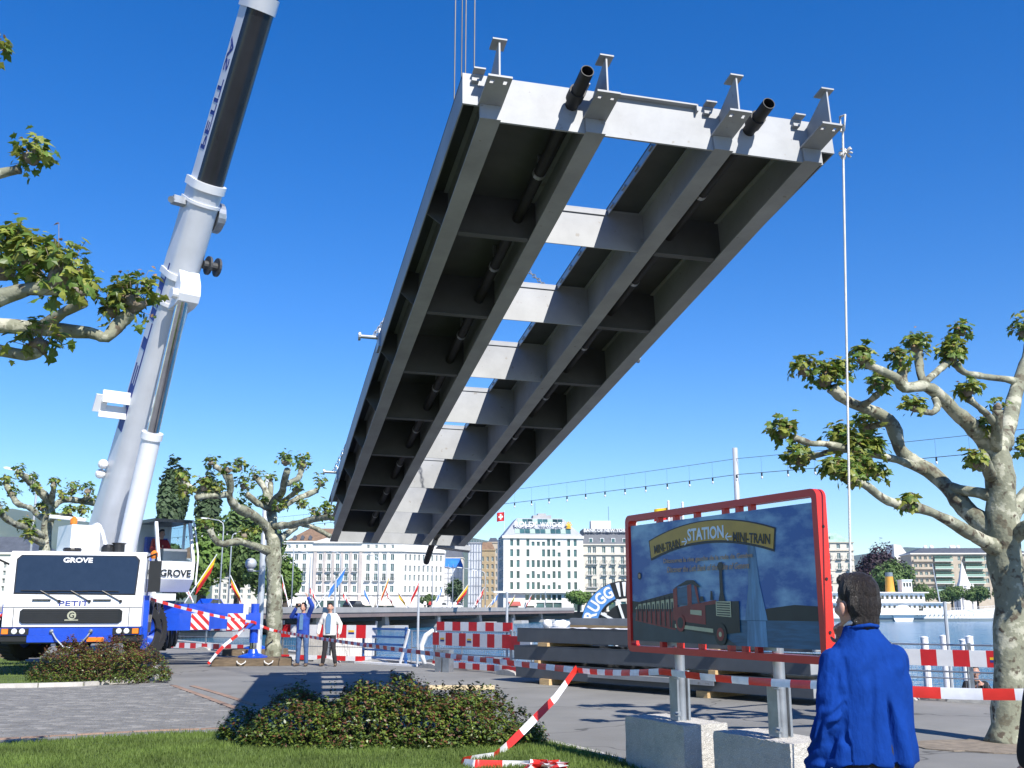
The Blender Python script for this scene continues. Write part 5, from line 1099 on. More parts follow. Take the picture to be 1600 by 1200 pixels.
# ================================================================ plane trees
LOBE = [(0, 0), (.28, .05), (.62, .02), (.42, .28), (.78, .55), (.36, .58), (.3, .78), (0, 1.08), (-.3, .78), (-.36, .58), (-.78, .55), (-.42, .28), (-.62, .02), (-.28, .05)]
def leaf(b, p, up, s, mi):
    up = up.normalized(); d = (Vector((rnd(-1, 1), rnd(-1, 1), rnd(-.9, .5)))); d = (d-up*d.dot(up)).normalized(); a = d.cross(up)
    o = len(b.v); b.v.append(tuple(p+d*s*.45+up*s*.06)); k = rnd(-.25, .35)
    for x, y in LOBE: b.v.append(tuple(p+(a*x*.8+d*y)*s+up*(-abs(x)*.3*s*k-y*y*.25*s)))
    n = len(LOBE)
    for i in range(n): b.f.append((o, o+1+i, o+1+(i+1) % n)); b.m.append(mi)
def plane_tree(label, base, Y, limbs, knobs, leafsize, group='pollarded plane trees on the quay', flare=1.5, trunk_n=14, lr=1.0, dens=1.0):
    """limbs: lists of (px, py, radius_px, depth offset); knobs: (px, py, radius_px, depth offset, leaves)"""
    b0 = gr(*base) if len(base) == 2 else Vector(base); t = thing('plane_tree', label, 'tree', (b0.x, b0.y, 0), 0, group); inv = Vector((b0.x, b0.y, 0))
    k = Y/1600
    tb_ = B()
    for li, L in enumerate(limbs):
        pts = [at(p[0], p[1], Y+p[3])-inv for p in L]; rad = [p[2]*(Y+p[3])/1600 for p in L]
        # smooth and roughen
        P, Rr = [], []
        for i in range(len(pts)-1):
            p0, p1, p2, p3 = pts[max(0, i-1)], pts[i], pts[i+1], pts[min(len(pts)-1, i+2)]
            m_ = max(3, int((p2-p1).length/(.12 if li else .2)))
            for j in range(m_):
                f = j/m_; q = .5*((2*p1)+(p2-p0)*f+(2*p0-5*p1+4*p2-p3)*f*f+(3*p1-p0-3*p2+p3)*f**3); r = rad[i]*(1-f)+rad[i+1]*f
                r *= 1+.34*noise.noise(q*(2.3 if li == 0 else 4.2)+Vector((li, 0, 0)))
                P.append(q); Rr.append(r)
        P.append(pts[-1]); Rr.append(rad[-1])
        tb_.tube(P, Rr, trunk_n if li == 0 else 10, .24)
    tb_.build('trunk', 'bark', t, smooth=True)
    lv = B()
    for (px, py, rp, dy, n) in knobs:
        kb = B(); c = at(px, py, Y+dy)-inv; r = rp*(Y+dy)/1600*.72
        o = len(kb.v); kb.ell(c, (r, r, r*.9), n=14, m=10)
        for i in range(o, len(kb.v)): v = Vector(kb.v[i]); d = v-c; kb.v[i] = tuple(c+d*(1+.45*noise.noise(v*(2.2/r)*.5)+.22*noise.noise(v*(5/r)*.5)))
        for i in range(int(n*dens)):
            v = Vector((random.gauss(0, 1), random.gauss(0, .9), random.gauss(.55, .8))).normalized(); q = abs(random.gauss(0, .5))+.55
            p = c+v*r*lr*(.75+q*1.45); p.z += r*.5
            u = rnd(0, 1); mi = 0 if u < .5 else (1 if u < .92 else 2)
            if v.z > .75 and rnd(0, 1) < .12: p += v*r*rnd(.5, 1.3); mi = 2 if rnd(0, 1) < .7 else 1
            leaf(lv, p, (v*.6+Vector((rnd(-.7, .7), rnd(-.7, .7), rnd(.1, 1.2)))), leafsize*(rnd(.4, 1.35) if mi < 2 else rnd(.3, .55)), mi)
            if i % 5 == 0: kb.tube([c+v*r*.7, c+v*r*1.3, p], [leafsize*.05, leafsize*.04, leafsize*.025], 4)
        kb.build('knob', 'knob_bark', t, smooth=True)
    lv.build('crown', ['leaf', 'leaf_young', 'leaf_tip'], t)
    return t
# right tree
limbsR = [[(1572, 1162, 31, 0), (1573, 1135, 24, 0), (1578, 1050, 22.5, 0), (1577, 950, 22.5, 0), (1572, 880, 23.5, 0), (1566, 830, 26, 0), (1566, 780, 25, 0), (1562, 730, 22, 0), (1556, 700, 17, 0)],
 [(1562, 735, 17, 0), (1545, 695, 15, 0), (1525, 671, 13.5, -.15), (1500, 650, 12, -.3), (1474, 624, 11, -.45), (1456, 608, 10, -.6), (1438, 603, 8.5, -.7), (1412, 606, 7, -.8), (1402, 592, 6.5, -.9), (1380, 580, 5.5, -1.0), (1352, 568, 6, -1.1)],
 [(1414, 606, 8, -.75), (1409, 590, 8, -.7), (1411, 572, 8, -.7)], [(1446, 606, 8, -.6), (1438, 585, 7, -.5), (1436, 565, 7, -.4), (1433, 550, 8, -.4)], [(1446, 597, 6, -.55), (1458, 586, 5, -.3), (1472, 574, 5, -.1), (1482, 565, 6, 0)],
 [(1460, 622, 6, -.5), (1465, 634, 5, -.8), (1455, 645, 4.5, -1.0), (1430, 638, 6, -1.1)],
 [(1566, 840, 20, 0), (1540, 822, 16, .1), (1506, 792, 14, .3), (1480, 762, 12.5, .5), (1448, 733, 11.5, .7), (1423, 720, 10.5, .8), (1406, 700, 10, .8), (1394, 664, 9.5, .8), (1371, 645, 9, .8), (1340, 634, 8.5, .7), (1320, 624, 8, .6), (1300, 606, 9, .5)],
 [(1445, 736, 8, .7), (1412, 722, 7, .3), (1385, 714, 6, 0), (1364, 708, 6, -.2)], [(1385, 714, 5, 0), (1345, 706, 5, -.2), (1293, 694, 5, -.5), (1267, 693, 4.5, -.7), (1240, 683, 5.5, -.9)], [(1345, 704, 5, -.2), (1311, 703, 5, .1), (1283, 710, 4.5, .3), (1258, 714, 6, .5)],
 [(1393, 664, 6, .8), (1380, 662, 5, .9), (1358, 668, 5, 1.1)], [(1345, 633, 5, .7), (1358, 627, 4.5, .5), (1372, 615, 5, .3)],
 [(1560, 858, 15, 0), (1520, 836, 11, -.4), (1485, 815, 9, -.7), (1450, 798, 8, -.9), (1410, 790, 7, -1.0), (1378, 778, 6.5, -1.1), (1356, 760, 6, -1.2), (1338, 752, 7, -1.3)],
 [(1556, 776, 9, 0), (1530, 770, 8, .1), (1500, 766, 8, .3), (1482, 760, 8, .5)],
 [(1556, 705, 15, 0), (1572, 680, 13, .3), (1580, 640, 12, .6), (1590, 604, 11, .8), (1602, 570, 10, 1.0), (1612, 535, 9, 1.2)], [(1590, 596, 6, .8), (1560, 591, 5.5, .6), (1530, 587, 5, .3), (1505, 581, 5.5, .1), (1494, 568, 7, 0)],
 [(1556, 700, 9, -.1), (1558, 665, 8.5, -.4), (1559, 640, 8.5, -.5)], [(1554, 662, 5.5, -.4), (1540, 645, 5, -.6), (1526, 634, 5, -.8), (1515, 624, 6.5, -.9)], [(1548, 745, 9, -.1), (1537, 715, 8, -.5), (1531, 730, 8, -.8)],
 [(1575, 810, 15, 0), (1610, 770, 13, .3), (1660, 730, 11, .6), (1720, 690, 9, .8)], [(1575, 850, 13, 0), (1625, 810, 11, -.5), (1690, 800, 8, -1)]]
knR = [(1346, 562, 11, -1.1, 60), (1404, 566, 11, -.7, 60), (1434, 545, 13, -.4, 80), (1487, 560, 12, 0, 80), (1428, 638, 9, -1.1, 50), (1290, 594, 15, .5, 110), (1256, 580, 12, .4, 80), (1316, 580, 11, .6, 60), (1362, 706, 13, -.2, 120), (1223, 678, 12, -.9, 90), (1250, 718, 13, .5, 100), (1312, 690, 13, -.1, 110), (1352, 668, 12, 1.1, 90), (1374, 604, 11, .3, 70), (1330, 748, 12, -1.3, 100), (1302, 735, 10, -.9, 110),
       (1344, 728, 10, -.9, 110), (1490, 545, 10, 0, 50), (1503, 520, 9, .1, 45), (1559, 636, 9, -.5, 10), (1513, 614, 10, -.9, 55), (1524, 724, 10, -.8, 60), (1600, 520, 12, 1.2, 70), (1418, 788, 8, -1, 60), (1600, 700, 10, .5, 50), (1535, 668, 7, -.2, 40), (1722, 690, 14, .8, 90), (1690, 800, 12, -1, 80), (1340, 700, 9, -.4, 80), (1370, 740, 8, -.6, 60)]
plane_tree('pollarded plane tree with pale mottled trunk behind the man in blue', (1575, 1160), 13.1, limbsR, knR, .088, dens=1.45)
# middle tree
limbsM = [[(425, 1037, 17, 0), (426, 1022, 13, 0), (429, 935, 11.5, 0), (427, 890, 12, 0), (428, 850, 11, 0), (427, 835, 10, 0)],
 [(427, 848, 8, 0), (417, 826, 7.5, -.2), (397, 806, 7, -.8), (372, 794, 6.5, -1.4), (359, 777, 6, -1.8), (361, 760, 5, -2), (358, 742, 5.5, -2.2)], [(360, 772, 5, -1.8), (340, 774, 5, -2.2), (306, 777, 4.5, -2.8)], [(359, 764, 4.5, -1.9), (352, 742, 4, -1.2), (336, 728, 4.5, -.8)], [(322, 776, 4, -2.5), (300, 763, 4, -2.2), (286, 752, 5, -2)],
 [(427, 842, 7.5, 0), (424, 800, 7, .5), (419, 780, 6, .8), (411, 759, 5, 1.0), (402, 748, 5, 1.2)], [(422, 795, 5, .4), (403, 787, 4.5, 0), (386, 772, 5, -.4)], [(424, 800, 6, .5), (427, 784, 6.5, .2), (440, 771, 6, -.2), (444, 752, 5, -.6), (449, 734, 5.5, -1)], [(444, 757, 4.5, -.5), (458, 752, 4.5, 0), (467, 746, 4, .5), (471, 733, 5, 1)],
 [(428, 796, 5, .2), (464, 780, 4.5, .9), (495, 766, 5, 1.6)], [(428, 822, 6, 0), (458, 820, 5.5, -.6), (479, 814, 5, -1.1), (508, 808, 4.5, -1.6), (527, 811, 4.5, -2)], [(432, 845, 6, 0), (450, 833, 5, .6), (462, 824, 4.5, 1.0)], [(470, 819, 4, -.8), (492, 825, 3.5, -.4), (516, 838, 4, 0)],
 [(424, 862, 7, 0), (391, 851, 6, -.8), (371, 846, 5.5, -1.3), (347, 850, 5, -1.7), (334, 841, 5, -1.9), (328, 826, 5.5, -2)], [(425, 800, 4, .5), (423, 775, 4, 1.4), (423, 756, 4.5, 1.9)], [(440, 785, 4, .4), (458, 772, 4, -.4), (464, 766, 5, -.8)]]
knM = [(356, 735, 7, -2.2, 34), (318, 762, 8, -2.5, 46), (284, 751, 8, -2, 46), (288, 771, 7, -2.8, 34), (330, 724, 6, -.8, 26), (400, 745, 7, 1.2, 34), (381, 760, 8, -.4, 44), (374, 732, 7, -1, 32), (447, 723, 8, -1, 40), (473, 726, 9, 1, 48), (502, 756, 7, 1.6, 34), (511, 800, 8, -1.6, 44), (524, 806, 7, -2, 36), (323, 822, 6, -2, 30), (382, 838, 7, -1, 38), (423, 750, 5, 1.9, 22), (409, 785, 6, .2, 28), (437, 794, 7, -.3, 34), (464, 764, 6, -.8, 26), (473, 790, 6, -.5, 30), (340, 765, 7, -2.2, 34), (400, 830, 5, -.5, 24), (489, 802, 5, -1.2, 24)]
plane_tree('pollarded plane tree in the middle beside the two standing men', (425, 1036), 31.7, limbsM, knM, .125, dens=1.55)
# tree behind the crane
Yc = 40; limbsC = [[(66, 1000, 13, 0), (68, 900, 10, 0), (72, 836, 9, 0), (75, 812, 8, 0), (79, 795, 7.5, 0)], [(78, 798, 6, 0), (70, 775, 5.5, -.5), (53, 760, 5, -1), (42, 748, 4.5, -1.4), (30, 739, 5, -1.8)], [(73, 812, 5.5, 0), (59, 804, 5, .6), (48, 794, 4.5, 1), (26, 785, 4.5, 1.6), (9, 755, 5, 2)], [(79, 796, 5.5, 0), (99, 781, 5, .8), (128, 783, 4.5, 1.4), (148, 786, 5, 1.8)], [(79, 790, 5, 0), (83, 768, 4, -.8), (84, 756, 4.5, -1)], [(70, 840, 6, 0), (48, 827, 5.5, -1), (24, 819, 5, -1.8), (6, 807, 5, -2.4), (-5, 790, 5, -2.8)], [(74, 815, 4, 0), (92, 806, 4, -1), (108, 805, 4.5, -1.6)], [(128, 783, 4, 1.4), (138, 775, 4, 1)], [(70, 850, 5, 0), (60, 846, 5, -.6), (46, 840, 4, -1.2)]]
knC = [(29, 738, 6, -1.8, 26), (46, 752, 7, -1.2, 30), (10, 755, 7, 2, 34), (20, 772, 6, 1.8, 30), (115, 766, 7, 1, 30), (137, 768, 7, 1, 32), (148, 786, 6, 1.8, 26), (84, 755, 5, -1, 20), (95, 775, 5, .6, 24), (108, 802, 6, -1.6, 30), (0, 798, 7, -2.6, 32), (40, 822, 7, -1.2, 34), (66, 795, 6, -.3, 28), (130, 800, 6, 1.2, 28), (44, 838, 6, -1.2, 30), (55, 764, 6, -.9, 26), (82, 810, 5, 0, 22)]
plane_tree('pollarded plane tree behind the cab of the crane', (66, 1000), Yc, limbsC, knC, .15, dens=1.8)
# near tree standing out of frame, its limbs reach in
limbsN = [[(-560, 1350, 70, 0), (-555, 1100, 52, 0), (-550, 800, 50, 0), (-540, 650, 48, 0), (-530, 560, 44, 0)], [(-545, 620, 34, 0), (-420, 540, 28, .2), (-250, 520, 22, .5), (-100, 505, 17, .6), (0, 509, 13, .7), (70, 513, 11, .8), (140, 520, 10, .8), (166, 527, 9, .8), (188, 503, 11, .9), (205, 488, 13, .9)], [(62, 513, 11, .8), (98, 489, 9, .6), (130, 472, 11, .5)], [(-260, 522, 16, .5), (-120, 545, 13, .1), (-20, 545, 10, 0), (40, 555, 10, 0), (60, 546, 12, 0)],
 [(-535, 580, 32, 0), (-400, 480, 26, -.3), (-200, 460, 20, -.5), (-60, 478, 18, -.6), (0, 465, 15, -.6), (45, 452, 14, -.6), (88, 448, 15, -.6)], [(-540, 560, 30, 0), (-420, 380, 22, .4), (-220, 300, 15, .6), (-60, 285, 10, .7), (0, 271, 8, .8), (30, 264, 9, .8)], [(-530, 560, 26, 0), (-420, 250, 18, -.5), (-200, 130, 12, -.7), (-40, 100, 9, -.8)], [(-540, 600, 30, 0), (-700, 420, 24, .4), (-860, 330, 16, .8)], [(-150, 465, 12, -.5), (-70, 430, 11, -.3), (-5, 424, 13, -.2)]]
knN = [(48, 248, 17, .8, 60), (92, 438, 27, -.6, 115), (50, 410, 22, -.5, 95), (5, 424, 24, -.2, 80), (122, 455, 19, .5, 55), (208, 474, 23, .9, 105), (178, 488, 14, .9, 40), (62, 540, 20, 0, 55), (-15, 82, 15, -.8, 40), (-60, 400, 24, -.4, 70), (-110, 380, 20, 0, 60), (-200, 300, 22, .6, 60), (-860, 330, 30, .8, 80), (40, 520, 8, .8, 10), (20, 380, 16, -.4, 60)]
plane_tree('pollarded plane tree whose leafy limbs reach in beside the crane boom', tuple(gr(-560, 1352)), 8.2, limbsN, knN, .084, dens=1.5, lr=1.1)
# ================================================================ bushes
def bush(label, cx, cy, rx, ry, h, n, red, name='bush', spikes=14, seed=1):
    t = thing(name, label, 'bush', (cx, cy, 0)); sb, lv = B(), B(); random.seed(seed)
    for i in range(140):
        a, q = rnd(0, 6.28), math.sqrt(rnd(0, 1)); x, y = rx*q*math.cos(a)*.9, ry*q*math.sin(a)*.9; z = h*(1-.55*q**2.2)*rnd(.6, 1.0)
        sb.tube([(x*.7, y*.7, -.02), (x*.85, y*.85, z*.5), (x, y, z)], [.009, .007, .003], 4)
    sb.build('stem', 'twig', t)
    def tuft(p, d, m_, s):
        for j in range(m_):
            v = (d+Vector((rnd(-1, 1), rnd(-1, 1), rnd(-.5, 1)))*.9).normalized(); q = p+v*rnd(.01, .05)+d*rnd(0, .07); nrm = (v+Vector((rnd(-.6, .6), rnd(-.6, .6), rnd(0, .9)))).normalized(); a, c = frame_of(nrm); k = rnd(0, 6.28); a, c = a*math.cos(k)+c*math.sin(k), c*math.cos(k)-a*math.sin(k); ss = s*rnd(.6, 1.3)
            up = max(0, p.z/h); u = rnd(0, 1); mi = 2 if u < red*(.15+up) else (1 if u > .62 else 0)
            o = len(lv.v); lv.v += [tuple(q-a*ss), tuple(q+c*ss*.5), tuple(q+a*ss), tuple(q-c*ss*.5)]; lv.f.append((o, o+1, o+2, o+3)); lv.m.append(mi)
    for i in range(n):
        a, q = rnd(0, 6.28), math.sqrt(rnd(0, 1)); nz = 1+.22*noise.noise(Vector((math.cos(a)*2+seed, math.sin(a)*2, q*2)))
        x, y = rx*q*math.cos(a)*nz, ry*q*math.sin(a)*nz
        top = h*max(.12, 1-q**3.0)**.6*(1+.45*noise.noise(Vector((x*2.3+seed, y*2.3, 0)))+.14*noise.noise(Vector((x*7, y*7, seed))))
        z = top*(1-abs(random.gauss(0, .3))) if q < .8 else top*rnd(.02, 1)
        tuft(Vector((x, y, max(.02, z))), Vector((math.cos(a)*q*.6, math.sin(a)*q*.6, .7)).normalized(), 7, .024)
    for i in range(spikes*3):
        a, q = rnd(0, 6.28), math.sqrt(rnd(0, .75)); x, y = rx*q*math.cos(a), ry*q*math.sin(a); L = h*rnd(.12, .38); z0 = h*max(.15, 1-q**3)**.6*.85; dx, dy = rnd(-.3, .3)*L, rnd(-.3, .3)*L
        for j in range(7): f = j/6; tuft(Vector((x+dx*f, y+dy*f, z0+L*f)), Vector((0, 0, 1)), 4, .02)
    lv.build('foliage', ['bush_leaf', 'bush_lime', 'bush_red'], t)
bush('wide dark green bush with reddish tips on the lawn edge', -1.5, 12.72, 1.85, .66, .62, 5800, .3, seed=3)
bush('small reddish green bush on the island in front of the crane', -9.05, 23.35, 1.5, .8, .78, 3600, .7, seed=5, spikes=8)
random.seed(21)
# ================================================================ big mini-train sign
dR, dL = 8.25, 10.85
SR, SL_ = ray(1291, 902)*dR+Vector((0, 0, EYE)), ray(985, 911)*dL+Vector((0, 0, EYE)); SR.z = SL_.z = 0
su = (SR-SL_).normalized(); SWd = (SR-SL_).length; sn = Vector((su.y, -su.x, 0))
sgn = thing('information_sign', 'large red framed mini-train station sign standing on two posts', 'sign', SL_, math.atan2(su.y, su.x))
zb_, zt_ = 1.6+(950-1016)/1600*dL*.985, 1.6+(950-806)/1600*dL*.985
fw = .062; dpt = .1
# frame: rounded rectangle swept
def rrect(w0, h0, w1, h1, r, n=5):
    out = []
    for cx, cy, a0 in ((w1-r, h1-r, 0), (w0+r, h1-r, 90), (w0+r, h0+r, 180), (w1-r, h0+r, 270)):
        for k in range(n+1): a = R(a0+90*k/n); out.append((cx+r*math.cos(a), cy+r*math.sin(a)))
    return out
o_, i_ = rrect(0, zb_, SWd, zt_, .07), rrect(fw, zb_+fw, SWd-fw, zt_-fw, .03); n_ = len(o_)
b = B(); vs_ = [(x, -dpt/2, z) for x, z in o_]+[(x, -dpt/2, z) for x, z in i_]+[(x, dpt/2, z) for x, z in o_]+[(x, dpt/2, z) for x, z in i_]
fs_ = []
for k in range(n_): j = (k+1) % n_; fs_ += [(k, n_+k, n_+j, j), (2*n_+k, 2*n_+j, 3*n_+j, 3*n_+k), (k, j, 2*n_+j, 2*n_+k), (n_+k, 3*n_+k, 3*n_+j, n_+j)]
b.add(vs_, fs_); frm = b.build('frame', 'red_paint', sgn, smooth=30)
for f in (.2, .3, .42, .57, .64, .7):
    for za, zc in ((zb_+fw-.01, zb_+fw+.052), (zt_-fw-.052, zt_-fw+.01)): B().box(SWd*f-.022, SWd*f+.022, -.03, .03, za, zc).build('spacer', 'red_paint', frm)
for k in range(3): B().cyl((SWd-.001, 0, zb_+.25+k*.42), (SWd+.008, 0, zb_+.25+k*.42), .013, n=8).build('screw', 'black_paint', frm)
px0, px1, pz0, pz1 = fw+.02, SWd-fw-.02, zb_+fw+.05, zt_-fw-.05; PWd, PHt = px1-px0, pz1-pz0
pnl = B().box(px0, px1, -.03, .0, pz0, pz1).build('panel', 'print_sky', sgn)
B().box(px0+.01, px1-.01, .001, .02, pz0+.01, pz1-.01).build('panel_back', 'galv', sgn)
def pt(fx_, fz_, e): return Vector((px0+PWd*fx_, -.03-e*.0015, pz0+PHt*fz_))
def pr_poly(name, pts, mat, e): return B().poly([pt(x, z, e) for x, z in pts]).build(name, mat, pnl)
# printed picture: lake, road, far shore, water jet, train
pr_poly('printed_lake', [(0, 0), (1, 0), (1, .19), (.6, .19), (.3, .19), (0, .22)], 'print_water', 1)
pr_poly('printed_shore', [(.72, .19), (1, .19), (1, .29), (.9, .3), (.8, .28), (.72, .26)], 'print_dark', 2)
pr_poly('printed_shore', [(0, .2), (.15, .2), (.13, .3), (.05, .33), (0, .34)], 'print_dark', 2)
pr_poly('printed_road', [(0, 0), (.62, 0), (.5, .12), (.2, .22), (0, .24)], 'print_road', 3)
pr_poly('printed_jet', [(.665, .19), (.775, .19), (.745, .45), (.725, .8), (.69, .97), (.695, .8), (.69, .45)], 'print_jet', 3)
pr_poly('printed_jet', [(.67, .0), (.77, 0), (.765, .185), (.675, .185)], 'print_jet', 2)
# wagons
pr_poly('printed_wagon', [(.02, .17), (.28, .1), (.28, .27), (.03, .27)], 'print_red', 4); pr_poly('printed_wagon', [(.02, .27), (.28, .27), (.27, .40), (.05, .33)], 'print_cream', 4)
pr_poly('printed_roof', [(.03, .325), (.26, .4), (.285, .4), (.285, .36), (.04, .31)], 'print_dark', 6)
for k in range(9): x = .035+k*.03; pr_poly('printed_post', [(x, .17-k*.007), (x+.008, .17-k*.007), (x+.008, .33+k*.007), (x, .33+k*.007)], 'print_dark', 6); pr_poly('printed_rider', [(x+.012, .25), (x+.024, .25), (x+.022, .3+.004*k), (x+.015, .3+.004*k)], 'print_people', 5)
# engine
pr_poly('printed_engine', [(.26, .12), (.5, .07), (.64, .1), (.64, .33), (.5, .33), (.27, .27)], 'print_dark', 7)
pr_poly('printed_engine', [(.27, .18), (.46, .15), (.46, .3), (.52, .31), (.52, .34), (.27, .28)], 'print_red', 8); pr_poly('printed_stripe', [(.28, .12), (.5, .09), (.5, .12), (.28, .15)], 'print_cream', 9)
pr_poly('printed_cab', [(.275, .28), (.3, .28), (.3, .45), (.275, .43)], 'print_red', 9); pr_poly('printed_cab', [(.36, .3), (.385, .3), (.385, .47), (.36, .46)], 'print_red', 9); pr_poly('printed_cab', [(.42, .32), (.43, .32), (.415, .46), (.4, .46)], 'print_red', 9); pr_poly('printed_glass', [(.3, .3), (.42, .32), (.4, .46), (.3, .44)], 'print_water', 8)
pr_poly('printed_roof', [(.265, .43), (.36, .5), (.4, .5), (.435, .45), (.43, .44), (.38, .475), (.3, .45)], 'print_dark', 10)
pr_poly('printed_plate', [(.375, .23), (.44, .22), (.44, .26), (.375, .265)], 'print_cream', 10)
pr_poly('printed_funnel', [(.535, .33), (.57, .33), (.562, .4), (.56, .56), (.57, .6), (.562, .63), (.545, .63), (.535, .6), (.545, .56), (.545, .4)], 'print_dark', 9)
pr_poly('printed_dome', [(.43, .33), (.455, .33), (.45, .37), (.435, .37)], 'print_dark', 9); pr_poly('printed_dome', [(.49, .34), (.505, .34), (.502, .41), (.494, .41)], 'print_dark', 9)
pr_poly('printed_radiator', [(.52, .22), (.6, .21), (.6, .33), (.52, .33)], 'print_cream', 9)
for k in range(6): pr_poly('printed_slat', [(.525, .225+k*.018), (.595, .22+k*.018), (.595, .228+k*.018), (.525, .233+k*.018)], 'print_dark', 10)
def disc(cx, cz, r, mat, e, nm): pr_poly(nm, [(cx+r*math.cos(k*math.pi/9)/PWd*PHt*.92, cz+r*math.sin(k*math.pi/9)) for k in range(18)], mat, e)
disc(.54, .08, .085, 'print_dark', 11, 'printed_wheel'); disc(.54, .08, .05, 'print_red', 12, 'printed_wheel'); disc(.54, .08, .02, 'print_cream', 13, 'printed_wheel'); disc(.315, .16, .07, 'print_red', 11, 'printed_wheel'); disc(.315, .16, .045, 'print_dark', 12, 'printed_wheel')
disc(.055, .555, .032, 'print_dark', 4, 'printed_disc'); disc(.055, .555, .02, 'print_tan', 5, 'printed_disc')
# curved gold banner
def arc(f, lo): x = (f-.5)*2; return .765+.07+.055*(1-x*x)-.03*0+(0 if lo else .155)
N_ = 16; bot = [(.14+.68*k/N_, .70+.105*(1-(2*k/N_-1)**2)) for k in range(N_+1)]; top = [(.13+.7*k/N_, .845+.115*(1-(2*k/N_-1)**2)) for k in range(N_+1)]
pr_poly('printed_banner', [(x+.004*(1 if x > .5 else -1), z-.02) for x, z in bot]+[(x+.006*(1 if x > .5 else -1), z+.008) for x, z in top[::-1]], 'print_black', 4)
b = B()
for k in range(N_): b.add([pt(*bot[k], 5), pt(*bot[k+1], 5), pt(*top[k+1], 5), pt(*top[k], 5)], [(0, 1, 2, 3)])
b.build('printed_banner', 'print_gold', pnl)
def sgt(s_, fx_, fz_, h_, w_, mat, sl=0.0, bold=.02, shear=0): p = pt(fx_, fz_, 7); return text('lettering', s_, PHt*h_, mat, pnl, basis(p, (1, 0, sl), (0, 0, 1)), .001, PWd*w_, bold, shear)
sgt('MINI-TRAIN', .245, .755, .07, .165, 'print_black', .1); sgt('MINI-TRAIN', .715, .757, .075, .185, 'print_black', -.1)
sgt('STATION', .475, .815, .1, .205, 'print_white', 0, .03)
for cx, cz, d in ((.352, .815, 1), (.603, .82, -1)):
    a = [(cx-.016, cz), (cx+.016, cz)]; pr_poly('printed_arrow', [(cx-.016, cz-.005), (cx+.016, cz-.005), (cx+.016, cz+.005), (cx-.016, cz+.005)], 'print_white', 7)
    for sg in (1, -1): pr_poly('printed_arrow', [(cx+d*.016, cz-.004*sg), (cx+d*.018, cz+.006*sg), (cx+d*.004, cz+.032*sg), (cx, cz+.026*sg)], 'print_white', 8)
sgt('Découvrez la rive gauche de la rade de Genève', .47, .638, .05, .5, 'print_tan', 0, .015); sgt('Discover the Left Bank of the Lake of Geneva', .47, .57, .05, .46, 'print_tan', 0, .012, .25)
# posts with clamps
cy0 = .1
for px, py, lab in ((1040, 1127, 'rough concrete block under the left post of the train sign'), (1206, 1153, 'rough concrete block under the right post of the train sign')):
    P = gr(px, py, .53); q = P-SL_; uu = q.x*su.x+q.y*su.y; 
    L_p = Vector((uu, 0.0, 0))
    B().cyl((uu, cy0, .53), (uu, cy0, zb_+.6), .05, n=16).build('post', 'galv', sgn, smooth=40)
    sl_ = B().box(uu-.09, uu-.052, cy0-.07, cy0+.07, .535, 1.0).box(uu-.052, uu+.05, cy0-.075, cy0-.052, .535, 1.0).box(uu-.052, uu+.05, cy0+.052, cy0+.075, .535, 1.0).build('post_sleeve', 'galv', sgn)
    for zq in (.6, .95): B().cyl((uu+.02, cy0-.1, zq), (uu+.1, cy0-.1, zq), .012, n=6).box(uu+.045, uu+.065, cy0-.12, cy0-.05, zq-.02, zq+.02).build('clamp', 'galv', sl_)
    B().box(uu-.08, uu+.08, cy0-.06, .021, zb_+.08, zb_+.14).build('bracket', 'galv', sgn)
    blk = thing('concrete_block', lab, 'block', SL_+su*uu+Vector((-su.y, su.x, 0))*cy0, math.atan2(su.y, su.x), 'concrete blocks under the train sign')
    bb_ = B(); n1, n2, n3 = 16, 8, 9; lx, ly, hz = 1.02, .5, .53
    def gridface(o, u, v, nu, nv):
        s0 = len(bb_.v)
        for j in range(nv+1):
            for i in range(nu+1): bb_.v.append(tuple(Vector(o)+Vector(u)*i/nu+Vector(v)*j/nv))
        for j in range(nv):
            for i in range(nu): k = s0+j*(nu+1)+i; bb_.f.append((k, k+1, k+nu+2, k+nu+1)); bb_.m.append(0)
    gridface((-lx*.62, -ly/2, 0), (lx, 0, 0), (0, 0, hz), n1*2, n3*2); gridface((lx*.38, -ly/2, 0), (0, ly, 0), (0, 0, hz), n2*2, n3*2); gridface((-lx*.62, -ly/2, hz), (lx, 0, 0), (0, ly, 0), n1*2, n2*2); gridface((lx*.38, ly/2, 0), (-lx, 0, 0), (0, 0, hz), n1, n3); gridface((-lx*.62, ly/2, 0), (0, -ly, 0), (0, 0, hz), n2, n3)
    for i, v in enumerate(bb_.v): v = Vector(v); bb_.v[i] = tuple(v+Vector((noise.noise(v*31+Vector((uu, 0, 0))), noise.noise(v*31+Vector((7, 0, 0))), noise.noise(v*31+Vector((0, 9, 0)))))*.006)
    bb_.build('block', 'concrete', blk)
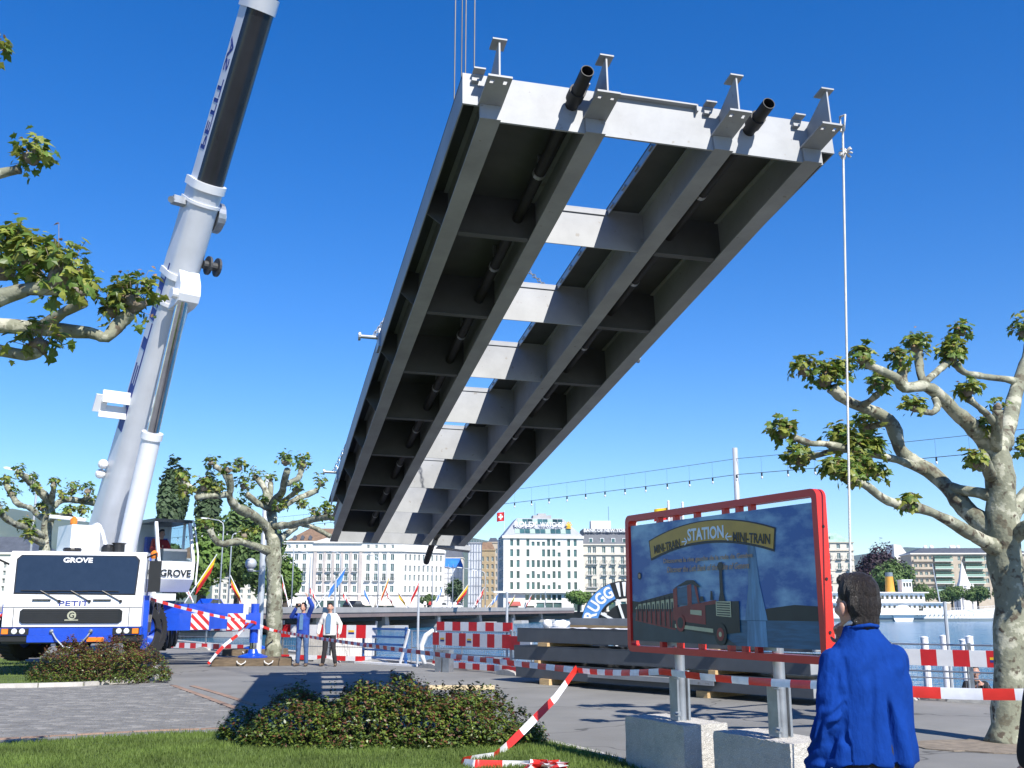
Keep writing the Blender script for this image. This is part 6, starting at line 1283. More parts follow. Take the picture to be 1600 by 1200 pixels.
# ================================================================ stacked girders
KL, KR = gr(806, 1066), gr(1272, 1104); ku = (KR-KL).normalized(); KLn = (KR-KL).length; ka = math.atan2(ku.y, ku.x)
zl = .12
names_ = ['bottom dark grey girder of the stack behind the train sign', 'middle dark grey girder of the stack behind the train sign', 'top dark grey girder of the stack behind the train sign']
for k in range(3):
    z0 = zl+k*(.3+.075); sh = (.0, -.06, .05)[k]
    g_ = thing('steel_girder', names_[k], 'girder', KL+Vector((0, 0, z0)), ka)
    B().box(sh, KLn+sh*.5, -.001, .012, .012, .288).build('web', 'girder_paint', g_); B().box(sh, KLn+sh*.5, 0.0, 1.25, 0, .0115).build('flange', 'girder_paint', g_); B().box(sh, KLn+sh*.5, -.004, 1.25, .2885, .3).build('flange', 'girder_paint', g_)
    B().box(sh, KLn+sh*.5, 1.238, 1.25, .012, .288).build('web', 'girder_paint', g_); B().box(KLn+sh*.5-.012, KLn+sh*.5, .0125, 1.237, .012, .288).build('end_plate', 'steel_grey', g_); B().box(sh, sh+.012, .0125, 1.237, .012, .288).build('end_plate', 'girder_paint', g_)
    if k == 0: B().box(2.4, 5.6, -.16, -.002, .19, .2).box(2.4, 5.6, -.16, -.152, .11, .19).build('shelf_angle', 'steel_grey', g_)
    # timber spacers below
    for xx, ww in (((1.0, .3), (KLn-2.3, .26)), ((.75, .13), (KLn-2.05, .16)), ((.95, .3), (KLn-2.0, .22)))[k]:
        sp = B().box(-ww/2, ww/2, -.07, 1.3, 0, zl if k == 0 else .075).build('timber_block', 'timber', None, KL+ku*xx+Vector((0, 0, 0 if k == 0 else z0-.075)), rz=ka)
        tag(sp, 'short timber spacer '+('on the ground under the bottom girder' if k == 0 else 'between the bottom and middle girders' if k == 1 else 'between the middle and top girders')+(' near its left end' if xx < 2 else ' behind the sign post'), 'timber')
    if k == 2:
        y_ = B().box(-.45, .45, -.05, -.01, 0, .03).build('spirit_level', 'yellow', None, KL+ku*4.0+Vector((0, 0, z0-.045)), rz=ka); y_.location += Vector((-ku.y, ku.x, 0))*-.0; tag(y_, 'small yellow bar lying on the middle girder', 'bar')
ztop = zl+2*.375+.3
for x0, x1, yy, hh, lab in ((.7, 4.0, 1.0, .14, 'light steel beam lying on top of the girder stack'), (3.4, 7.4, .75, .16, 'second steel beam lying on the girder stack behind the sign')):
    o = thing('steel_beam', lab, 'beam', KL+Vector((0, 0, ztop)), ka); q = .06 if x0 < 1 else .1
    if x0 < 1: B().box(x0, x1, yy, yy+.16, .001, .06).build('packing', 'timber', o); q = .061
    else: B().box(x0+.1, x0+.4, yy-.5, yy+.3, .001, .1).build('packing', 'timber', o); B().box(x0+2, x0+2.3, yy-.5, yy+.3, .001, .1).build('packing', 'timber', o)
    B().box(x0, x1, yy, yy+.012, q, q+hh).box(x0, x1, yy, yy+.12, q+hh, q+hh+.01).box(x0, x1, yy+.013, yy+.12, q, q+.01).build('channel', 'steel_grey', o)
for xx, r_, lab in ((.72, .11, 'round white plastic sack on the girder stack'), (1.15, .13, 'flat white plastic sack on the girder stack')):
    b = B(); b.ell((0, 0, r_*.7), (r_*(1 if xx < 1 else 1.5), r_*1.2, r_*(.95 if xx < 1 else .6)), n=18, m=12)
    for i, v in enumerate(b.v): v = Vector(v); b.v[i] = tuple(v*(1+.16*noise.noise(v*14+Vector((xx, 0, 0)))) if v.z > .02 else v)
    tag(b.build('plastic_sack', 'plastic_white', None, KL+ku*xx+Vector((-ku.y, ku.x, 0))*.3+Vector((0, 0, ztop)), True), lab, 'sack')
b = B(); N_ = 20
for i in range(N_+1):
    for j in range(5): b.v.append((i*.12, j*.09, .012+.035*max(0, noise.noise(Vector((i*.5, j*.8, 2))))))
for i in range(N_):
    for j in range(4): o = i*5+j; b.f.append((o, o+5, o+6, o+1)); b.m.append(0)
tag(b.build('plastic_sheet', 'plastic_white', None, KL+ku*.95+Vector((-ku.y, ku.x, 0))*.02+Vector((0, 0, ztop)), True, rz=ka), 'crumpled white plastic sheet lying on the girder stack', 'sheet')
# ================================================================ cable drum
P = at(960, 985, 27.0); dr = thing('cable_drum', 'large cable drum with blue lettered rim and white spokes behind the girders', 'drum', (P.x+.32, 27.0, 0), R(-8)); rr = 1.14
zc = rr
for yy in (-.55, .5):
    b = B().lathe([(rr*.62, 0), (rr, 0), (rr, .06), (rr*.62, .06), (rr*.62, 0)], (0, yy, zc), 40, (0, 1, 0), False); rim = b.build('rim', 'black_paint', dr)
    b = B()
    for k in range(4): a = k*math.pi/4+.3; c_, s_ = math.cos(a), math.sin(a); b.beam((c_*rr*.62, yy+.03, zc+s_*rr*.62), (-c_*rr*.62, yy+.03, zc-s_*rr*.62), .06, .06)
    b.build('spoke', 'cable_white', dr)
B().cyl((0, -.49, zc), (0, .5, zc), rr*.5, n=28).build('core', 'black_paint', dr)
B().lathe([(rr*1.0, -.03), (rr*1.0, .0)], (0, -.52, zc), 40, (0, 1, 0), False).build('tyre', 'black_paint', dr)
# painted sectors and radial white slats
b = B(); n = 22
for k in range(n):
    a0, a1 = R(110)+R(78)*k/n, R(110)+R(78)*(k+1)/n
    b.add([(math.cos(a)*q*rr, -.553, zc+math.sin(a)*q*rr) for a, q in ((a0, .64), (a1, .64), (a1, .985), (a0, .985))], [(0, 1, 2, 3)])
b.build('printed_panel', 'drum_blue', dr)
for k in range(18):
    a = R(-50)+R(156)*k/18+.05; u = Vector((math.cos(a), 0, math.sin(a))); v = Vector((-math.sin(a), 0, math.cos(a)))
    B().hexa([Vector((0, -.575, zc))+u*rr*.66-v*.02, Vector((0, -.575, zc))+u*rr*.97-v*.05, Vector((0, -.575, zc))+u*rr*.97+v*.05, Vector((0, -.575, zc))+u*rr*.66+v*.02, Vector((0, -.553, zc))+u*rr*.66-v*.02, Vector((0, -.553, zc))+u*rr*.97-v*.05, Vector((0, -.553, zc))+u*rr*.97+v*.05, Vector((0, -.553, zc))+u*rr*.66+v*.02]).build('slat', 'cable_white', dr)
for ch, deg in (('B', 178), ('R', 163), ('U', 148), ('G', 133), ('G', 118)):
    a = R(deg); u = Vector((math.cos(a), 0, math.sin(a))); p = Vector((0, -.556, zc))+u*rr*.69; text('lettering', ch, .3, 'frame_white', dr, basis(p, Vector((math.sin(a), 0, -math.cos(a))), u), .004, .22, .03)
# ================================================================ barriers
def barrier(p, q, label, n, z=((.6, .88), (.05, .19)), step=.26, feet=True, rails=True, logo=(), group='red and white barrier boards along the quay'):
    p, q = Vector(p), Vector(q); d = q-p; L = d.length; t = thing('barrier', label, 'barrier', (p.x, p.y, 0), math.atan2(d.y, d.x), group)
    for zi, (a, c) in enumerate(z):
        b = B(); m_ = int(L/step); st_ = L/m_
        for k in range(m_):
            b.mat((k+zi*0) % 2)
            b.box(k*st_, (k+1)*st_, -.015, .015, a, c)
        for k in logo:
            if zi == 0 and k < m_: b.mat(2); b.box((k+.2)*st_, (k+.8)*st_, -.018, -.0155, a+(c-a)*.45, a+(c-a)*.6); b.mat(3); b.box((k+.2)*st_, (k+.8)*st_, -.018, -.0155, a+(c-a)*.3, a+(c-a)*.44)
        b.build('striped_board', ['board_red', 'board_white', 'yellow', 'text_blue'], t)
    k = 0; xs_ = [0.02+i*(L-.04)/n for i in range(n+1)]
    for x in xs_: B().box(x-.025, x+.025, .018, .06, .0, z[0][1]+.12).build('post', 'galv', t)
    if feet:
        for x in xs_: B().prism([(-.42, 0), (.42, 0), (.36, .07), (.1, .12), (-.1, .12), (-.36, .07)], (x, -.14, .002), (1, 0, 0), (0, 0, 1), (0, .3, 0)).build('foot', 'rubber' if False else 'concrete_grey', t)
    if rails:
        for zq in ((z[0][0]+z[1][1])/2, ): B().tube([(0, .03, zq), (L, .03, zq)], .014, 6).build('rail', 'galv', t)
        b = B(); m_ = int(L/.09)
        for k in range(m_): b.box(k*.09, k*.09+.005, .03, .036, z[1][1], z[0][0])
        b.build('mesh_wire', 'galv', t)
def gq(px, py): v = gr(px, py); return (v.x, v.y)
barrier(gq(1395, 1092), gq(1660, 1105), 'red and white barrier beside the right plane tree trunk', 2, logo=(6,))
barrier(gq(676, 1044), gq(797, 1054), 'red and white barrier left of the girder stack', 1, z=((.62, .95), (.05, .2)), step=.31, logo=(1, 5))
barrier(gq(682, 1036), gq(800, 1043), 'red and white barrier standing behind another left of the girder stack', 1, z=((.95, 1.2), (.1, .25)), step=.33, logo=())
barrier(gq(797, 1055), gq(830, 1058), 'short red and white barrier end beside the girder stack', 1, z=((.6, .93), (.05, .2)), step=.3)
barrier(gq(438, 1033), gq(586, 1037), 'red and white barrier behind the two standing men', 2, z=((.72, 1.1), (.06, .2)), step=.33, logo=(7,))
barrier(gq(246, 1013), gq(400, 1019), 'red and white barrier behind the outrigger beam', 2, z=((.75, 1.1), (.05, .25)), step=.35)
# blue slatted gate leaning by the quay
P = gr(566, 1036); Q = gr(636, 1040); d = Q-P; gt = thing('blue_gate', 'blue slatted metal gate with a white post at the quay edge', 'gate', (P.x, P.y, 0), math.atan2(d.y, d.x)); Lg = d.length
for zq in (1.0, .78, .56, .4, .18): B().box(0, Lg, -.02, .02, zq-.03, zq+.03).build('slat', 'gate_blue', gt)
B().box(Lg-.1, Lg-.04, -.03, .03, 0, 1.06).build('post', 'gate_blue', gt); B().box(0, .05, -.03, .03, 0, 1.05).build('post', 'gate_blue', gt); B().beam((Lg-.25, -.06, 0), (Lg+.12, -.06, 1.0), .06, .05).build('white_post', 'frame_white', gt)
B().box(0, Lg+.6, -.3, -.12, .002, .06).build('sill', 'frame_white', gt)
# steel cabinet, hose hoop
P = gr(694, 1050); cb = thing('steel_cabinet', 'pair of shiny steel cabinet panels before the barrier', 'cabinet', (P.x, P.y, 0), R(-35))
for x in (-.23, .015): B().box(x, x+.21, -.1, .1, .0, .56).build('panel', 'galv', cb)
P = gr(666, 1043); b = B(); b.tube([(.0, 0, 0), (-.12, 0, .3), (-.14, 0, .6), (-.02, 0, .86), (.16, 0, .98), (.26, .0, .92)], [.05, .07, .075, .075, .07, .05], 10); tag(b.build('white_fender', 'cable_white', None, (P.x, P.y, 0), True), 'white curved fender hanging at the barrier corner', 'fender')
# slim quay poles
for px, yb, yt, lab in ((652, 1040, 925, 'slim grey pole at the quay between gate and barrier'), (792, 1042, 925, 'slim grey pole behind the barrier left of the girder stack'), (1489, 1090, 940, 'slim grey pole behind the right barrier'), (520, 1030, 905, 'slim grey pole behind the man in the white jacket')):
    P = gr(px, yb); T = at(px, yt, P.y); r_ = .035; t = thing('quay_pole', lab, 'pole', (P.x, P.y, 0), 0, 'slim poles along the quay'); B().cyl((0, 0, 0), (0, 0, T.z), r_, n=8).build('pole', 'pole_grey', t); B().cyl((0, 0, 0), (0, 0, .05), .09, n=10).build('base', 'pole_grey', t)
# quay railing lines on the right
for pa, pb, lab in ((gq(1360, 1088), gq(1680, 1104), 'thin double quay railing behind the right barrier'), (gq(636, 1039), gq(800, 1044), 'thin double quay railing behind the middle barrier')):
    p, q = Vector(pa), Vector(pb); d = (q-p); nn_ = Vector((-d.y, d.x)).normalized()*.22; t = thing('quay_railing', lab, 'railing', (p.x+nn_.x, p.y+nn_.y, 0), math.atan2(d.y, d.x))
    for zq in (.95, .48): B().tube([(0, 0, zq), (d.length, 0, zq)], .018, 6).build('rail', 'galv', t)
    k = 0
    while k <= d.length: B().cyl((k, 0, 0), (k, 0, .97), .022, n=8).build('post', 'galv', t); k += 1.7
# white pilings in the water
for px, ytop, ybot, lab in ((1444, 997, 1075, 'white mooring pile nearest the man in blue'), (1474, 995, 1075, 'white mooring pile second from the man in blue'), (1514, 996, 1075, 'tall white mooring pile beside the slim grey pole'), (1504, 1001, 1060, 'shorter white mooring pile leaning against the tall one')):
    Y = 21.5 if px != 1504 else 22.6; T = at(px, ytop, Y); t = thing('mooring_pile', lab, 'pile', (T.x, T.y, WZ-1.5)); B().cyl((0, 0, 0), (0, 0, T.z-WZ+1.5), .075 if px != 1504 else .065, n=16).build('pile', 'plastic_white', t, smooth=40); B().lathe([(.08, 0), (.08, .02), (.01, .04)], (0, 0, T.z-WZ+1.5), 16).build('cap', 'plastic_white', t)
# globe lamp on the tall post near the middle tree
P = gr(402, 1025); gl = thing('globe_lamp', 'tall grey post carrying a grey globe lamp near the middle plane tree', 'lamp', (P.x, P.y, 0)); T = at(431, 690, P.y)
xo = at(416, 800, P.y).x-P.x; zt2 = at(418, 742, P.y).z
B().tube([(0, 0, 0), (0, 0, .1), (.02, 0, 1.2), (xo*.35, 0, zt2*.5), (xo*.6, 0, zt2)], [.2, .13, .12, .11, .1], 12).build('post', 'pole_grey', gl, smooth=True)
G_ = at(392, 881, P.y)-Vector((P.x, P.y, 0)); B().ell(G_, (.2, .2, .2), n=24, m=16).build('globe', 'pole_grey', gl, smooth=True); B().lathe([(.08, -.26), (.12, -.2), (.09, -.16)], G_, 14).build('collar', 'pole_grey', gl); B().tube([G_+Vector((0, 0, -.24)), Vector((.06, 0, G_.z-.26))], .025, 6).build('arm', 'pole_grey', gl)
# string of festoon bulbs on a post
PP = gr(1166, 1078); po = thing('light_post', 'plain grey post rising above the train sign', 'post', (PP.x, PP.y, 0)); zt3 = at(1160, 700, PP.y).z; B().tube([(0, 0, 0), (0, 0, zt3*.5), (0, 0, zt3)], [.07, .06, .055], 12).build('post', 'pole_grey', po, smooth=True); B().cyl((0, 0, 0), (0, 0, .05), .14, n=12).build('base', 'pole_grey', po)
qd = Vector((.70, -.715, 0)); A0 = Vector((PP.x, PP.y-.05, 0))
zl_, zu_ = at(1160, 742, PP.y).z, at(1160, 721, PP.y).z
fst = thing('festoon_lights', 'string of small bulbs hung between posts along the quay', 'lights', (A0.x, A0.y, 0), math.atan2(qd.y, qd.x))
def sag(s_, z0): 
    L0 = 26 if s_ < 0 else 15; t = s_/L0; return z0-(.42*4*(-t)*(1+t) if s_ < 0 else .25*4*t*(1-t))*.35
lo_ = [(s_*.5, 0, sag(s_*.5, zl_)) for s_ in range(-52, 31)]; up_ = [(s_*.5, 0, sag(s_*.5, zu_)+.05) for s_ in range(-52, 31)]
B().tube(lo_, .0065, 5).build('cable', 'wire', fst); B().tube(up_, .005, 5).build('cable', 'wire', fst)
bmk = B().mat(0).cyl((0, 0, -.005), (0, 0, -.07), .017, n=8).cyl((0, 0, 0), (0, 0, .32), .002, n=4).mat(1).ell((0, 0, -.1), (.021, .021, .032), n=8, m=6).mesh('bulb', ['plastic_black', 'lamp_glass'])
for s_ in range(-42, 27): z = sag(s_*.6, zl_); link('bulb', bmk, fst, (s_*.6, 0, z))
# ================================================================ plank, crates
P = gr(672, 1077); o = B().box(-1.25, 1.3, -.11, .11, .002, .075).build('plank', 'board_pale', None, (P.x, P.y, 0), rz=R(-2)); tag(o, 'pale wooden plank lying on the ground behind the big bush', 'plank')
for px, yb, w_, h_, c, lab in ((490, 1032, .5, .6, 'concrete_grey', 'grey crate on a pallet behind the man in the blue jacket'), (548, 1033, .62, .62, 'cloth_white', 'pale crate on a pallet behind the man in the white jacket')):
    P = gr(px, yb); t = thing('crate', lab, 'crate', (P.x, P.y+.4, 0)); B().box(-w_, w_, -.4, .4, .14, .14+h_).build('body', c, t); B().box(-w_-.03, w_+.03, -.43, .43, .14+h_, .2+h_).build('lid', c, t)
    for x in (-w_*.8, 0, w_*.8): B().box(x-.06, x+.06, -.42, .42, .002, .11).build('runner', 'timber_old', t)
    B().box(-w_, w_, -.42, .42, .111, .139).build('pallet_deck', 'timber_old', t)
# ================================================================ barrier tape
def tape(name, pts, label, w_=.075, seg_=.26, tw=.15, flat=False):
    pts = [Vector(p) for p in pts]; P = [pts[0]]
    for a, c in zip(pts, pts[1:]):
        L = (c-a).length; n = max(1, round(L/.065))
        for k in range(1, n+1): P.append(a.lerp(c, k/n))
    b = B(); acc = 0; mats = []
    for i, p in enumerate(P):
        d = (P[min(i+1, len(P)-1)]-P[max(i-1, 0)]).normalized(); sde = d.cross(Vector((0, 0, 1))); sde = sde.normalized() if sde.length > .05 else Vector((1, 0, 0)); up = sde.cross(d).normalized(); ang = (math.pi/2*.85 if flat else 0)+tw*math.sin(i*.13+len(pts))+tw*.5*noise.noise(p*2)
        v = up*math.cos(ang)+sde*math.sin(ang); b.v += [tuple(p-v*w_/2), tuple(p+sde*.004), tuple(p+v*w_/2)]
        if i: 
            acc += (P[i]-P[i-1]).length; k = int(acc/seg_) % 2
            o = 3*(i-1); b.f += [(o, o+3, o+4, o+1), (o+1, o+4, o+5, o+2)]; b.m += [k, k]
    return tag(b.build(name, ['tape_red', 'tape_white'], smooth=True), label, 'tape')
def cat(p, q, sg, n=10): p, q = Vector(p), Vector(q); return [p.lerp(q, k/n)-Vector((0, 0, 4*sg*k/n*(1-k/n))) for k in range(n+1)]
cw = Matrix.Translation(CR) @ Matrix.Rotation(CA, 4, 'Z')
a1 = cw @ Vector((HW+.13, .45, 1.82)); a2 = cw @ Vector((4.1, 4.62, 1.2)); tr_ = at(432, 986, 31.2)
tape('barrier_tape', cat(a1, a2, .06), 'red and white tape from the crane cab to the outrigger jack')
tape('barrier_tape', cat(a2, tr_, .03, 5), 'red and white tape from the outrigger jack to the middle plane tree')
jn = Vector((.8, 12.9, .86)); p1 = at(1033, 1049, 10.35)+Vector((0, -.02, 0))
tape('barrier_tape', cat(tr_, jn, .05, 16), 'red and white tape from the middle plane tree past the two men')
p2 = at(1200, 1062, 9.0); p3 = at(1300, 1071, 8.0); p4 = at(1590, 1083, 6.7)
pL = sgn.location+su*0; 
tape('barrier_tape', cat(jn, p1, .02, 5)+cat(p1, p3, .02, 8)[1:], 'red and white tape crossing the sign posts and the girder stack', .062)
tape('barrier_tape', cat(p3, at(1620, 1085, 7.4), .02, 10), 'red and white tape right of the man in blue', w_=.08)
gA = gr(790, 1172, .06)
tape('barrier_tape', [jn+Vector((-.01, -.01, .03)), at(868, 1090, 12.6), at(820, 1139, 12.3), at(795, 1165, 12.1)+Vector((0, 0, .01)), gr(772, 1182, .06), gr(740, 1186, .06), gr(722, 1189, .07), gr(720, 1192, .06), gr(742, 1194, .09), gr(775, 1195, .07), gr(815, 1195.5, .06), gr(850, 1194, .1)], 'red and white tape trailing down to the lawn by the big bush', .085, .3, .35)
b_ = B()
pile = [gr(815+70*rnd(0, 1), 1192+8*rnd(0, 1), rnd(.06, .16)) for k in range(34)]
tape('tape_heap', pile, 'crumpled heap of red and white tape on the lawn', .085, .22, .9, True)
hj = cw @ Vector((3.95, 4.5, 1.2))
tape('barrier_tape', [hj, hj+Vector((-.25, -.2, -.35)), hj+Vector((-.55, -.35, -.6)), hj+Vector((-.75, -.45, -.85)), hj+Vector((-.95, -.5, -1.12))], 'loose end of tape hanging from the outrigger jack', .09, .25, .6)
# ================================================================ people
def capsule(b, p, r0, q, r1, n=12):
    p, q = Vector(p), Vector(q); d = (q-p); L = d.length; d = d.normalized() if L > 1e-6 else Vector((0, 0, 1)); pts, rr = [], []
    for k in (-1, -.92, -.7, -.38): pts.append(p+d*r0*k); rr.append(r0*math.sqrt(max(0.0004, 1-k*k)))
    pts.append(p); rr.append(r0); pts.append(q); rr.append(r1)
    for k in (.38, .7, .92, 1): pts.append(q+d*r1*k); rr.append(r1*math.sqrt(max(0.0004, 1-k*k)))
    b.tube(pts, rr, n)
def loft(b, rings, n=24):
    vs, fs = [], []
    for (x, y, z, rx, ry) in rings:
        for i in range(n):
            t = 2*math.pi*i/n; c, s = math.cos(t), math.sin(t); e = 2.4
            vs.append((x+rx*math.copysign(abs(c)**(2/e), c), y+ry*math.copysign(abs(s)**(2/e), s), z))
    for k in range(len(rings)-1): fs += [(k*n+i, k*n+(i+1) % n, (k+1)*n+(i+1) % n, (k+1)*n+i) for i in range(n)]
    fs += [tuple(range(n-1, -1, -1)), tuple(range((len(rings)-1)*n, len(rings)*n))]; b.add(vs, fs)
def remesh(name, b, vox, mat, parent, smooth=6, fold=None):
    me = b.mesh(name, mat); o = D.objects.new(name, me); COL.objects.link(o)
    m_ = o.modifiers.new('r', 'REMESH'); m_.mode = 'VOXEL'; m_.voxel_size = vox; s_ = o.modifiers.new('s', 'SMOOTH'); s_.factor = .5; s_.iterations = smooth
    bpy.context.view_layer.update(); m2 = D.meshes.new_from_object(o.evaluated_get(bpy.context.evaluated_depsgraph_get())); D.objects.remove(o)
    if fold:
        for v, nrm in zip(m2.vertices, [p.normal.copy() for p in m2.vertices]): v.co = v.co+nrm*fold(v.co)
    m2.polygons.foreach_set('use_smooth', [True]*len(m2.polygons)); m2.materials.clear(); m2.materials.append(MAT[mat]); m2.name = name
    return link(name, m2, parent)
def hand(b, wrist, d, palm, sc=1.0, curl=.35, thumb=1):
    """palm and five fingers; d points along the hand, palm is the palm normal"""
    wrist, d, palm = Vector(wrist), Vector(d).normalized(), Vector(palm); palm = (palm-d*palm.dot(d)).normalized(); sd = d.cross(palm)*thumb
    k = sc
    for s in (-.028, -.009, .01, .028): capsule(b, wrist+sd*s*.6*k, .016*k, wrist+d*.085*k+sd*s*k, .013*k, 8)
    for s, L in ((-.03, .062), (-.01, .078), (.011, .084), (.031, .074)):
        a = wrist+d*.088*k+sd*s*k; m1 = a+(d*math.cos(curl)+palm*math.sin(curl))*L*.5*k; m2 = m1+(d*math.cos(curl*2.4)+palm*math.sin(curl*2.4))*L*.5*k
        capsule(b, a, .0095*k, m1, .0088*k, 8); capsule(b, m1, .0088*k, m2, .0075*k, 8)
    a = wrist+d*.03*k+sd*.03*k; m1 = a+(sd*.7+d*.6+palm*.25)*.045*k; capsule(b, a, .014*k, m1, .011*k, 8); capsule(b, m1, .011*k, m1+(d*.85+palm*.3+sd*.2)*.035*k, .009*k, 8)
def head_prims(b, c, yaw, sc=1.0, tilt=0):
    Rm = Matrix.Rotation(yaw, 3, 'Z') @ Matrix.Rotation(tilt, 3, 'X'); c = Vector(c)
    def T(x, y, z): return c+Rm @ (Vector((x, y, z))*sc)
    def E(p, r, ro=None): b.ell(T(*p), [q*sc for q in r], Rm if ro is None else Rm @ ro, 16, 12)
    E((0, -.012, .03), (.076, .094, .092)); E((0, .012, -.04), (.064, .076, .082)); E((0, .05, -.085), (.036, .034, .03))   # skull, face, chin
    E((0, .088, -.03), (.0125, .02, .026)); E((0, .078, .012), (.045, .016, .014)); E((0, .083, -.07), (.024, .012, .007)); E((0, .083, -.081), (.021, .012, .007))   # nose, brow, lips
    for s in (-1, 1): E((s*.033, .072, -.035), (.026, .02, .024)); E((s*.087, -.008, -.026), (.013, .023, .036)); E((s*.03, .083, -.003), (.013, .008, .007))   # cheeks, ears, eyelids
    return T, Rm
def hair_cap(name, c, yaw, sc, mat, parent, long_=0.0, vox=.008, tilt=0):
    b = B(); Rm = Matrix.Rotation(yaw, 3, 'Z') @ Matrix.Rotation(tilt, 3, 'X'); c = Vector(c)
    for p, r in (((0, -.022, .05), (.083, .092, .085)), ((0, -.054, .0), (.079, .06, .095)), ((0, -.058, -.05-long_), (.066, .046, .06)), ((0, .03, .095), (.062, .055, .034)), ((-.066, -.012, .045), (.015, .042, .04)), ((.066, -.012, .045), (.015, .042, .04))): b.ell(c+Rm @ (Vector(p)*sc), [q*sc for q in r], Rm, 14, 10)
    return remesh(name, b, vox, mat, parent, 3, lambda v: .004*noise.noise(Vector((v.x*60, v.y*60, v.z*14)))+.003*noise.noise(Vector((v.x*150, v.y*150, v.z*20))))
def eyes(T, parent, sc=1):
    for s in (-1, 1): B().ell(T(s*.031, .0865, .0), (.0085*sc, .005*sc, .005*sc), n=10, m=8).build('eye', 'plastic_black', parent)
def leg_rings(x, y, z0, z1, r0, r1): return [(x, y, z0+(z1-z0)*k/6, r0+(r1-r0)*k/6, (r0+(r1-r0)*k/6)*1.08) for k in range(7)]
# --- man in the blue work coat, seen from behind
MP = at(1347, 1000, 5.05); man = thing('person', 'man in a bright blue work coat seen from behind watching the lift', 'person', (MP.x, MP.y, 0), R(13))
b = B(); HC = (0, .035, 1.622); T, Rm = head_prims(b, HC, R(10), 1.06, R(4)); capsule(b, (0, 0, 1.42), .06, (0, .02, 1.56), .056, 14)
loft(b, [(0, 0, .92, .15, .1), (0, 0, 1.2, .15, .1), (0, 0, 1.42, .12, .08)]);
for s in (-1, 1): capsule(b, (s*.09, 0, .95), .08, (s*.1, .01, .5), .055); capsule(b, (s*.1, .01, .5), .05, (s*.1, -.02, .08), .038); capsule(b, (s*.1, -.03, .05), .035, (s*.11, .12, .035), .03)
capsule(b, (-.16, 0, 1.35), .05, (-.215, -.03, 1.1), .042); capsule(b, (-.215, -.03, 1.1), .04, (-.228, .07, .87), .028); capsule(b, (.155, .02, 1.34), .05, (.232, .2, 1.15), .04); capsule(b, (.235, .2, 1.14), .04, (.06, .215, 1.42), .028)
hand(b, (-.23, .08, .855), (-.05, .35, -.9), (1, .1, 0), 1.0, .4, 1); hand(b, (.05, .21, 1.43), (-.55, -.2, .8), (-.3, -1, .1), 1.0, .55, -1)
bodyo = remesh('body', b, .0085, 'skin', man, 3)
eyes(T, man, 1.06)
hair_cap('hair', HC, R(10), 1.13, 'hair', man, .022, .006, R(4))
b = B(); loft(b, [(0, 0, .893, .232, .158), (0, 0, .905, .236, .161), (0, .0, .95, .232, .158), (0, 0, 1.05, .222, .15), (0, 0, 1.15, .216, .145), (0, 0, 1.25, .215, .142), (0, 0, 1.33, .205, .132), (0, 0, 1.385, .18, .118), (0, 0, 1.425, .138, .1), (0, .0, 1.462, .1, .086), (0, .005, 1.49, .082, .078), (0, .008, 1.515, .072, .072)], 32)
capsule(b, (-.155, .0, 1.35), .074, (-.215, -.03, 1.11), .068, 14); capsule(b, (-.215, -.03, 1.11), .068, (-.228, .06, .895), .06, 14); capsule(b, (.165, .02, 1.35), .078, (.232, .2, 1.15), .07, 14); capsule(b, (.232, .2, 1.15), .07, (.08, .215, 1.39), .052, 14)
def coat_fold(v):
    f = .0
    ys = v.y < -.02
    f += .011*noise.noise(Vector((v.x*7, v.y*7, v.z*3.2)))+.006*noise.noise(Vector((v.x*16, v.y*16, v.z*7)))
    if v.x < -.165: f += .011*math.sin((v.z*1.0+v.y*.6+.3*noise.noise(v*6))*62)*max(0, 1-abs(v.z-1.02)/.22)+.004*noise.noise(v*22)
    if ys:
        f += -.04*math.exp(-((v.x-.035-.05*(1.1-v.z))/(.011+.05*max(0, 1.12-v.z)))**2)*max(0, min(1, (1.22-v.z)/.1)) # centre vent
        f += .02*math.exp(-((v.x-.085-.12*(1.1-v.z))/.03)**2)*max(0, min(1, (1.2-v.z)/.15))
        f += -.013*math.exp(-((v.x+.055+.08*(1.2-v.z))/.018)**2)*max(0, min(1, (1.34-v.z)/.12))
        f += -.006*math.exp(-((v.x+.155)/.012)**2)*max(0, min(1, (v.z-1.15)/.1))*max(0, min(1, (1.42-v.z)/.05))
        f += -.006*math.exp(-((v.x-.155)/.012)**2)*max(0, min(1, (v.z-1.15)/.1))*max(0, min(1, (1.42-v.z)/.05))
        f += .006*math.sin((v.x*.9-v.z)*34+2*noise.noise(v*5))*max(0, 1-abs(v.z-1.33)/.16)
    if v.z < .97: f += .012*math.sin(v.x*21+1)*(.97-v.z)/.08
    return f
remesh('work_coat', b, .0065, 'cloth_blue', man, 5, coat_fold)
b = B(); b.tube([(-.072, .0, 1.5), (-.05, -.062, 1.515), (0, -.078, 1.522), (.05, -.062, 1.515), (.072, 0, 1.5), (.05, .07, 1.47), (0, .09, 1.455), (-.05, .07, 1.47), (-.072, 0, 1.5)], .009, 8); b.build('collar', 'cloth_blue', man, smooth=True)
b = B(); b.tube([(-.066, .03, 1.512), (-.06, -.0, 1.53), (-.045, -.045, 1.536), (0, -.062, 1.538), (.045, -.045, 1.536), (.062, 0, 1.53)], .011, 8); b.build('shirt_collar', 'cloth_white', man, smooth=True)
b = B(); loft(b, [(0, 0, .78, .17, .125), (0, 0, .95, .175, .13), (0, 0, 1.0, .17, .125)])
for s in (-1, 1): capsule(b, (s*.092, 0, .85), .1, (s*.1, .01, .5), .075); capsule(b, (s*.1, .01, .5), .073, (s*.1, -.015, .1), .062)
remesh('trousers', b, .012, 'trouser', man, 4, lambda v: .006*noise.noise(v*9))
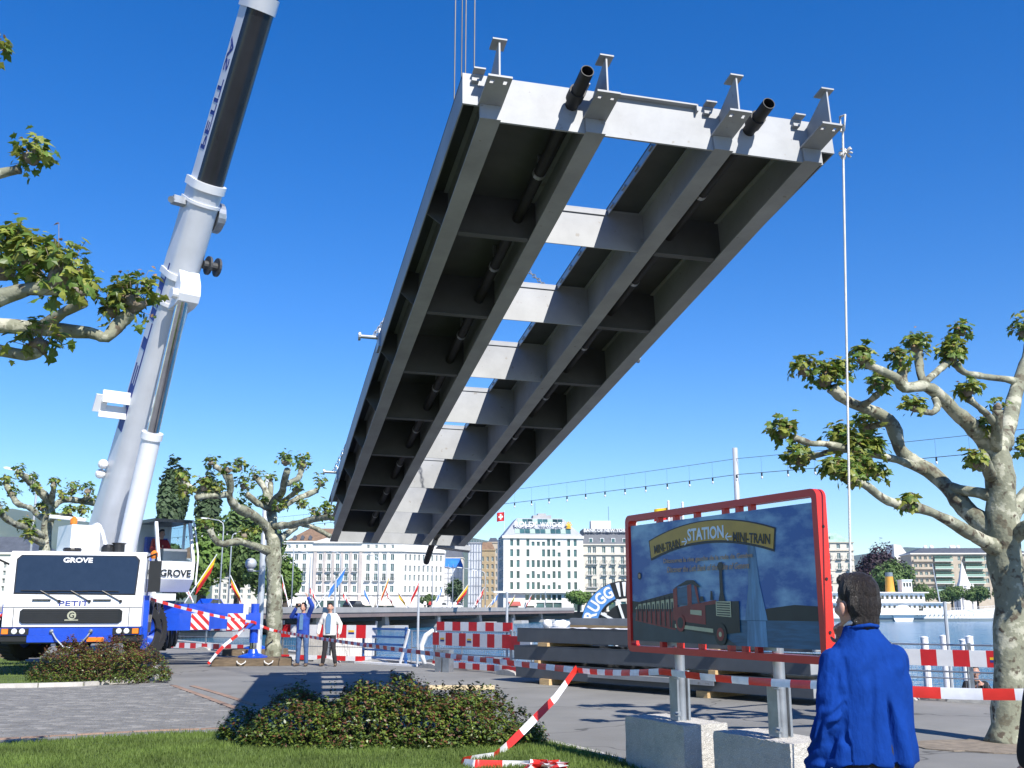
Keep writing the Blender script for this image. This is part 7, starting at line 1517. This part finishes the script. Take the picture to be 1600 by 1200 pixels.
for s in (-1, 1): b = B(); capsule(b, (s*.1, -.045, .045), .044, (s*.112, .15, .04), .04, 12); capsule(b, (s*.1, -.02, .06), .05, (s*.1, -.02, .11), .05); remesh('shoe', b, .01, 'cloth_black', man, 3)
# --- generic standing or sitting figure for those further away
def figure(label, loc, rz, J, top, low, topmat, lowmat, hairmat='hair', vox=.016, extra=None, shoes='shoe', group=None, name='person', headyaw=0, sit=False, tilt=0):
    """J: joints: hip, chest, neck, head, le, lw, re, rw (elbows, wrists), lk, la, rk, ra (knees, ankles)"""
    t = thing(name, label, 'person', loc, rz, group); b = B(); hc = Vector(J['head'])
    T, Rm = head_prims(b, hc, headyaw, 1.0, tilt); nk = Vector(J['neck']); hp = Vector(J['hip']); capsule(b, nk-Vector((0, 0, .08)), .058, hc-Vector((0, 0, .07)), .055)
    capsule(b, hp, .12, nk-Vector((0, 0, .2)), .13); sh = {s: nk+Vector((s*.185, 0, -.085)) for s in (-1, 1)}; hj = {s: hp+Vector((s*.095, 0, -.03)) for s in (-1, 1)}
    for s, e, w_, k, a in ((-1, 'le', 'lw', 'lk', 'la'), (1, 're', 'rw', 'rk', 'ra')):
        capsule(b, sh[s], .052, J[e], .042); capsule(b, J[e], .041, J[w_], .029); d = Vector(J[w_])-Vector(J[e]); hand(b, J[w_], d, (-s, .2, 0), 1.05, .4, s)
        capsule(b, hj[s], .085, J[k], .056); capsule(b, J[k], .053, J[a], .038)
    remesh('body', b, min(vox, .011), 'skin', t, 2); eyes(T, t); hair_cap('hair', hc, headyaw, 1.0, hairmat, t, 0, .01, tilt)
    b = B(); mid = (hp+nk)/2
    loft(b, [(hp.x, hp.y, hp.z-.09, .19, .135), (hp.x, hp.y, hp.z+.02, .19, .14), (mid.x, mid.y, mid.z, .18, .13), (nk.x, nk.y, nk.z-.16, .2, .125), (nk.x, nk.y, nk.z-.08, .165, .1), (nk.x, nk.y, nk.z-.01, .075, .07)])
    for s, e, w_ in ((-1, 'le', 'lw'), (1, 're', 'rw')): capsule(b, sh[s]+Vector((-s*.03, 0, 0)), .08, J[e], .065); w2 = Vector(J[e]).lerp(Vector(J[w_]), .9); capsule(b, J[e], .064, w2, .052)
    remesh(top, b, vox, topmat, t, 3, lambda v: .009*noise.noise(v*8))
    b = B(); loft(b, [(hp.x, hp.y, hp.z-.12, .165, .12), (hp.x, hp.y, hp.z+.06, .165, .125)])
    for s, k, a in ((-1, 'lk', 'la'), (1, 'rk', 'ra')): capsule(b, hj[s], .098, J[k], .072); capsule(b, J[k], .07, Vector(J[k]).lerp(Vector(J[a]), .93), .06)
    remesh(low, b, vox, lowmat, t, 3, lambda v: .006*noise.noise(v*10))
    for s, a in ((-1, 'la'), (1, 'ra')): A = Vector(J[a]); b = B(); capsule(b, A+Vector((0, -.05, -.035)), .042, A+Vector((s*.03, .15, -.042)), .038); remesh('shoe', b, .014, shoes, t, 2)
    return t, T
def stand(h=1.0, **kw):
    J = dict(hip=(0, 0, .93), neck=(0, 0, 1.47), head=(0, .03, 1.625), le=(-.27, -.02, 1.12), lw=(-.29, .06, .86), re=(.27, -.02, 1.12), rw=(.29, .06, .86), lk=(-.11, .01, .5), la=(-.13, -.01, .085), rk=(.11, .01, .5), ra=(.13, -.01, .085)); J.update(kw); return J
# man filming with raised arms: he faces us and looks up at the load
P = gr(471, 1041); t, T = figure('man in a blue jacket and jeans filming with raised arms', (P.x, P.y, 0), R(168), stand(le=(-.3, .12, 1.66), lw=(-.2, .2, 1.9), re=(.28, .2, 1.36), rw=(.1, .3, 1.6), lk=(-.12, .01, .5), rk=(.1, .03, .5)), 'jacket', 'jeans', 'cloth_blue_far', 'denim', tilt=R(18))
B().box(-.03, .11, .27, .33, 1.62, 1.73).cyl((.04, .31, 1.675), (.04, .38, 1.675), .03, n=12).build('camera', 'plastic_black', None); cm_ = D.objects['camera.001'] if 'camera.001' in D.objects else None
if cm_: cm_.name = 'video_camera'; cm_.location = (P.x, P.y, 0); cm_.rotation_euler = (0, 0, R(168)); tag(cm_, 'small dark video camera held up to the face of the man in jeans', 'camera')
B().prism([(-.05, 1.0), (.06, 1.0), (.05, 1.4), (0, 1.44), (-.05, 1.4)], (0, .128, 0), (1, 0, 0), (0, 0, 1), (0, .02, 0)).build('shirt_front', 'shirt_blue', t)
# man in the white jacket
P = gr(513, 1041); t, T = figure('moustached man in an open white jacket and dark trousers standing', (P.x, P.y, 0), R(176), stand(le=(-.3, -.03, 1.14), lw=(-.3, .08, .88), re=(.3, -.03, 1.14), rw=(.31, .06, .88), lk=(-.13, .03, .5), la=(-.2, .02, .085), ra=(.17, 0, .085)), 'jacket', 'trousers', 'cloth_white', 'trouser')
B().prism([(-.055, .9), (.07, .9), (.085, 1.15), (.07, 1.38), (.04, 1.45), (-.03, 1.45), (-.06, 1.36)], (0, .122, 0), (1, 0, 0), (0, 0, 1), (0, .03, 0)).build('shirt_front', 'shirt_blue', t)
B().ell(T(0, .093, -.06), (.028, .01, .008), n=12, m=8).build('moustache', 'hair', t)
# crane operator, seated
cwm = Matrix.Translation(CR) @ Matrix.Rotation(CA, 4, 'Z'); sp_ = cwm @ sl(.35+.62, -1.55, 2.05+.9); ang_ = math.atan2(fx.y, fx.x)-math.pi/2
sitJ = dict(hip=(0, 0, .12), neck=(0, .0, .66), head=(0, .03, .815), le=(-.26, .08, .34), lw=(-.2, .34, .32), re=(.26, .08, .34), rw=(.2, .34, .32), lk=(-.12, .42, .1), la=(-.12, .5, -.3), rk=(.12, .42, .1), ra=(.12, .5, -.3))
figure('crane operator in a red top sitting in the operator cab', sp_, ang_, sitJ, 'jersey', 'trousers', 'cloth_red', 'trouser', vox=.02)
# man sitting on the landing below the quay
P = at(1524, 1062, 20.3); figure('man in a dark jacket sitting on the landing behind the right barrier', (P.x, P.y, -.42+.02), R(165), dict(sitJ, la=(-.14, .62, .075), ra=(.14, .62, .075), lk=(-.14, .4, .42), rk=(.14, .4, .42), lw=(-.05, .3, .62), rw=(.05, .32, .55)), 'jacket', 'trousers', 'cloth_black', 'trouser', vox=.02, shoes='cloth_black')
# dark clothed bystander cut by the right edge
P = at(1684, 1100, 5.2); figure('bystander in a black coat at the right beside the tape', (P.x+.02, P.y, 0), R(10), stand(), 'coat', 'trousers', 'cloth_black', 'cloth_black', shoes='cloth_black', vox=.02)
# walkers on the far bridge
for px, c, lab in ((664, 'cloth_white', 'walker in a white top on the bridge near the slim tower house'), (672, 'cloth_red', 'walker in a red top on the bridge near the slim tower house'), (744, 'cloth_white', 'walker in a white top on the bridge by the cross flag')):
    Y = onb(px)+2; P = at(px, 948, Y); figure(lab, (P.x, P.y, 1.252), R(30), stand(), 'top', 'trousers', c, 'trouser', vox=.04, group='walkers on the road bridge')
# ================================================================ the air over the lake
b = B(); b.box(-6000, 6000, -40, 7600, -4.5, 640)
hz = b.build('haze', []); hz['kind'] = 'stuff'; hz['label'] = 'thin blue summer haze over the lake and far hills'; hz['category'] = 'haze'
m = D.materials.new('haze_air'); m.use_nodes = True; n = m.node_tree.nodes; n.clear(); pv = n.new('ShaderNodeVolumePrincipled'); out = n.new('ShaderNodeOutputMaterial')
pv.inputs['Color'].default_value = (.5, .72, 1, 1); pv.inputs['Density'].default_value = .000045; pv.inputs['Anisotropy'].default_value = 0; m.node_tree.links.new(pv.outputs[0], out.inputs['Volume']); hz.data.materials.append(m)
